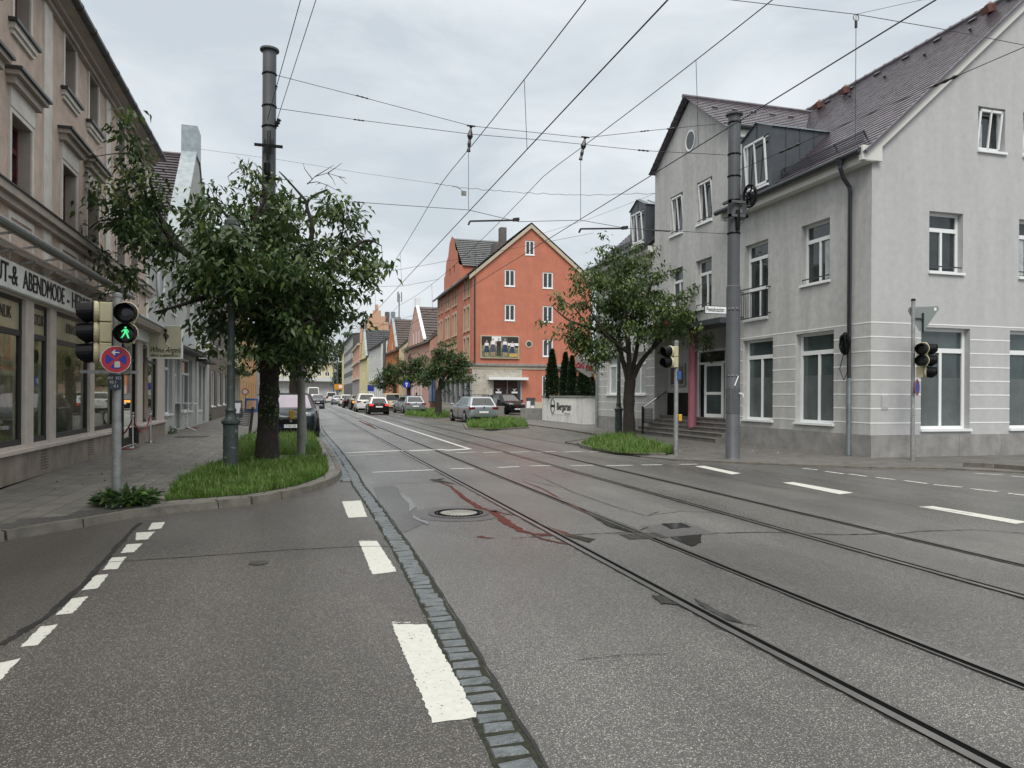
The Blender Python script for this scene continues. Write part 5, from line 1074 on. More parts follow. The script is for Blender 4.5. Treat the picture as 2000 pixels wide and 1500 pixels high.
def pole(name, label, p, z0, h, r=.055, cat='signal pole', mt='galv', capm='galv'):
    t = thing(name, label, cat, (p[0], p[1], z0)); m = MB(); m.lathe([(r*1.08,0),(r*1.08,1.05),(r,1.08),(r,h-.02)], n=14); m.build('pole', mt, t, smooth=True)
    m = MB(); m.lathe([(r*1.05,h-.03),(r*1.15,h-.02),(r*1.15,h+.02),(.01,h+.04)], n=14); m.build('cap', capm, t); return t
# left signal pole
pL = gat(227, 985, .1); zq = lambda v, Y: yat(226, v, Y).z
hL = yat(226, 577, pL[1]).z-.1; spL = pole('signal_pole', 'galvanised signal pole with no stopping sign standing in dark green weeds', pL, .1, hL, .055)
m = MB()
for z in (hL-.12, hL-1.0): m.box(-.42, .25, -.03, .03, z-.02, z+.02)
m.build('bracket', 'galv', spL)
zb = yat(180, 708, pL[1]-.1).z; head('cream traffic light with three black hooded lamps facing left, top one red', 3, (pL[0]-.19, pL[1]+.0, zb), rad(-76), 2, sc=.94)
zb2 = yat(240, 672, pL[1]-.25).z; ph = head('pedestrian light showing a green walking figure', 2, (pL[0]+.16, pL[1]-.2, zb2+.01), rad(4), None, 'pedestrian_light', cat='pedestrian light', sc=.93)
walker(ph, .28*.5, 'walkgreen', .82)
sc_ = yat(232, 703, pL[1]-.1); ns = thing('no_stopping_sign', 'round red and blue sign with white arrow and torn sticker on the left signal pole', 'road sign', (sc_.x, pL[1]-.24, sc_.z), rad(8)); R0 = .172
MB().lathe([(R0,-.004),(R0,.004)], n=36, axis='y').build('backing', 'signwhite', ns); MB().lathe([(R0*.96,-.008),(R0*.96,-.004)], n=36, axis='y').build('red_disc', 'signred', ns)
m = MB()
for k in range(4):
    a0 = math.pi/2*k+rad(12)+math.pi/4*0+rad(0); c0_ = math.pi/2*k; am = math.pi/4*0
    A = [math.pi/2*k-rad(33), math.pi/2*k+rad(33)]; P = [(R0*.70*math.cos(a), -.011, R0*.70*math.sin(a)) for a in np.linspace(A[0], A[1], 12)]; P.append((R0*.12*math.cos(math.pi/2*k), -.011, R0*.12*math.sin(math.pi/2*k))); m.poly(P)
m.build('blue_sectors', 'signblue', ns); m = MB(); m.box(-.036,.04,-.016,-.012,.082,.095); m.obox((-.028,-.014,.100), (.018,0,.018), (0,.002,0), (-.005,0,.005)); m.obox((-.028,-.014,.077), (.018,0,-.018), (0,.002,0), (.005,0,.005)); m.build('white_arrow', 'signwhite', ns)
m = MB(); m.poly([(-.016,-.015,-.104),(.048,-.015,-.10),(.044,-.015,-.024),(-.012,-.015,-.028),(-.018,-.015,-.064)]); m.build('torn_sticker', 'paint', ns)
sp = yat(224, 746, pL[1]-.08); bp_ = thing('number_plate_sign', 'small slate blue plate with white cable numbers on the left signal pole', 'plate', (sp.x, pL[1]-.085, sp.z)); MB().box(-.075,.075,-.01,.015,-.10,.10).build('plate', 'greybox', bp_, bevel=.01)
for k, s in enumerate(('AV  ED', '02.1  ', '   4.1')): text(s, 'plate_lettering', .05, 'signwhite', bp_, (0,-.012,.05-.052*k), (rad(90),0,0), .001)
# middle signal pole with yellow button box
pM = gat(588, 893, .1); hM = yat(590, 660, pM[1]).z-.1; spM = pole('signal_pole', 'brownish grey signal pole with yellow push button box between the grass strips', pM, .1, hM, .085, mt='barkpole' if 'barkpole' in M else 'bench')
bx = yat(570, 810, pM[1]); m = MB(); m.box(bx.x-pM[0]-.06, bx.x-pM[0]+.06, -.06, .06, bx.z-.1-.1, bx.z-.1+.1); m.build('button_box', 'yellow', spM, bevel=.02)
zM = yat(590, 709, pM[1]).z; head('cream pedestrian light facing right on the pole with the yellow box', 2, (pM[0]+.03, pM[1]-.05, zM), rad(82), None, 'pedestrian_light', cat='pedestrian light')
pM2 = gat(598, 876, .1); spM2 = pole('sign_pole', 'thin leaning pole with the back of a round sign behind the middle signal pole', pM2, .1, 3.5, .03, 'sign pole'); spM2.rotation_euler = (0, rad(-2.5), 0)
MB().lathe([(.3,-.01),(.3,.01)], (0,-.05,3.25), 28, 0, 'y').build('round_sign_back', 'signback', spM2)
q = yat(598, 722, pM2[1]); head('cream signal housing turned away behind the middle signal pole', 1, (q.x, pM2[1], q.z-.15), rad(165))
# right signal pole
pR = gat(1320, 888, .03); hR = yat(1322, 668, pR[1]).z-.03; spR = pole('signal_pole', 'slim light grey signal pole with blue plate and yellow box right of the right tree', pR, .03, hR, .055)
zR = yat(1305, 718, pR[1]).z; head('two lamp cream traffic light facing left on the slim right pole', 2, (pR[0]-.13, pR[1], zR), rad(-80))
q = yat(1325, 733, pR[1]); m = MB(); m.box(-.07+.06,.09,-.1,-.06,q.z-.14,q.z+.08); m.build('blue_plate', 'bluebox', spR); q = yat(1329, 815, pR[1]); m = MB(); m.box(.06,.15,-.05,.05,q.z-.13,q.z+.05); m.build('button_box', 'yellow', spR, bevel=.015)
# far right pole
pF = gat(1782, 899, .03); hF = yat(1785, 586, pF[1]).z-.03; spF = pole('signal_pole', 'signal pole by the right corner carrying the back of a triangular give way sign', pF, .03, hF, .045, capm='barkb')
a, b, c = yat(1774, 600, pF[1]), yat(1843, 597, pF[1]), yat(1804, 653, pF[1]); m = MB(); y_ = .07; P = []
for p, q_ in ((a, b), (b, c), (c, a)):
    pass
def rtri(A, B, C, r=.10):
    out_ = []
    for p0, p1, p2 in ((C, A, B), (A, B, C), (B, C, A)):
        u = (p0-p1).normalized(); v = (p2-p1).normalized()
        for t in (0, .33, .66, 1): out_.append(p1+u*r*(1-t)+v*r*t if 0 < t < 1 else (p1+u*r if t == 0 else p1+v*r))
    return out_
P = [(p.x-pF[0], 0, p.z-.03) for p in rtri(a, b, c)]; m.add([(x, y_, z) for x, _, z in P]+[(x, y_+.006, z) for x, _, z in P], [tuple(range(12)), tuple(range(23, 11, -1))]+[(i, (i+1) % 12, 12+(i+1) % 12, 12+i) for i in range(12)])
m.build('give_way_sign_back', 'signback', spF); m = MB(); q = yat(1806, 625, pF[1]); m.box(q.x-pF[0]-.015, q.x-pF[0]+.015, .03, .068, q.z-.03-.30, q.z-.03+.18); m.box(0, q.x-pF[0], .03, .06, q.z-.01, q.z+.02); m.build('sign_bracket', 'darkmetal', spF)
m = MB(); q = yat(1831, 600.5, pF[1]); m.box(q.x-pF[0]-.035, q.x-pF[0]+.035, .062, .068, q.z-.03-.07, q.z-.03+.0); m.build('white_sticker', 'signwhite', spF)
zF = yat(1795, 715, pF[1]-.2).z; hd = head('dark two lamp pedestrian light turned slightly left in front of the right corner window', 2, (pF[0]+.06, pF[1]-.24, zF), rad(-55), None, 'pedestrian_light', cat='pedestrian light')
M['greendim'] = mat('unlit_green_mark', (.02,.09,.06), .4); m = MB(); y_ = -.14
for P in (((-.005,.09),(.005,.09),(.005,-.04),(-.005,-.04)), ((0,.08),(.045,.02),(.04,.01),(0,.06)), ((0,.08),(-.045,.02),(-.04,.01),(0,.06)), ((0,-.02),(.05,-.08),(.04,-.09),(0,-.04)), ((0,-.02),(-.05,-.08),(-.04,-.09),(0,-.04))): m.poly([(x, y_, .155+h) for x, h in P])
m.build('green_mark', 'greendim', hd, fix=False)
zF2 = yat(1800, 738, pF[1]).z; head('cream three lamp traffic light facing right on the right corner pole', 3, (pF[0]+.20, pF[1]-.10, zF2), rad(38))
q = yat(1788, 757, pF[1]-.05); s_ = thing('no_stopping_sign', 'faded magenta round sign seen almost edge on beside the right corner window', 'road sign', (pF[0]+.07, pF[1]-.06, q.z), rad(30)); MB().lathe([(.20,-.004),(.20,.004)], n=30, axis='y').build('disc', 'pinkcol', s_); MB().lathe([(.14,-.008),(.14,-.004)], n=30, axis='y').build('inner_disc', 'signblue', s_)
# street name plate
a, b = pat(1376, 608, (mR[0]-1.2, mR[1]-.2), (mR[0], mR[1]-.2)), pat(1418, 608, (mR[0]-1.2, mR[1]-.2), (mR[0], mR[1]-.2)); hw = (b.x-a.x)/2; z1 = pat(1396, 600.5, mL, mR).z; z0 = pat(1396, 615.5, mL, mR).z
sn = thing('street_name_sign', 'white street name plate reading Pestalozzistr. on the right mast', 'street name sign', ((a.x+b.x)/2, mR[1]-.21, (z0+z1)/2)); hh = (z1-z0)/2
MB().box(-hw,hw,-.012,.012,-hh,hh).build('plate', 'signwhite', sn, bevel=.004); m = MB()
for q in ((-hw,hw,hh-.012,hh+.004),(-hw,hw,-hh-.004,-hh+.012),(-hw-.004,-hw+.01,-hh,hh),(hw-.01,hw+.004,-hh,hh)): m.box(q[0],q[1],-.016,.014,q[2],q[3])
m.build('rim', 'mast', sn); text('Pestalozzistr.', 'street_name', hh*1.5, 'textblack', sn, (0,-.014,0), (rad(90),0,0), .001, bold=.002, fit=hw*1.72)

# ================================================================ overhead wires
M['wire'] = mat('oxidised_wire', (.02, .022, .028), .6); M['ins'] = mat('brown_insulator', (.015, .012, .012), .4)
def wire(name, label, pts, r=.008, group=None, cat='wire', extra=None, parts=()):
    m = MB(); m.tube(pts, r*.85, 5)
    if group == 'x': group = None
    o = m.build(name, 'wire', None); tag(o, label, cat, group)
    for nm, a, b, rr in parts:
        q = MB(); a, b = Vector(a), Vector(b); d = b-a; q.tube([a, a+d*.15, a+d*.3, a+d*.5, a+d*.7, a+d*.85, b], [rr*.4, rr, rr*.5, rr, rr*.5, rr, rr*.4], 8); q.build(nm, 'ins', o)
    return o
C1, C2 = (3.2, 5.28), (5.75, 5.38)
def cwp(X, y, z): return Vector((X+cv(y), y, z))
def cat_z(y, top, sag):
    sup = [-12, 17, 45, 78, 112, 150, 190, 230]
    for a, b in zip(sup, sup[1:]):
        if a <= y <= b: t = (y-a)/(b-a); return top-sag*4*t*(1-t)
    return top
YS = list(np.linspace(-10, 60, 60))+list(np.linspace(62, 228, 80))
for X, Z, lb, ms in ((*C1, 'left', 6.62), (*C2, 'right', 7.0)):
    wire('contact_wire', f'straight tram contact wire over the {lb} pair of rails', [cwp(X, y, Z) for y in YS], .010, 'tram contact wires')
    wire('catenary_wire', f'sagging upper carrying wire above the {lb} pair of rails', [cwp(X-.05, y, cat_z(y, ms, .42)) for y in YS], .009, 'upper carrying wires')
k = 0
for X, Z, ms, lb in ((*C1, 6.62, 'left'), (*C2, 7.0, 'right')):
    for y in (10.6 if lb == 'left' else 10.0, 24.5, 33, 53, 62, 86, 100):
        o = wire('dropper_wire', '', [cwp(X, y, Z), cwp(X-.05, y, cat_z(y, ms, .42))], .0055 if y < 30 else .007, 'dropper wires between carrying and contact wires', 'dropper wire')
        o['label'] = f'thin vertical dropper wire over the {lb} rails, ' + {10.6: 'nearest and longest', 10.0: 'nearest and longest', 24.5: 'second nearest', 33: 'third nearest', 53: 'fourth nearest', 62: 'fifth nearest', 86: 'second farthest', 100: 'farthest'}[y]
PP = lambda u, v: pat(u, v, mL, mR)
def pl(*px): return [PP(*p) for p in px]
wire('span_wire', 'highest cross wire from the left mast to the right mast', pl((536,146),(700,188),(920,246),(1143,269),(1280,254),(1424,240)), .008, 'cross wires between the masts', parts=[('turnbuckle', PP(695,186), PP(720,193), .02), ('turnbuckle', PP(1250,257), PP(1268,255), .02), ('turnbuckle', PP(1302,252), PP(1318,250), .025)])
wire('span_wire', 'middle cross wire from the left mast to the right mast', pl((536,211),(690,233),(920,262),(1062,274),(1255,294),(1424,303)), .008, 'cross wires between the masts', parts=[('turnbuckle', PP(690,233), PP(712,236), .02), ('turnbuckle', PP(1245,293), PP(1268,295), .025)])
wire('span_wire', 'lowest cross wire holding the two thick registration arms', pl((536,384),(700,395),(915,410),(1012,433),(1134,430),(1225,446),(1422,457)), .008, 'cross wires between the masts', parts=[('turnbuckle', PP(690,394), PP(712,396), .02), ('turnbuckle', PP(1255,449), PP(1310,452), .016)])
for (u0, v0, u1, v1), lb in (((918,432,1012,430), 'left thick dark registration arm below the lowest cross wire'), ((1134,447,1224,446), 'right thick dark registration arm below the lowest cross wire')):
    m = MB(); a, b = PP(u0, v0), PP(u1, v1); m.bar(a, b, .035, .035); m.bar(a, a+Vector((-.04,0,-.09)), .04, .04); m.bar(b-Vector((.12,0,.0)), b+Vector((.02,0,.02)), .09, .07); tag(m.build('registration_arm', 'ins'), lb, 'registration arm', 'registration arms')
for (u, v0, v1, v2, du), lb in (((920,246,296,410,-5), 'left dark insulator hanger with thin wire below it'), ((1143,268,312,430,-9), 'right dark insulator hanger with thin wire below it')):
    m = MB(); a, b = PP(u, v0), PP(u+du, v1); d = b-a; m.tube([a+d*t for t in (0,.1,.25,.4,.55,.7,.85,1)], [.05,.02,.05,.07,.03,.045,.03,.05], 8); m.bar(a-Vector((.1,0,0)), a+Vector((.1,0,0)), .03, .03); m.tube([b, PP(u+du, v2)], .006, 5, cap=True); tag(m.build('wire_hanger', 'ins'), lb, 'wire hanger', 'wire hangers')
def toward(u, v, z, base):   # line from base through the ray point, carried on past it
    p = Vector((*gat(u, v, z), z)); return [base, p, p+(p-base)*1.2]
a = PP(521, 238); wire('anchor_wire', 'left of two wires rising from the left mast toward the viewer', toward(587, 0, 8.2, a), .009, 'anchor wires of the left mast', parts=[('insulator', PP(539,166), PP(534,178), .06)])
a = PP(537, 247); wire('anchor_wire', 'right of two wires rising from the left mast toward the viewer', toward(617, 0, 8.0, a), .008, 'anchor wires of the left mast', parts=[('insulator', PP(546,232), PP(539,247), .06)])
a = pat(1437, 335, mL, mR); e = Vector((*gat(2000, 92, 6.9), 6.9)); d = e-a
def frac(t): return a+d*t
wire('anchor_wire', 'wire with insulators running from the right mast to the upper right edge', [a, e, e+d*.5], .008, parts=[('insulator', frac(.22), frac(.32), .035), ('insulator', frac(.775), frac(.845), .035)])
q = lambda u, v, z: Vector((*gat(u, v, z), z))
wire('cross_wire', 'kinked wire crossing the top right corner of the sky and roof', [q(1400,-4,7.3), q(1430,0,7.3), q(1672,28,7.3), q(1830,55,7.3), q(2010,90,7.3), q(2300,145,7.3)], .0065)
wire('cross_wire', 'faint wire branching up from the ring at the top right', [q(1672,28,7.3), q(1780,4,7.5), q(1900,-20,7.7)], .004)
a = q(1672,28,7.3); m = MB(); m.tube([a, a-Vector((0,0,1.9))], .0045, 5); m.tube([a-Vector((0,0,.10)), a-Vector((0,0,.2))], .02, 8); m.tube([a+Vector((.05*math.cos(t)-.0, 0, .05*math.sin(t)-.05)) for t in np.linspace(0, 6.28, 14)], .006, 5); tag(m.build('hanging_line', 'wire'), 'thin vertical line hanging from the ring at top right', 'wire')
def cable(label, pts, r=.012, n=24, wob=0):
    P = [Vector(p) for p in pts]; Q = []
    for a_, b_ in zip(P, P[1:]):
        for k_ in range(n): t = k_/n; Q.append(a_.lerp(b_, t)+Vector((0,0,wob*math.sin(k_*1.7)*random.random())))
    Q.append(P[-1]); wire('telephone_cable', label, Q, r, 'x', 'cable')
cable('thin cable from the zinc gable across the street at roof height', [yat(388,291,34), yat(540,311,33), yat(700,337,32), yat(860,360,31)], .007)
cable('wavy cable with loose ends crossing the middle of the sky', [yat(850,358,31), yat(905,367,31), yat(1000,375,30), yat(1120,381,30), yat(1285,378,29)], .011, 16, .05)
cable('cable sloping from the grey gable down toward the orange house', [yat(1280,378,30), yat(1150,428,33), yat(1040,462,40), yat(1000,472,52)], .008)
cable('cable crossing low between the left tree and far mast', [yat(650,540,50), yat(760,530,50), yat(840,516,50), yat(1160,455,50)], .014)
cable('far cross wire just above the distant roofs', [yat(650,632,105), yat(720,630,105), yat(760,635,105)], .03)
cable('far wire between the orange house and distant chimneys', [yat(855,600,80), yat(770,628,105), yat(700,650,120)], .022)
ob_ = yat(906, 368, 30.9); m = MB(); m.box(ob_.x-.1, ob_.x+.1, 30.85, 30.95, ob_.z-.3, ob_.z-.12); m.tube([ob_+Vector((-.5,0,.08)), ob_+Vector((-.2,0,-.02)), ob_+Vector((0,0,-.15))], .012, 5); tag(m.build('splice_box', 'bench'), 'small pale splice box hanging from the wavy cable', 'cable box')
# far masts
mp_ = gat(751, 790, 0)
for i, (u, vt, Y, r_, lb) in enumerate(((751,657,112,.22,'dark far mast standing among the right street trees'), (652,708,230,.2,'left of two masts at the far end of the street'), (659.5,700,215,.2,'right of two masts at the far end of the street'))):
    t = yat(u, vt, Y); m = MB(); m.lathe([(r_*1.2,0),(r_,t.z)], (t.x, Y, 0), 8); tag(m.build('far_mast', 'mast'), lb, 'mast', 'distant masts')
for i, (Y, u0, v0, u1, v1) in enumerate(((112,690,630,751,664), (78,720,560,858,545))):
    cable(['farther cross wire holding the contact wires near the dark far mast', 'nearer cross wire holding the contact wires by the orange house'][i], [yat(u0,v0,Y), yat((u0+u1)/2,(v0+v1)/2+6,Y), yat(u1,v1,Y)], .02)

# ================================================================ pavement things
def stanchion(u, v, lb):
    p = gat(u, v, .1); t = thing('rope_stanchion', lb, 'stanchion', (*p, .1), group='rope stanchions'); m = MB(); m.lathe([(.15,0),(.15,.02),(.03,.05),(.025,.06),(.025,.84),(.04,.85),(.03,.87)], n=16); m.build('post', 'brass', t, smooth=True)
    m = MB(); m.lathe([(.0,.87),(.035,.89),(.045,.92),(.035,.95),(0,.965)], n=12); m.build('ball_top', 'brass', t, smooth=True); return Vector((*p, .1+.8))
s1 = stanchion(259, 876, 'nearer chrome stanchion by the black shop door'); s2 = stanchion(294, 865, 'farther chrome stanchion right of the shop door')
rp = thing('barrier_rope', 'sagging red rope hung between the two chrome stanchions and the door', 'rope', (0,0,0)); m = MB()
e0 = Vector((s1.x-.75, s1.y+.5, .85)); 
for a, b, s_ in ((s1, s2, .42), (e0, s1, .45)): m.tube([a.lerp(b, t)+Vector((0,0,-s_*4*t*(1-t))) for t in np.linspace(0, 1, 14)], .018, 6)
m.build('rope', 'redrope', rp)
a = gat(235, 877, .1); M['redmat'] = mat('red_door_mat', (.16,.035,.03), .95); m = MB(); m.box(-1.1,.45,-.4,.5,0,.012); o = m.build('door_mat', 'redmat'); o.location = (a[0]-.1, a[1]+.1, .102); tag(o, 'red mat on the pavement before the black shop door', 'door mat', 'red mats')
m = MB(); m.box(-.6,.6,-.5,.5,0,.012); o = m.build('door_mat', 'redmat'); q_ = gat(362, 838, .1); o.location = (q_[0]-.2, q_[1]+.6, .102); tag(o, 'red mat behind the tall white table', 'door mat', 'red mats')
p = gat(362, 841, .1); t = thing('standing_table', 'tall white folding table standing on the left pavement', 'table', (*p, .1)); m = MB(); m.box(-.42,.42,-.3,.3,1.06,1.09); m.build('table_top', 'frame', t)
m = MB()
for s in (-1, 1):
    m.tube([(s*.06,0,1.05),(s*.07,0,.25),(s*.10,0,.12),(s*.34,-.02,.03),(s*.38,-.02,.02)], .02, 6); m.tube([(s*.06,.0,1.05),(s*.07,0,.9)], .02, 6)
m.bar((-.07,0,.3),(.07,0,.3),.03,.05); m.bar((-.1,0,1.03),(.1,0,1.03),.05,.04); m.build('leg_frame', 'frame', t)
def basket(u, v, hh, lb, side=-1):
    p = gat(u, v, .06); t = thing('litter_basket', lb, 'litter basket', (*p, .06), group='wire litter baskets'); m = MB(); m.lathe([(.05,0),(.05,hh),(.03,hh+.05)], n=8); m.build('post', 'barkb', t)
    m = MB(); c = side*.24
    for z in np.linspace(hh-.62, hh-.05, 10): m.tube([(c+.17*math.cos(a), .17*math.sin(a), z) for a in np.linspace(0, 2*math.pi, 15)], .006, 4)
    for k in range(18): a = 2*math.pi*k/18; m.tube([(c+.17*math.cos(a), .17*math.sin(a), hh-.62), (c+.17*math.cos(a), .17*math.sin(a), hh-.05)], .005, 4)
    m.lathe([(.16,hh-.62),(.16,hh-.6)], (c,0,0), 14); m.tube([(0,0,hh-.15),(c-side*.17,0,hh-.15)], .015, 5); m.build('wire_basket', 'gutter', t); return t
basket(487, 853, 1.0, 'wire litter basket on a dark leaning post on the left pavement').rotation_euler = (0, rad(6), 0); basket(1255, 847, 1.05, 'wire litter basket in front of the grey building steps', 1)
for u, v, Y, sz, mt, lb in ((463, 811, 48, (.6,1.05), 'zincd', 'grey A frame board on the left pavement by the cream shop'), (491, 797, 62, (1.0,1.1), 'bluebox', 'blue ice cream board farther down the left pavement')):
    p = yat(u, v, Y); t = thing('pavement_board', lb, 'pavement board', (p.x, Y, .1), group='pavement boards'); m = MB()
    for s in (-1, 1): m.obox((0, s*.16, sz[1]/2), (sz[0]/2,0,0), (0,.015,0), (0,-s*.15,sz[1]/2))
    m.build('board', mt, t); m = MB(); m.obox((0,-.185,sz[1]*.55), (sz[0]*.36,0,0), (0,.006,0), (0,.11,sz[1]*.3)); m.build('poster', 'salmon' if mt == 'bluebox' else 'frame', t)
# beer garden wall, planter, lantern, sign
wa, wb = Vector((*gat(1059, 820, .03), .03)), Vector((*gat(1139.5, 829, .03), .03)); d = (wb-wa); L = math.hypot(d.x, d.y); ang = math.atan2(d.y, d.x)
bg_ = thing('garden_wall', 'low white planter wall lettered Biergarten beside the grey corner building', 'wall', wa, ang); M['oldwhite'] = mat('weathered_white_render', (.74,.74,.70), .85, nscale=1.5, namt=.12, streak=.22, stain=(1.6,.64,(.36,.36,.32)))
m = MB(); m.box(0,L,0,1.9,0,1.45); m.build('wall', 'oldwhite', bg_); m = MB(); m.box(-.06,L+.06,-.06,1.96,1.45,1.53); m.build('coping', 'plinth', bg_)
M['soft'] = mat('painted_panel', (.76,.76,.71), .8, nscale=4, namt=.08); m = MB(); m.box(L*.27,L*.74,-.012,0,.42,1.38); m.build('painted_panel', 'soft', bg_)
text('Biergarten', 'black_lettering', .60, 'textblack', bg_, (L*.568, -.02, .88), (rad(90),0,0), .004, bold=.012, fit=L*.34); m = MB(); [m.box(L*.58+k*.11,L*.58+k*.11+.08,-.016,-.012,.47,.53) for k in range(9)]; m.build('faded_small_line', 'mast', bg_)
m = MB(); m.tube([(L*.292+.40*math.cos(a), -.02, .9+.45*math.sin(a)) for a in np.linspace(0, 2*math.pi, 30)], .018, 5); m.tube([(L*.292+.32*math.cos(a), -.02, .9+.37*math.sin(a)) for a in np.linspace(0, 2*math.pi, 30)], .006, 5); m.box(L*.292-.42,L*.292+.42,-.024,-.01,.84,.98); m.build('round_emblem', 'textblack', bg_)
p = bg_.matrix_basis @ Vector((L-1.1, 1.0, 1.5)); t = thing('garden_lantern', 'white tapered lantern on a thin post above the white wall', 'lantern', p); m = MB(); m.tube([(0,0,-.02),(0,0,1.45)], .03, 6); m.box(-.2,.2,-.2,.2,1.95,2.0); m.build('post', 'black', t); M['lanternw'] = mat('opal_glass', (.55,.52,.44), .4); m = MB(); m.lathe([(.15,1.45),(.24,1.95)], n=6); m.build('lantern_glass', 'lanternw', t)
q0 = Vector(yat(1126,697,35.5)); hs = thing('hanging_pub_sign', 'grey slanted pub sign with dark red lettering hung from the building corner', 'sign', q0); M['signgrey'] = mat('grey_sign_panel', (.24,.24,.22), .5, nscale=2, namt=.15)
def hp(u, v, y_=0): w_ = yat(u, v, 35.5); return (w_.x-q0.x, y_, w_.z-q0.z)
m = MB(); O_ = [(1126,696),(1132,690),(1136,695),(1158,699),(1159,733),(1150,737),(1127,722)]; n = len(O_); m.add([hp(u,v,-.06) for u, v in O_]+[hp(u,v,.06) for u, v in O_], [tuple(range(n)), tuple(range(2*n-1,n-1,-1))]+[(i,(i+1)%n,n+(i+1)%n,n+i) for i in range(n)]); m.build('panel', 'signgrey', hs)
text('-ON BES-', 'red_letters', .34, 'textred', hs, (hp(1141,717)[0], -.075, hp(1141,717)[2]), (rad(90),rad(12),0), .01, .85, bold=.012); m = MB(); m.tube([(hp(1132,706)[0]+k*.05, -.068, hp(1132,706)[2]-k*.009+.045*(-1)**k) for k in range(10)], .008, 4); m.build('faded_script_line', 'textblack', hs)
c_ = hp(1143,695.5); m = MB(); m.lathe([(.19,-.09),(.19,-.05)], c_, 24, 0, 'y'); m.build('round_badge', 'signwhite', hs); m = MB(); m.box(c_[0]-.12, c_[0]+.12, -.094, -.09, c_[2]-.03, c_[2]+.03); m.build('badge_line', 'textblack', hs); m = MB()
for v in (706, 722): m.bar(hp(1157,v), hp(1166,v+2), .03, .03)
m.build('bracket', 'darkmetal', hs)
gh = thing('garden_house', 'orange garden wall between the grey corner building and the white planter wall', 'garden wall', (15.6, 46.5, .03)); MB().box(0, 9, 0, .4, 0, 3.2).build('wall', 'orange', gh); MB().box(-.1, 9.1, -.1, .5, 3.2, 3.35).build('coping', 'gutter', gh)
# low concrete walls, cabinets, parking machine, bin
def solid(name, label, cat, u, v, wd, dp, ht, mt, z=.03, yaw=0, group=None):
    t = thing(name, label, cat, (*gat(u, v, z), z), yaw, group); MB().box(-wd/2,wd/2,0,dp,0,ht).build('body', mt, t, bevel=.012); return t
t = solid('concrete_wall', 'low stained concrete wall left of the white garden wall', 'wall', 1044, 819, 1.75, .3, .72, 'bench', group='low concrete walls'); t = solid('concrete_wall', 'short concrete pier beside the grey cabinets', 'wall', 978, 810, .62, .3, .68, 'bench', group='low concrete walls')
M['cabinet'] = mat('grey_cabinet', (.30,.32,.30), .6, nscale=3, namt=.15, streak=.15)
for u, v, wd, ht, lb in ((958, 808, .75, 1.42, 'taller light grey cable cabinet behind the silver estate car'), (969, 809, .62, 1.22, 'shorter light grey cable cabinet next to the concrete pier')):
    t = solid('cable_cabinet', lb, 'cabinet', u, v, wd, .35, ht, 'cabinet', group='cable cabinets'); m = MB(); m.box(-wd/2-.02,wd/2+.02,-.02,.37,ht,ht+.05); m.build('lid', 'cabinet', t); m = MB(); m.box(-wd/2+.05,wd/2-.05,-.012,0,.12,ht-.08); m.build('door', 'galv', t); m = MB(); m.box(wd*.2,wd*.2+.03,-.03,-.012,ht*.5,ht*.5+.1); m.build('handle', 'black', t)
t = solid('information_board', 'small grey board with notices standing on the low concrete wall', 'notice board', 1036, 817, .62, .12, .0+1.35, 'signback', yaw=rad(-6)); m = MB(); m.box(-.27,-.02,-.02,0,.5,1.15); m.box(.02,.26,-.02,0,.5,.85); m.build('notice', 'signwhite', t); m = MB(); m.box(-.3,.32,-.03,.14,1.2,1.38); m.build('header', 'zincd', t); m = MB(); m.box(.02,.26,-.02,0,.9,1.15); m.build('dark_notice', 'mast', t)
M['brownplastic'] = mat('brown_plastic', (.055,.022,.016), .5); t = thing('wheelie_bin', 'brown tapered plastic bin behind the silver estate car', 'bin', (*gat(925, 822.5, .03), .03)); m = MB(); m.add([(x*s, y*s, z) for z, s in ((0,.17),(.62,.24)) for x, y in ((-1,-1),(1,-1),(1,1),(-1,1))], [(0,3,2,1),(4,5,6,7),(0,1,5,4),(1,2,6,5),(2,3,7,6),(3,0,4,7)]); m.build('body', 'brownplastic', t, bevel=.01); m = MB(); m.box(-.26,.26,-.26,.26,.62,.68); m.build('rim', 'brownplastic', t, bevel=.01)
# blue arrow sign and distant signs
def roundsign(u, v, vb, Y, r_, lb, mt, name='road_sign'):
    p = yat(u, v, Y); t = thing(name, lb, 'road sign', (p.x, Y, 0)); m = MB(); m.tube([(0,.05,0),(0,.05,p.z+.1)], .035, 6); m.build('pole', 'galv', t); return t, p.z
t, z = roundsign(794, 751, 790, 60, .3, 'round blue sign with white arrow pointing up by the right trees', 'signblue'); MB().lathe([(.30,-.03),(.30,.0)], (0,0,z), 28, 0, 'y').build('disc', 'signblue', t); m = MB(); m.box(-.03,.03,-.04,-.03,z-.2,z+.14); m.poly([(-.13,-.04,z+.04),(0,-.04,z+.2),(.13,-.04,z+.04),(.09,-.04,z+.0),(0,-.04,z+.12),(-.09,-.04,z+.0)]); m.build('white_arrow', 'signwhite', t, fix=False)
t, z = roundsign(730, 748, 790, 120, .3, 'yellow diamond priority sign in front of the far white house', 'yellow'); m = MB(); m.poly([(-.45,0,z),(0,0,z+.45),(.45,0,z),(0,0,z-.45)]); m.build('diamond', 'yellow', t)
t, z = roundsign(724, 758, 790, 118, .3, 'dark blue pedestrian crossing sign seen from an angle far down the right side', 'signblue'); m = MB(); m.box(-.5,.5,-.02,.02,z-.5,z+.5); m.build('square_plate', 'signblue', t)
M['orangeboard'] = mat('orange_direction_board', (.60,.24,.02), .5); t, z = roundsign(660, 754, 790, 190, .3, 'orange detour direction board at the far end of the street', 'yellow'); m = MB(); m.box(-.9,1.3,-.03,.03,z-.9,z+.5); m.build('board', 'orangeboard', t); m = MB(); m.box(.2,1.1,-.05,-.03,z-.5,z+.25); m.build('white_field', 'signwhite', t)
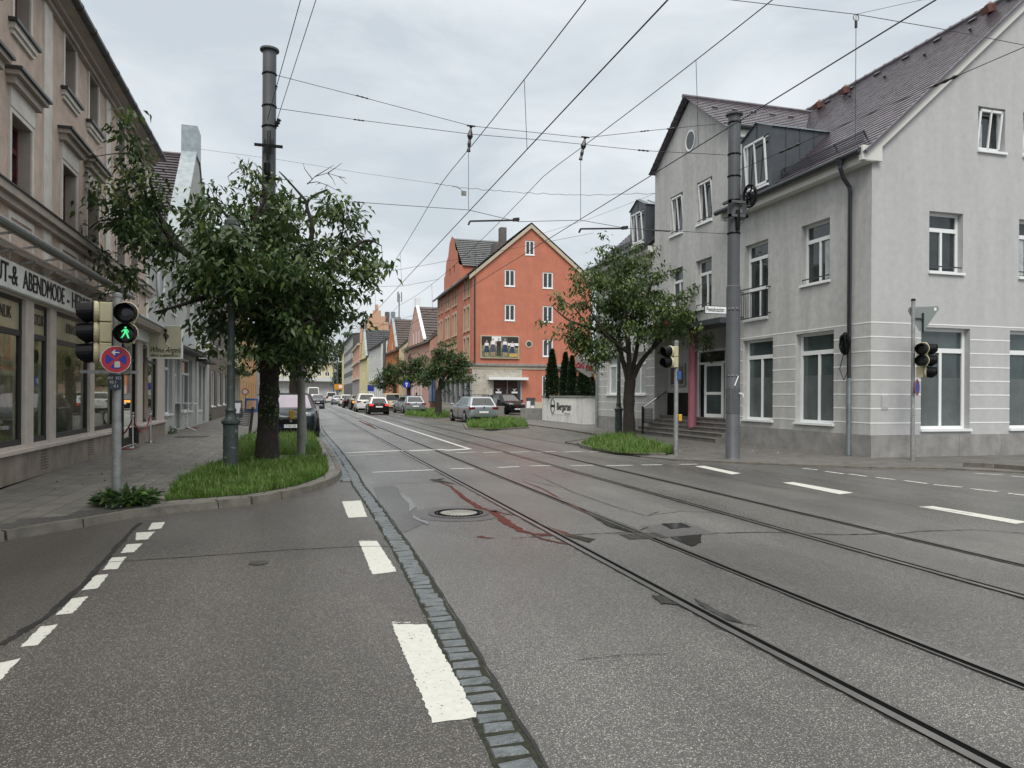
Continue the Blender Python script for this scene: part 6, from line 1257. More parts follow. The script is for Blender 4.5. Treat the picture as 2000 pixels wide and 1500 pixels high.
t, z = roundsign(479, 765, 790, 66, .3, 'small round red bordered sign far down the left pavement', 'signred'); MB().lathe([(.28,-.03),(.28,.0)], (0,0,z), 20, 0, 'y').build('disc', 'signred', t); MB().lathe([(.2,-.035),(.2,-.03)], (0,0,z), 20, 0, 'y').build('inner_disc', 'frame', t)
st_ = thing('poster_case', 'tall blue lit poster case between the pink house and the orange house', 'poster case', (*gat(843, 795, .03), .03)); p2 = gat(843, 795, .03); st_.location = (14.3, 86.3, .03); m = MB(); m.box(-.2,.2,-1.2,1.2,.6,4.2); m.build('case', 'darkmetal', st_); m = MB(); m.box(-.23,-.2,-1.0,1.0,.8,4.0); m.box(-1.0+.9,.1,-1.25,-1.2,.8,4.0); M['bluepost'] = mat('blue_poster', (.05,.12,.25), .3, nscale=1, namt=.5); m.build('poster', 'bluepost', st_)

# ================================================================ cars
def paint(name, col, rough=.22, metal=.5): return mat('car_paint_'+name, col, rough, metal)
PT = dict(dark=paint('dark_teal', (.018,.026,.030)), black=paint('black', (.010,.010,.012)), silver=paint('silver', (.40,.44,.47), .25, .7), white=paint('white', (.62,.62,.60), .3, 0), beige=paint('beige', (.55,.48,.34), .3, 0), grey=paint('grey', (.10,.11,.12)), brown=paint('dark_brown', (.022,.012,.012)))
M.update({k+'_p': v for k, v in PT.items()})
M['carglass'] = mat('car_glass', (.012,.014,.016), .03, spec=.9); M['tail'] = mat('tail_light', (.16,.008,.012), .2); M['taillit'] = mat('lit_brake_light', (.5,.02,.02), .3, emit=(1,.07,.04), estr=.5); M['amber'] = mat('lit_indicator', (.6,.2,.02), .3, emit=(1,.33,.06), estr=.9)
M['headl'] = mat('headlight_glass', (.35,.38,.4), .1, .3); M['chrome'] = mat('chrome', (.6,.62,.64), .12, 1); M['rim_'] = mat('alloy_wheel', (.32,.33,.34), .3, .8); M['lilac'] = mat('lilac_reflection_windscreen', (.30,.25,.31), .12, spec=.8, nscale=1.2, namt=.15)  # lilac: the reflection on the windscreen is put into the glass colour
def car(label, loc, yaw, L=4.3, Wd=1.8, H=1.5, col='silver_p', kind='hatch', group='cars in the street', ws='carglass', lit=False, roofcol=None, plate=None, blink=False, rails=False, bar=False):
    """nose along local +x"""
    t = thing('parked_car' if 'parked' in label else 'car', label, 'car', loc, yaw, group); h = L/2; w = Wd/2
    hood = {'hatch': .27, 'suv': .25, 'wagon': .27, 'sedan': .29, 'van': .14}[kind]*L; zh = {'hatch': .66, 'suv': .66, 'wagon': .66, 'sedan': .66, 'van': .58}[kind]*H; zbelt = {'van': .55}.get(kind, .64)*H
    zl = .17 if kind != 'suv' else .22; tr = {'sedan': .20}.get(kind, .03)*L; ztr = zbelt+.03 if kind != 'sedan' else zbelt+.06
    X = [-h, -h+.06, -h+.25, -h+tr+.2, -L*.15, 0, h-hood-.1, h-hood+.25, h-.45, h-.12, h]
    WF = [.80, .92, .975, 1, 1, 1, 1, .99, .95, .84, .70]; ZT = [ztr-.12, ztr-.03, ztr, zbelt+.02, zbelt, zbelt, zbelt+.02, zh+.02, zh-.07, zh-.16, zh-.30]; ZB = [.34, .26, zl, zl, zl, zl, zl, zl, zl, .24, .32]
    V = []; n = 13
    for x, wf, zt, zb in zip(X, WF, ZT, ZB):
        W_ = w*wf; half = [(W_*.80, zb), (W_*.96, zb+.08), (W_, zb+(zt-zb)*.40), (W_*.985, zb+(zt-zb)*.72), (W_*.93, zt-.03), (W_*.78, zt+.015)]
        V += [(x, y, z) for y, z in half]+[(x, 0, zt+.04)]+[(x, -y, z) for y, z in reversed(half)]
    F = [(i*n+k, i*n+k+1, (i+1)*n+k+1, (i+1)*n+k) for i in range(len(X)-1) for k in range(n-1)]+[(i*n+n-1, i*n, (i+1)*n, (i+1)*n+n-1) for i in range(len(X)-1)]+[tuple(range(n)), tuple(range(len(X)*n-1, len(X)*n-n-1, -1))]
    m = MB(); m.add(V, F); b = m.build('body', col, t, smooth=True); sb = b.modifiers.new('sub', 'SUBSURF'); sb.levels = 1; sb.render_levels = 1
    # greenhouse: base and roof outlines
    xr0, xr1, xf1, xf0 = {'hatch': (-h+.10, -h+.42, h-hood-.75, h-hood+.12), 'suv': (-h+.12, -h+.50, h-hood-.70, h-hood+.15), 'wagon': (-h+.12, -h+.55, h-hood-.80, h-hood+.12), 'sedan': (-h+tr+.05, -h+tr+.75, h-hood-.75, h-hood+.12), 'van': (-h+.04, -h+.16, h-hood-.65, h-hood+.1)}[kind]
    wr = w*(.70 if kind != 'van' else .82); zb_ = zbelt-.02; zr = H-.05
    def lvl(t_): return (xr0+(xr1-xr0)*t_, xf0+(xf1-xf0)*t_, w*.92+(wr-w*.92)*t_, zb_+(zr-zb_)*t_)
    A, B_ = lvl(0), lvl(1); V = []
    for xa, xb, ww, z in (A, lvl(.5), B_): V += [(xa, -ww*.9, z), (xa, ww*.9, z), (xa+.18, ww, z), (xb-.25, ww, z), (xb, ww*.86, z), (xb, -ww*.86, z), (xb-.25, -ww, z), (xa+.18, -ww, z)]
    F = [(i*8+k, i*8+(k+1) % 8, (i+1)*8+(k+1) % 8, (i+1)*8+k) for i in (0, 1) for k in range(8)]; m = MB(); m.add(V, F)
    rf = [(xr1+.02,-wr*.88,zr),(xr1+.02,wr*.88,zr),(xf1-.0,wr*.84,zr),(xf1,-wr*.84,zr)]; xm = (xr1+xf1)/2
    V = [(xr1,-wr*.9,zr),(xr1,wr*.9,zr),(xr1+.18,wr,zr),(xf1-.25,wr,zr),(xf1,wr*.86,zr),(xf1,-wr*.86,zr),(xf1-.25,-wr,zr),(xr1+.18,-wr,zr)]+[(xr1+.15,-wr*.7,H-.01),(xr1+.15,wr*.7,H-.01),(xf1-.25,wr*.7,H),(xf1-.25,-wr*.7,H)]
    m.add(V, [(0,1,9,8),(1,2,9),(2,3,10,9),(3,4,10),(4,5,11,10),(5,6,11),(6,7,8,11),(7,0,8),(8,9,10,11)]); m.build('cabin', roofcol or col, t, smooth=True)
    def face(nm, P, mt, off): 
        P = [Vector(p) for p in P]; nn = (P[1]-P[0]).cross(P[2]-P[1]).normalized(); c = sum(P, Vector())/4
        if nn.dot(c-Vector((xm, 0, zb_))) < 0: nn = -nn
        q = MB(); q.poly([p+nn*off for p in P]); return q.build(nm, mt, t, fix=False)
    def P3(t_, e, y): xa, xb, ww, z = lvl(t_); return (xb if e else xa, y*ww, z)
    face('windscreen', [P3(.07,1,-.80), P3(.07,1,.80), P3(.93,1,.78), P3(.93,1,-.78)], ws, .012); face('rear_window', [P3(.12,0,-.80), P3(.12,0,.80), P3(.88,0,.76), P3(.88,0,-.76)], 'carglass', .012)
    nw = 3 if kind in ('wagon', 'van', 'suv') else 2
    for s in (-1, 1):
        for k in range(nw):
            t0, t1 = .04+.92*k/nw+.015, .04+.92*(k+1)/nw-.015
            def S_(u, v): xa, xb, ww, z = lvl(v); return (xa+.20+(xb-.27-xa-.20)*u, s*ww, z)
            if kind == 'van' and k == 0: continue
            face('side_window', [S_(t0,.10), S_(t1,.10), S_(t1,.90), S_(t0,.90)], 'carglass', .012)
    r = .33 if kind != 'van' else .35
    for s in (-1, 1):
        for x in (-h+.80, h-.85):
            m = MB(); m.lathe([(r*1.16,-.02),(r*1.16,.005),(r*1.1,.012)], (x, s*(w*.99)-(.0 if s > 0 else 0), r+.02), 20, 0, 'y'); m.build('wheel_arch', 'black', t)
            m = MB(); m.lathe([(r*.7,-.11),(r,-.09),(r,.09),(r*.7,.11)], (x, s*(w-.10), r), 22, 0, 'y'); wh = m.build('wheel', 'rubber', t, smooth=True)
            m = MB(); m.lathe([(r*.64,0),(r*.60,s*.012)], (x, s*(w+.008), r), 20, 0, 'y')
            for k in range(5): a = 2*math.pi*k/5; m.bar((x, s*(w+.025), r), (x+r*.6*math.cos(a), s*(w+.025), r+r*.6*math.sin(a)), .05, .02)
            m.build('rim', 'rim_', wh)
        m = MB(); m.obox((xf0-.35, s*(w+.10), zbelt+.06), (.06,0,0), (0,.10,0), (0,0,.065)); m.build('wing_mirror', col, t, bevel=.03)
        m = MB(); z_ = (ztr-.10 if kind != 'van' else zbelt); m.obox((-h+.06, s*w*.72, z_-.06), (.05,s*-.02,0), (0,w*.20,0), (0,0,.075 if kind != 'van' else .2)); m.build('tail_light', 'taillit' if lit else 'tail', t, bevel=.02)
        m = MB(); m.obox((h-.20, s*w*.66, zh-.20), (.14,-s*.12,0), (.0,s*.05,0), (0,0,.065)); m.obox((h-.10, s*w*.55, zh-.22), (.07,-s*.02,0), (0,w*.16,0), (0,0,.05)); m.build('headlight', 'headl', t, bevel=.02)
        m = MB(); m.bar((-L*.02, s*(w*.998), zl+.02), (-L*.02+.001, s*(w*.998), zbelt-.05), .012, .012); m.build('door_gap', 'black', t)
    m = MB(); m.box(-h-.025,-h+.1,-.26,.26,.56,.67); m.box(h-.06,h+.03,-.26,.26,.40,.51); m.build('number_plate', 'signwhite', t)
    m = MB(); m.box(-h-.01,-h+.3,-w*.78,w*.78,.2,.36); m.box(h-.2,h+.015,-w*.62,w*.62,.2,.40); m.box(h-.2,h+.01,-w*.42,w*.42,.54,.70); m.box(-h+.4,h-.4,-w*.99,w*.99,.15,.24); m.build('bumper_trim', 'black', t, bevel=.02)
    m = MB(); m.bar((h+.012,-w*.42,.71), (h+.012,w*.42,.71), .02, .02); m.lathe([(.05,0),(.05,.03)], (h-.01,0,.63), 12, 0, 'x'); m.lathe([(.05,-.03),(.05,0)], (-h-.02,0,zbelt-.07), 12, 0, 'x'); m.build('badge', 'chrome', t)
    if lit: m = MB(); m.obox((xr1+.02,0,H-.06), (.03,0,0), (0,.18,0), (0,0,.02)); m.build('brake_light', 'taillit', t)
    if blink: m = MB(); m.obox((-h-.02,w*.4,zbelt-.15), (.02,0,0), (0,.36,0), (0,0,.10)); m.build('lit_reflector', 'amber', t)
    if rails:
        m = MB()
        for s in (-1, 1): m.bar((xr1+.1, s*wr*.93, H+.02), (xf1-.2, s*wr*.93, H+.02), .03, .03)
        m.build('roof_rail', 'black', t)
    if bar:
        m = MB()
        for x in (xr1+.6, xf1-.45): m.bar((x,-wr,H+.08), (x,wr,H+.08), .06, .03); [m.bar((x,s*wr*.93,H-.02), (x,s*wr*.93,H+.08), .04, .04) for s in (-1,1)]
        m.build('roof_bar', 'black', t)
    if plate: text(plate, 'plate_lettering', .105, 'textblack', t, (h+.034,0,.455), (rad(90),0,rad(90)), .001, .85); m = MB(); m.box(h+.028,h+.033,-.26,-.22,.40,.51); m.build('plate_band', 'signblue', t)
    return t
N_, S_a = rad(90), rad(-90)
car('dark teal parked car facing us beside the big left tree trunk', (-.53, 26.25+2.3, 0), S_a, 4.6, 1.9, 1.60, 'dark_p', 'suv', 'parked cars', 'lilac', plate='A·GS 303')
car('dark blue oncoming hatchback in the left lane far away', (1.45, 108, 0), S_a, 4.2, 1.8, 1.5, 'grey_p', 'hatch')
car('white delivery van behind the oncoming dark hatchback', (.95, 122, 0), S_a, 6, 2.1, 2.7, 'white_p', 'van')
car('white minibus with dark oval rear window driving away', (4.15, 136, 0), N_, 5.2, 2.0, 2.0, 'white_p', 'van')
car('silver saloon car driving away behind the white minibus', (4.45, 114, 0), N_, 4.6, 1.85, 1.45, 'silver_p', 'sedan')
car('black saloon car queueing in front of the silver saloon', (4.95, 88, 0), N_, 4.7, 1.9, 1.45, 'black_p', 'sedan')
car('dark car with an orange lit rear panel in the queue', (5.1, 77.0, 0), N_, 4.4, 1.8, 1.5, 'black_p', 'hatch', blink=True)
car('white off road car in the queue just behind the small black hatchback', (5.05, 67.3, 0), N_, 4.4, 1.85, 1.66, 'white_p', 'suv')
car('small black hatchback with white roof and lit red tail lights', (5.42, 59.6, 0), N_, 3.85, 1.62, 1.36, 'brown_p', 'hatch', lit=True, roofcol='frame')
car('beige taxi parked behind the silver estate under the right trees', (8.15, 75, 0), N_, 4.7, 1.85, 1.7, 'beige_p', 'van', 'parked cars')
car('silver parked estate car with red tail lights left of the blue arrow sign', (8.35, 62.5, 0), rad(97), 4.7, 1.85, 1.48, 'silver_p', 'wagon', 'parked cars', rails=True)
car('silver parked estate car with roof bars nearest us on the right', (9.35, 41.9, 0), rad(93), 4.7, 1.84, 1.50, 'silver_p', 'wagon', 'parked cars', rails=True, bar=True)
car('black parked people carrier facing us in the driveway by the orange house', (15.6, 57.6, .03), rad(-80), 4.5, 1.85, 1.62, 'black_p', 'suv', 'parked cars', plate='A·JK 48')
car('white hatchback partly hidden in the far queue', (5.0, 101, 0), N_, 4.2, 1.8, 1.55, 'white_p', 'hatch')
car('cream small car parked far down the right kerb', (6.3, 100, 0), N_, 3.9, 1.7, 1.5, 'beige_p', 'hatch', 'parked cars')
car('dark parked estate farther down the right kerb', (6.9, 90, 0), N_, 4.6, 1.85, 1.55, 'grey_p', 'wagon', 'parked cars')

# person with bicycle on the far right pavement
def person(label, loc, yaw, top, legs):
    bm_ = bpy.data.meshes.new('person'); V = [(0,0,.95),(0,0,1.15),(0,0,1.40),(0,0,1.52),(0,.02,1.66),(.10,0,.90),(.12,.05,.50),(.12,-.02,.08),(.12,.12,.03),(-.10,0,.90),(-.12,-.12,.50),(-.12,-.28,.12),(-.12,-.18,.04),(.20,0,1.40),(.27,-.03,1.15),(.25,.12,.95),(.25,.19,.90),(-.20,0,1.40),(-.28,.08,1.17),(-.26,.30,1.05),(-.26,.38,1.03)]
    E_ = [(0,1),(1,2),(2,3),(3,4),(0,5),(5,6),(6,7),(7,8),(0,9),(9,10),(10,11),(11,12),(2,13),(13,14),(14,15),(15,16),(2,17),(17,18),(18,19),(19,20)]; Rr = [.15,.15,.16,.06,.10,.09,.07,.05,.04,.09,.07,.05,.04,.07,.05,.04,.035,.07,.05,.04,.035]
    bm_.from_pydata(V, E_, []); bm_.materials.append(M[top]); o = bpy.data.objects.new('person', bm_); COL.objects.link(o); sk = o.modifiers.new('skin', 'SKIN'); 
    for i, r_ in enumerate(Rr): bm_.skin_vertices[0].data[i].radius = (r_, r_*.8)
    bm_.skin_vertices[0].data[0].use_root = True; o.modifiers.new('sub', 'SUBSURF').render_levels = 2; o.location = loc; o.rotation_euler = (0,0,yaw); tag(o, label, 'person')
    m = MB(); m.lathe([(.0,1.58),(.10,1.62),(.115,1.70),(.10,1.77),(.04,1.80)], (0,-.02,0), 14); m.build('hair', 'black', o, smooth=True)
    m = MB()
    for s, yk, yf in ((.12,.05,0),(-.12,-.12,-.24)): m.tube([(s*.8,0,.95),(s,yk,.50),(s,yf,.12)], [.13,.10,.075], 10)
    m.build('trousers', legs, o, smooth=True); return o
M['jacket'] = mat('dark_grey_jacket', (.05,.055,.06), .9)
person('person in a dark grey jacket walking away with a bicycle on the right pavement', (12.4, 86, .03), 0, 'jacket', 'black')
bk = thing('bicycle', 'dark bicycle pushed by the person on the right pavement', 'bicycle', (12.9, 86.3, .03), rad(85)); 
for x in (-.52, .52):
    m = MB(); m.tube([(x+.33*math.cos(a), 0, .34+.33*math.sin(a)) for a in np.linspace(0, 2*math.pi, 24)], .02, 6)
    for k in range(8): a = 2*math.pi*k/8; m.bar((x,0,.34), (x+.32*math.cos(a),0,.34+.32*math.sin(a)), .006, .006)
    m.build('wheel', 'rubber', bk)
m = MB(); m.tube([(-.52,0,.34),(-.1,0,.36),(.38,0,.85),(-.2,0,.88),(-.1,0,.36)], .02, 6); m.tube([(-.52,0,.34),(-.2,0,.88)], .015, 6); m.tube([(.52,0,.34),(.38,0,.95)], .018, 6); m.build('frame', 'darkmetal', bk)
m = MB(); m.tube([(.3,-.28,1.02),(.4,0,1.0),(.3,.28,1.02)], .015, 6); m.build('handlebar', 'darkmetal', bk); m = MB(); m.obox((-.22,0,.95), (.13,0,0), (0,.07,0), (0,0,.03)); m.build('saddle', 'black', bk)
# ================================================================ foliage
from mathutils import noise as mnoise
rng = np.random.default_rng(5)
def leafmat(name, c1, c2, tr=.35, rough=.45):
    m = bpy.data.materials.new(name); m.use_nodes = True; t = m.node_tree; b = t.nodes['Principled BSDF']; L = t.links.new
    o = [n for n in t.nodes if n.type == 'OUTPUT_MATERIAL'][0]; g = t.nodes.new('ShaderNodeNewGeometry'); x = t.nodes.new('ShaderNodeMixRGB'); x.inputs[1].default_value = (*c1, 1); x.inputs[2].default_value = (*c2, 1)
    L(g.outputs['Random Per Island'], x.inputs['Fac']); L(x.outputs[0], b.inputs['Base Color']); b.inputs['Roughness'].default_value = rough
    s = t.nodes.new('ShaderNodeBsdfTranslucent'); L(x.outputs[0], s.inputs['Color']); k = t.nodes.new('ShaderNodeMixShader'); k.inputs[0].default_value = tr
    L(b.outputs[0], k.inputs[1]); L(s.outputs[0], k.inputs[2]); L(k.outputs[0], o.inputs['Surface']); M[name] = m
leafmat('leaf_dark', (.028,.058,.020), (.055,.095,.030)); leafmat('leaf_mid', (.045,.085,.024), (.080,.13,.038)); leafmat('leaf_light', (.085,.135,.035), (.16,.20,.05))
leafmat('thuja_leaf', (.018,.036,.014), (.035,.06,.022), .15); leafmat('grass_a', (.060,.150,.018), (.13,.26,.035), .4, .5); leafmat('grass_b', (.13,.19,.05), (.22,.24,.09), .4, .6)
leafmat('weed_leaf', (.022,.055,.022), (.05,.095,.03), .3)
def np_mesh(name, V, F3, mi, mats, parent=None):
    me = bpy.data.meshes.new(name); nf = len(F3); me.vertices.add(len(V)); me.vertices.foreach_set('co', V.astype(np.float32).ravel()); me.loops.add(nf*3); me.loops.foreach_set('vertex_index', F3.astype(np.int32).ravel())
    me.polygons.add(nf); me.polygons.foreach_set('loop_start', np.arange(0, nf*3, 3, dtype=np.int32)); me.polygons.foreach_set('loop_total', np.full(nf, 3, dtype=np.int32))
    for k in mats: me.materials.append(M[k])
    me.polygons.foreach_set('material_index', mi.astype(np.int32)); me.update(calc_edges=True); me.validate()
    o = bpy.data.objects.new(name, me); COL.objects.link(o)
    if parent is not None: o.parent = parent
    return o
def leaves(C, D, Ln, Wd, mi):
    """C centres (base), D directions, lengths, widths -> folded four-vertex leaves"""
    n = len(C); D = D/np.linalg.norm(D, axis=1, keepdims=True); up = np.tile([0, 0, 1.0], (n, 1))+rng.normal(0, .45, (n, 3)); S_ = np.cross(D, up); S_ /= np.linalg.norm(S_, axis=1, keepdims=True)+1e-9; N_ = np.cross(S_, D)
    L_ = Ln[:, None]; W_ = Wd[:, None]; droop = np.array([0, 0, -1.0])
    b = C; t = C+D*L_+droop*L_*.18; l = C+D*L_*.45+S_*W_+N_*W_*.35; r = C+D*L_*.45-S_*W_+N_*W_*.35; md = C+D*L_*.5
    V = np.stack([b, l, t, r, md], 1).reshape(-1, 3); base = (np.arange(n)*5)[:, None]
    F = np.concatenate([base+[0, 1, 4], base+[1, 2, 4], base+[0, 4, 3], base+[4, 2, 3]], 1).reshape(-1, 3); return V, F, np.repeat(mi, 4)
def make_tree(name, label, base, limbs, blobs, dep, ncl, nleaf, lf, kind=(.5, .38, .12), trunk_r=.2, bark='bark', pitch=1.0, group=None, twig_r=.012, gaps=None, spray=.26):
    """limbs: list of pixel polylines [(u, v, depth offset, radius)], first is the trunk; blobs: (u, v, ru, rv, weight[, depth centre])"""
    t = thing(name, label, 'tree', base, group=group); b = Vector(base); P0 = (b.x, b.y); fwd = Vector((FW.x, FW.y, 0)); m = MB(); nodes = []; rr = []
    right = Vector((RT.x, RT.y))
    def pos(u, v, d): p = pat(u, v, P0, (P0[0]+right.x, P0[1]+right.y)); dist = (Vector((p.x, p.y))).length; k = (p.xy.dot(fwd.xy)+d)/p.xy.dot(fwd.xy); c = Vector((0,0,CH)); return c+(p-c)*k
    for L in limbs:
        pts = [pos(u, v, d) for u, v, d, r in L]; rs = [r for *_, r in L]; Q = []; R_ = []
        for i in range(len(pts)-1):
            p0, p1, p2, p3 = pts[max(i-1, 0)], pts[i], pts[i+1], pts[min(i+2, len(pts)-1)]
            for k in range(6):
                s = k/6; Q.append(((p1*2)+(p2-p0)*s+(p0*2-p1*5+p2*4-p3)*s*s+(p1*3-p0-p2*3+p3)*s**3)*.5); j = rs[i]+(rs[i+1]-rs[i])*s; R_.append(j*(1+random.uniform(-.06, .06)))
        Q.append(pts[-1]); R_.append(rs[-1]); m.tube([q-b for q in Q], R_, 10)
        start = 0 if L is not limbs[0] else int(len(Q)*.7)
        for q, r in list(zip(Q, R_))[start:]: nodes.append(q); rr.append(r)
    tot = sum(bl[4]*bl[2]*bl[3] for bl in blobs); cl = []
    for bl in blobs:
        u, v, ru, rv, wt = bl[:5]; dc = bl[5] if len(bl) > 5 else 0; k = int(ncl*wt*ru*rv/tot)+1
        left_ = k
        while left_ > 0:
            a = rng.normal(0, 1, 3); a /= np.linalg.norm(a); r = rng.random()**.42; a *= r; c0_ = pos(u+a[0]*ru, v+a[1]*rv, dc+a[2]*dep*min(1, ru/100)); kk = min(left_, int(rng.integers(4, 10))); left_ -= kk
            ax_ = Vector(rng.normal(0, 1, 3)); ax_.z *= .35; ax_.normalize()
            for _ in range(kk): cl.append(c0_+ax_*rng.uniform(-1, 1)*spray*1.6+Vector(rng.normal(0, 1, 3))*spray*.45)
    if gaps: cl = [c for c in cl if mnoise.noise(Vector(c)*gaps[0]+Vector((base[0]*3.1, 0, 0))) > gaps[1]]
    nd = np.array([tuple(q) for q in nodes]); nr = list(rr); cl = np.array([tuple(q) for q in cl]); dmin = np.min(np.linalg.norm(cl[:, None]-nd[None, ::4], axis=2), axis=1); order = np.argsort(dmin); tw = MB()
    for i in order:
        c = cl[i]; dd = np.linalg.norm(nd-c, axis=1)+np.maximum(0, nd[:, 2]-c[2])*.6; j = int(np.argmin(dd)); p = Vector(nd[j]); q = Vector(c); mid = p.lerp(q, .5)+Vector((0,0,.12*(q-p).length))+Vector(rng.normal(0, .05, 3))
        r0 = min(nr[j]*.7, twig_r*(1+1.2*(q-p).length)); tw.tube([p-b, mid-b, q-b], [r0, r0*.7, r0*.45], 4, cap=False); nd = np.vstack([nd, [tuple(mid)], [tuple(c)]]); nr += [r0*.8, r0*.7]
    m.v, m.f, m.m = m.v, m.f, m.m; tr = m.build('trunk', bark, t, smooth=True); tw.build('twigs', bark, t, fix=False)
    n = len(cl)*nleaf; ci = np.repeat(np.arange(len(cl)), nleaf); th = rng.random(n)*2*np.pi; off = rng.normal(0, 1, (n, 3))*np.array([1, 1, .7])*lf*.75; C = cl[ci]+off-np.array(base)
    D = np.stack([np.cos(th), np.sin(th), rng.uniform(-1.5, .1, n)], 1); D[:, :2] += off[:, :2]*2/lf*.25
    cm = rng.choice(3, size=len(cl), p=kind); zc = cl[:, 2]; 
    mi = cm[ci]; flip = rng.random(n) < .25; mi[flip] = rng.choice(3, size=flip.sum(), p=kind)
    V, F, mm = leaves(C, D, rng.uniform(.7, 1.3, n)*lf, rng.uniform(.19, .28, n)*lf, mi); np_mesh('crown', V, F, mm, ['leaf_dark', 'leaf_mid', 'leaf_light'], t)
    return t, tr
bL = Vector((*gat(525, 905, .1), .06))
limbs = [[(525,908,0,.27),(522,880,0,.235),(524,820,0,.215),(526,760,0,.20),(528,700,0,.19),(528,660,0,.19)],
 [(526,665,0,.14),(500,610,.1,.12),(455,560,.3,.10),(400,520,.5,.085),(345,480,.6,.07),(318,440,.6,.05),(300,380,.5,.03),(290,330,.4,.02)],
 [(345,480,.6,.05),(290,470,.8,.035),(240,440,.9,.025),(200,430,1.0,.015),(165,455,1.0,.01)], [(318,440,.6,.04),(285,380,.3,.025),(262,310,.2,.018),(235,300,.1,.012),(190,305,.1,.008)],
 [(528,670,0,.13),(545,600,-.1,.11),(520,530,-.2,.09),(505,480,-.3,.07),(500,430,-.3,.05),(520,380,-.3,.03),(505,350,-.3,.018)], [(530,668,0,.13),(565,600,.2,.10),(590,530,.4,.07),(610,450,.5,.05),(600,395,.5,.035),(640,370,.5,.02)],
 [(560,610,.1,.09),(620,560,-.3,.06),(670,500,-.5,.04),(715,470,-.6,.025),(745,480,-.6,.012)], [(600,395,.5,.03),(560,350,.4,.02),(545,335,.4,.01)], [(528,690,0,.1),(570,650,-.6,.06),(620,620,-1.0,.03)], [(455,560,.3,.07),(400,580,-.2,.05),(340,600,-.4,.03),(300,610,-.4,.015)],
 [(505,480,-.3,.05),(450,430,-.5,.03),(420,390,-.5,.02)]]
blobs = [(600,520,125,120,1.1),(500,560,110,90,1.1),(660,470,85,80,1),(570,410,75,65,.9),(450,510,80,70,1),(370,500,85,65,.85),(455,460,48,45,1.2,-1.3),(440,510,55,50,1.2,-1.3),(480,560,55,50,1.0,-1.3),(300,440,85,60,.7),(225,470,70,50,.6),(270,350,42,75,.38),(185,400,55,55,.3),(705,510,52,65,.9),(560,635,90,55,.8),(430,610,75,50,.7),(330,560,60,50,.5),(260,530,50,45,.4),(640,600,70,60,.8),(200,312,45,22,.3),(250,262,22,28,.5),(490,390,35,40,.7),(610,360,40,28,.8),(395,400,45,40,.7),(620,655,50,35,.6),(520,470,80,70,1.0),(545,685,75,38,.8),(465,655,60,42,.6),(610,690,48,36,.7),(415,640,38,48,.35)]
tb, trk = make_tree('cherry_tree', 'big dark cherry tree with dense drooping leaves wrapped round the left wire mast', bL, limbs, blobs, 2.0, 1900, 15, .165, (.58, .30, .12), spray=.30, gaps=(1.15, -.06))
# bare twigs above the left crown
m = MB(); Pq = lambda u, v, d=.4: pat(u, v, (bL.x, bL.y+d), (bL.x+RT.x, bL.y+d+RT.y))-bL
for L in ([(500,350),(485,325),(462,305)],[(487,328),(465,330),(445,345),(450,362)],[(484,322),(487,308)],[(600,360),(615,345),(640,338),(662,345),(678,360)],[(662,345),(676,348)],[(640,338),(655,328),(668,318)],[(600,358),(620,355),(640,362),(658,372)],[(610,350),(595,330),(592,318)],[(615,345),(640,330),(652,322)],[(640,338),(650,350),(655,362)]):
    m.tube([Pq(u, v) for u, v in L], [.012]+[.008]*(len(L)-2)+[.004], 4)
m.build('bare_twigs', 'bark', tb)
# ivy leaves on the trunk
cl = np.array([tuple(Pq(527+random.uniform(-14, 14), random.uniform(745, 835), -.25)) for _ in range(26)]); n = 110; ci = rng.integers(0, 26, n); C = cl[ci]+rng.normal(0, .05, (n, 3)); D = rng.normal(0, 1, (n, 3)); D[:, 2] -= .5
V, F, mm = leaves(C, D, rng.uniform(.06, .11, n), rng.uniform(.025, .04, n), rng.integers(0, 2, n)); np_mesh('trunk_ivy', V, F, mm, ['leaf_mid', 'weed_leaf'], tb)
b2 = Vector((*gat(585, 806, .06), .06)); b2 = Vector((-1.1, 34, .06))
make_tree('street_tree', 'second tree in the left row showing right of the big dark cherry tree', b2, [[(572,800,0,.24),(573,770,0,.2),(575,730,0,.18),(580,700,0,.14)],[(578,715,0,.1),(610,680,0,.06),(640,640,0,.03)],[(578,715,0,.1),(550,670,.3,.06),(520,640,.3,.03)],[(580,705,0,.08),(590,650,0,.05),(600,600,0,.03)]],
  [(618,640,46,48,1),(590,680,60,45,1),(632,690,22,32,.8),(600,590,50,40,.9),(655,628,18,16,.4),(540,690,50,45,.8),(480,700,50,35,.7),(600,722,32,22,.5)], 1.8, 520, 22, .14, (.4,.45,.15), bark='barkb')
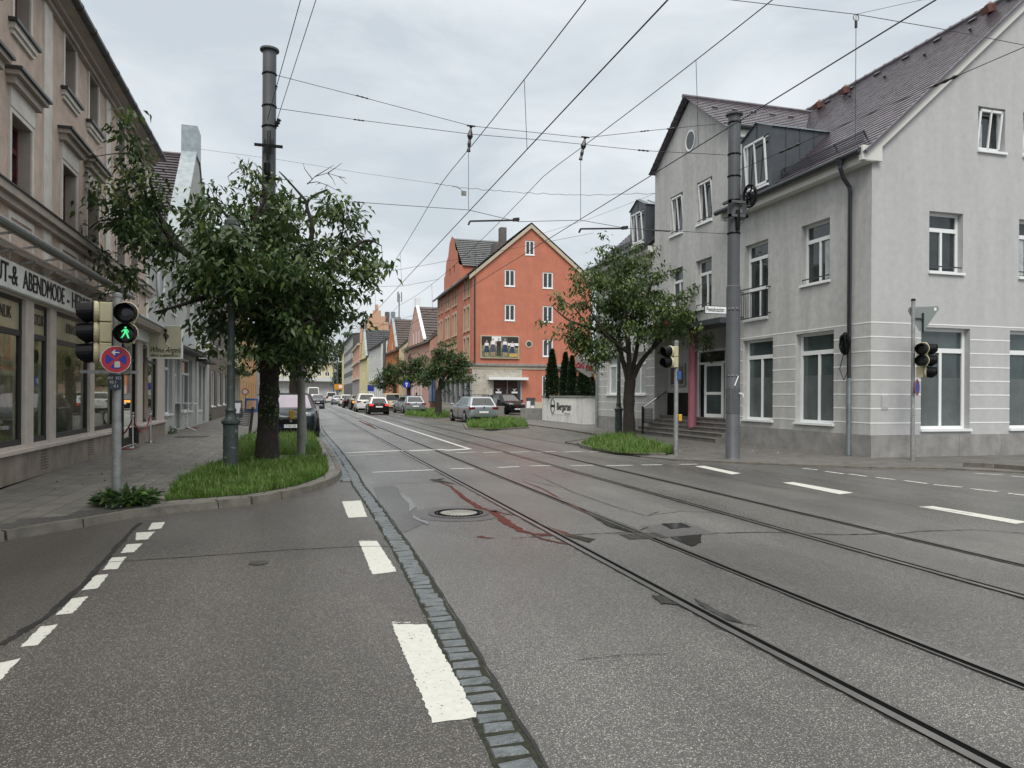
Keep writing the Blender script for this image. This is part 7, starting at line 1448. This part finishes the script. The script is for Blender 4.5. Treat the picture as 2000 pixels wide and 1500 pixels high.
# right tree
b3 = Vector((*gat(1228, 855, .05), .05))
make_tree('cherry_tree', 'round crowned green cherry tree with forked trunk in the right grass verge', b3, [[(1226,862,0,.29),(1229,840,0,.235),(1228,800,0,.205),(1229,765,0,.205),(1231,742,0,.205)],
 [(1227,745,0,.11),(1215,700,.2,.08),(1195,660,.3,.075),(1150,640,.3,.05),(1110,625,.2,.03),(1080,600,.1,.015)],[(1229,745,0,.12),(1228,690,-.2,.09),(1222,620,-.3,.09),(1215,560,-.3,.06),(1205,510,-.3,.03),(1195,480,-.3,.015)],
 [(1233,745,0,.12),(1250,710,.1,.09),(1275,680,.2,.075),(1320,640,.3,.07),(1360,625,.3,.045),(1395,640,.3,.02)],[(1232,740,0,.10),(1242,690,.3,.075),(1255,620,.6,.07),(1270,560,.6,.05),(1290,530,.6,.02)],[(1275,680,.2,.07),(1290,640,-.3,.05),(1310,590,-.5,.03),(1350,580,-.5,.015)],[(1228,690,-.2,.07),(1180,650,-.8,.04),(1150,600,-.9,.02)],[(1150,640,.3,.03),(1120,600,.3,.02),(1090,585,.3,.012),(1068,575,.3,.006)]],
 [(1225,560,80,65,1),(1180,600,75,65,1),(1260,620,85,60,1),(1150,660,65,55,1),(1315,600,70,50,.85),(1360,640,50,42,.7),(1220,505,50,32,.7),(1110,640,32,38,.7),(1190,690,60,30,.45),(1290,672,50,24,.3),(1130,700,40,28,.7),(1085,590,20,14,.8),(1185,480,18,14,.5),(1385,690,22,28,.4),(1270,530,55,35,.7),(1155,560,50,45,.9)], 2.4, 1300, 15, .16, (.20,.44,.36), spray=.32, gaps=(1.0, -.06))
# trees on the far right pavement
def small(lb, u, v, Y, blobs_, n_=230, lf=.19, z=.03):
    x = yat(u, 770, Y).x; b_ = Vector((x, Y, z)); cu = sum(q[0] for q in blobs_)/len(blobs_); cv_ = sum(q[1] for q in blobs_)/len(blobs_)
    make_tree('street_tree', lb, b_, [[(u,v,0,.26),(u+1,v-25,0,.22),(u+1,v-45,0,.18)],[(u+1,v-42,0,.12),(cu-15,cv_+8,0,.07),(cu-25,cv_-10,0,.03)],[(u+1,v-42,0,.12),(cu+12,cv_+8,.3,.07),(cu+25,cv_-12,.3,.03)],[(u+1,v-45,0,.12),(cu,cv_,-.3,.06),(cu,cv_-20,-.3,.03)]], blobs_, 2.4, n_, 22, lf, (.45,.43,.12), bark='barkb', group='trees along the right kerb', spray=.35)
small('left tree of the group of three along the right kerb', 770, 796, 78, [(765,735,35,26,1),(750,720,22,18,.8),(785,722,25,22,.9),(745,740,18,14,.6)])
small('middle tree of the group of three along the right kerb', 797, 798, 70, [(805,715,32,30,1),(790,735,30,24,1),(825,725,25,28,.9),(780,712,18,18,.7)])
small('right tree of the group of three along the right kerb', 856, 806, 49, [(868,715,38,32,1),(845,730,32,26,1),(895,722,24,28,.9),(870,690,26,20,.8),(905,705,14,16,.5)], 300, .17)
# poplar and distant greenery
x = yat(680, 770, 300).x; make_tree('poplar', 'tall narrow dark poplar behind the far dark office block', Vector((x, 300, 0)), [[(680,775,0,.5),(680,720,0,.4),(680,650,0,.1)]], [(676,662,9,24,1),(670,690,14,24,1),(684,690,12,30,1),(668,718,15,24,1),(664,742,13,22,1),(688,730,14,40,.6)], 5, 420, 14, .9, (.7,.3,0), bark='barkb', twig_r=.05, spray=1.0)
# thujas behind the planter wall
def thuja(lb, u, vb, vt, wpx, Y):
    p = yat(u, vb, Y); H = yat(u, vt, Y).z-1.35; t = thing('thuja', lb, 'conifer', (p.x, Y, 1.35), group='conifers behind the white wall'); R0 = wpx/1427*Y*.52*1.0
    MB().tube([(0,0,-.1),(0,0,H*.85)], [.06,.02], 6).build('trunk', 'barkb', t); n = 5200; z = rng.random(n)**.8; pr = np.where(z < .25, .82+.18*z/.25, (1-(z-.25)/.75)**.72)*R0; th = rng.random(n)*2*np.pi; pr = pr*(1+.13*np.sin(th*5+z*9)+.06*np.sin(th*11-z*23)); q = np.sqrt(rng.uniform(.35, 1.05, n)); C = np.stack([np.cos(th)*pr*q, np.sin(th)*pr*q, z*H], 1)
    D = np.stack([np.cos(th)*.6, np.sin(th)*.6, np.full(n, .9)], 1)+rng.normal(0, .3, (n, 3)); V, F, mm = leaves(C, D, rng.uniform(.10, .20, n), rng.uniform(.03, .06, n), np.zeros(n, int)); np_mesh('crown', V, F, mm, ['thuja_leaf'], t)
thuja('leftmost dark conifer above the left end of the white wall', 1078, 775, 684, 27, 42.5); thuja('second dark conifer from the left above the white wall', 1104, 775, 690, 22, 41.5); thuja('third dark conifer, slightly lower than its neighbour', 1117, 775, 697, 20, 40.6); thuja('rightmost dark conifer behind the white lantern', 1140, 777, 712, 30, 39.8); thuja('low dark conifer next to the grey corner building downpipe', 1156, 779, 738, 18, 43)

# ---------------------------------------------------------------- grass verges
def inpoly(P, x, y):
    c = np.zeros(len(x), bool); n = len(P); j = n-1
    for i in range(n):
        xi, yi = P[i]; xj, yj = P[j]; k = ((yi > y) != (yj > y)) & (x < (xj-xi)*(y-yi)/(yj-yi+1e-12)+xi); c ^= k; j = i
    return c
def verge(name, pix, z, dens, h, wmul=1.0, pts=None, name2=None):
    P = pts or [gat(u, v, z) for u, v in pix]; flat(name2 or 'verge_soil', P, z+.006, 'soil'); xs = [p[0] for p in P]; ys_ = [p[1] for p in P]; A = (max(xs)-min(xs))*(max(ys_)-min(ys_)); n = int(A*dens)
    x = rng.uniform(min(xs), max(xs), n); y = rng.uniform(min(ys_), max(ys_), n); k = inpoly(P, x, y); x, y = x[k], y[k]; n = len(x)
    cl = .62+.5*np.sin(x*3.1+np.sin(y*2.3)*2)*np.cos(y*2.7)+.25*np.sin(x*9+y*7)+rng.normal(0, .22, n); hh = h*np.clip(cl, .35, 1.6)*rng.uniform(.6, 1.25, n); a = rng.random(n)*2*np.pi; ln_ = hh*rng.uniform(.2, .9, n); w_ = rng.uniform(.003, .006, n)*wmul
    dx, dy = np.cos(a), np.sin(a); B0 = np.stack([x-dy*w_, y+dx*w_, np.full(n, z)], 1); B1 = np.stack([x+dy*w_, y-dx*w_, np.full(n, z)], 1); M0 = np.stack([x+dx*ln_*.35-dy*w_*.8, y+dy*ln_*.35+dx*w_*.8, z+hh*.6], 1); M1 = np.stack([x+dx*ln_*.35+dy*w_*.8, y+dy*ln_*.35-dx*w_*.8, z+hh*.6], 1); T = np.stack([x+dx*ln_, y+dy*ln_, z+hh*.92], 1)
    st_ = rng.random(n) < .03; T[st_, 2] += h*.35; V = np.stack([B0, B1, M0, M1, T], 1).reshape(-1, 3); b_ = (np.arange(n)*5)[:, None]; F = np.concatenate([b_+[0,1,3], b_+[0,3,2], b_+[2,3,4]], 1).reshape(-1, 3); mi = np.repeat(((rng.random(n) < .24) | st_).astype(int), 3)
    return struct(np_mesh(name, V, F, mi, ['grass_a', 'grass_b']), 'stuff')
def inset(P, i0, i1, o): return P
ka = [(x-.13, y+.10) for x, y in KL[6:15]]
verge('grass', None, .10, 2800, .16, 1.2, pts=[(-1.85,10.75),(-1.3,10.95),(-.85,11.15),(-.5,11.55),(-.12,12.15),(.12,12.8),(.30,13.5),(.40,14.4),(.41,16.9),(-1.55,16.9),(-1.9,15.0),(-1.95,12.4)])
verge('grass', None, .10, 1500, .22, 1.5, pts=[(-1.75,18.2),(.36,18.2),(.30,22),(.2,25.4),(-1.8,25.5),(-2.05,21.0)])
verge('grass', [(1134,870),(1158,877),(1200,884),(1250,888),(1300,887),(1318,884),(1305,874),(1262,862),(1215,853),(1185,853),(1150,863)], .055, 900, .22, 1.8)
verge('grass', [(914,836),(960,839),(1032,834),(1024,826),(1000,820),(960,818),(930,820),(912,827)], .06, 420, .26, 3)
verge('grass', [(790,812),(850,817),(880,815),(878,808),(860,803),(830,802),(795,804)], .05, 160, .28, 5)
kerb('verge_kerb_middle', [gat(*p) for p in ((908,829),(914,839),(960,841),(1030,837))], -.01, .09, .12, .9)
kerb('verge_kerb_far', [gat(*p) for p in ((785,813),(850,819),(884,817))], -.01, .08, .12, 1.2)
# weeds around the left signal pole and small tufts
def weed(lb, x, y, z, R_, H, n, tall=.2):
    t = thing('weed_clump', lb, 'weeds', (x, y, z)); th = rng.random(n)*2*np.pi; r = np.sqrt(rng.random(n))*R_; C = np.stack([np.cos(th)*r, np.sin(th)*r, rng.random(n)*H*(1-.6*r/R_)], 1); D = np.stack([np.cos(th), np.sin(th), rng.uniform(-.2, 1.1, n)], 1)+rng.normal(0, .35, (n, 3))
    V, F, mm = leaves(C, D, rng.uniform(.7, 1.3, n)*tall, rng.uniform(.14, .24, n)*tall, rng.choice(3, n, p=(.6, .3, .1))); np_mesh('leaves', V, F, mm, ['weed_leaf', 'leaf_mid', 'grass_a'], t)
    st_m = MB()
    for k in range(12): a = random.random()*6.28; st_m.tube([(0,0,0), (.5*R_*math.cos(a), .5*R_*math.sin(a), H*.6)], [.006,.003], 4)
    st_m.build('stem', 'weed_leaf', t)
weed('dark green dandelion like weeds round the foot of the left signal pole', pL[0]+.12, pL[1]-.02, .1, .34, .22, 420, .16)
q = gat(345, 851, .1); weed('weed tuft by the shop plinth near the white standing table', q[0]-.55, q[1]+1.5, .1, .3, .3, 120, .14); q = gat(400, 822, .1); weed('tall weed at the foot of the far downpipe', q[0], q[1], .1, .3, .7, 160, .2)
q = gat(322, 848, .1); weed('tiny weeds along the base of the pale shop', q[0], q[1], .1, .25, .15, 80, .1)
# moss and tufts between the setts
n = 900; yy = 2+rng.random(n)**1.3*14; xx = np.array([sx_(v) for v in yy])+rng.choice([-1, 1], n)*rng.uniform(.07, .12, n); C = np.stack([xx, yy, np.zeros(n)], 1); D = np.stack([rng.normal(0, 1, n), rng.normal(0, 1, n), rng.uniform(.1, .8, n)], 1)
V, F, mm = leaves(C, D, rng.uniform(.008, .022, n), rng.uniform(.002, .005, n), rng.integers(0, 2, n)); struct(np_mesh('joint_moss', V, F, mm, ['weed_leaf', 'moss']), 'stuff')
# fallen bits on the pavements and road
n = 260; cx = np.concatenate([rng.uniform(-4, -.5, 120), rng.uniform(9, 13, 140)]); cy = np.concatenate([rng.uniform(12, 24, 120), rng.uniform(17, 32, 140)]); C = np.stack([cx, cy, np.where(cx < 0, .105, .036)], 1); D = np.stack([rng.normal(0, 1, n), rng.normal(0, 1, n), rng.uniform(0, .15, n)], 1)
V, F, mm = leaves(C, D, rng.uniform(.03, .07, n), rng.uniform(.01, .02, n), rng.integers(0, 2, n)); struct(np_mesh('fallen_leaves', V, F, mm, ['barkb', 'paint']), 'stuff')
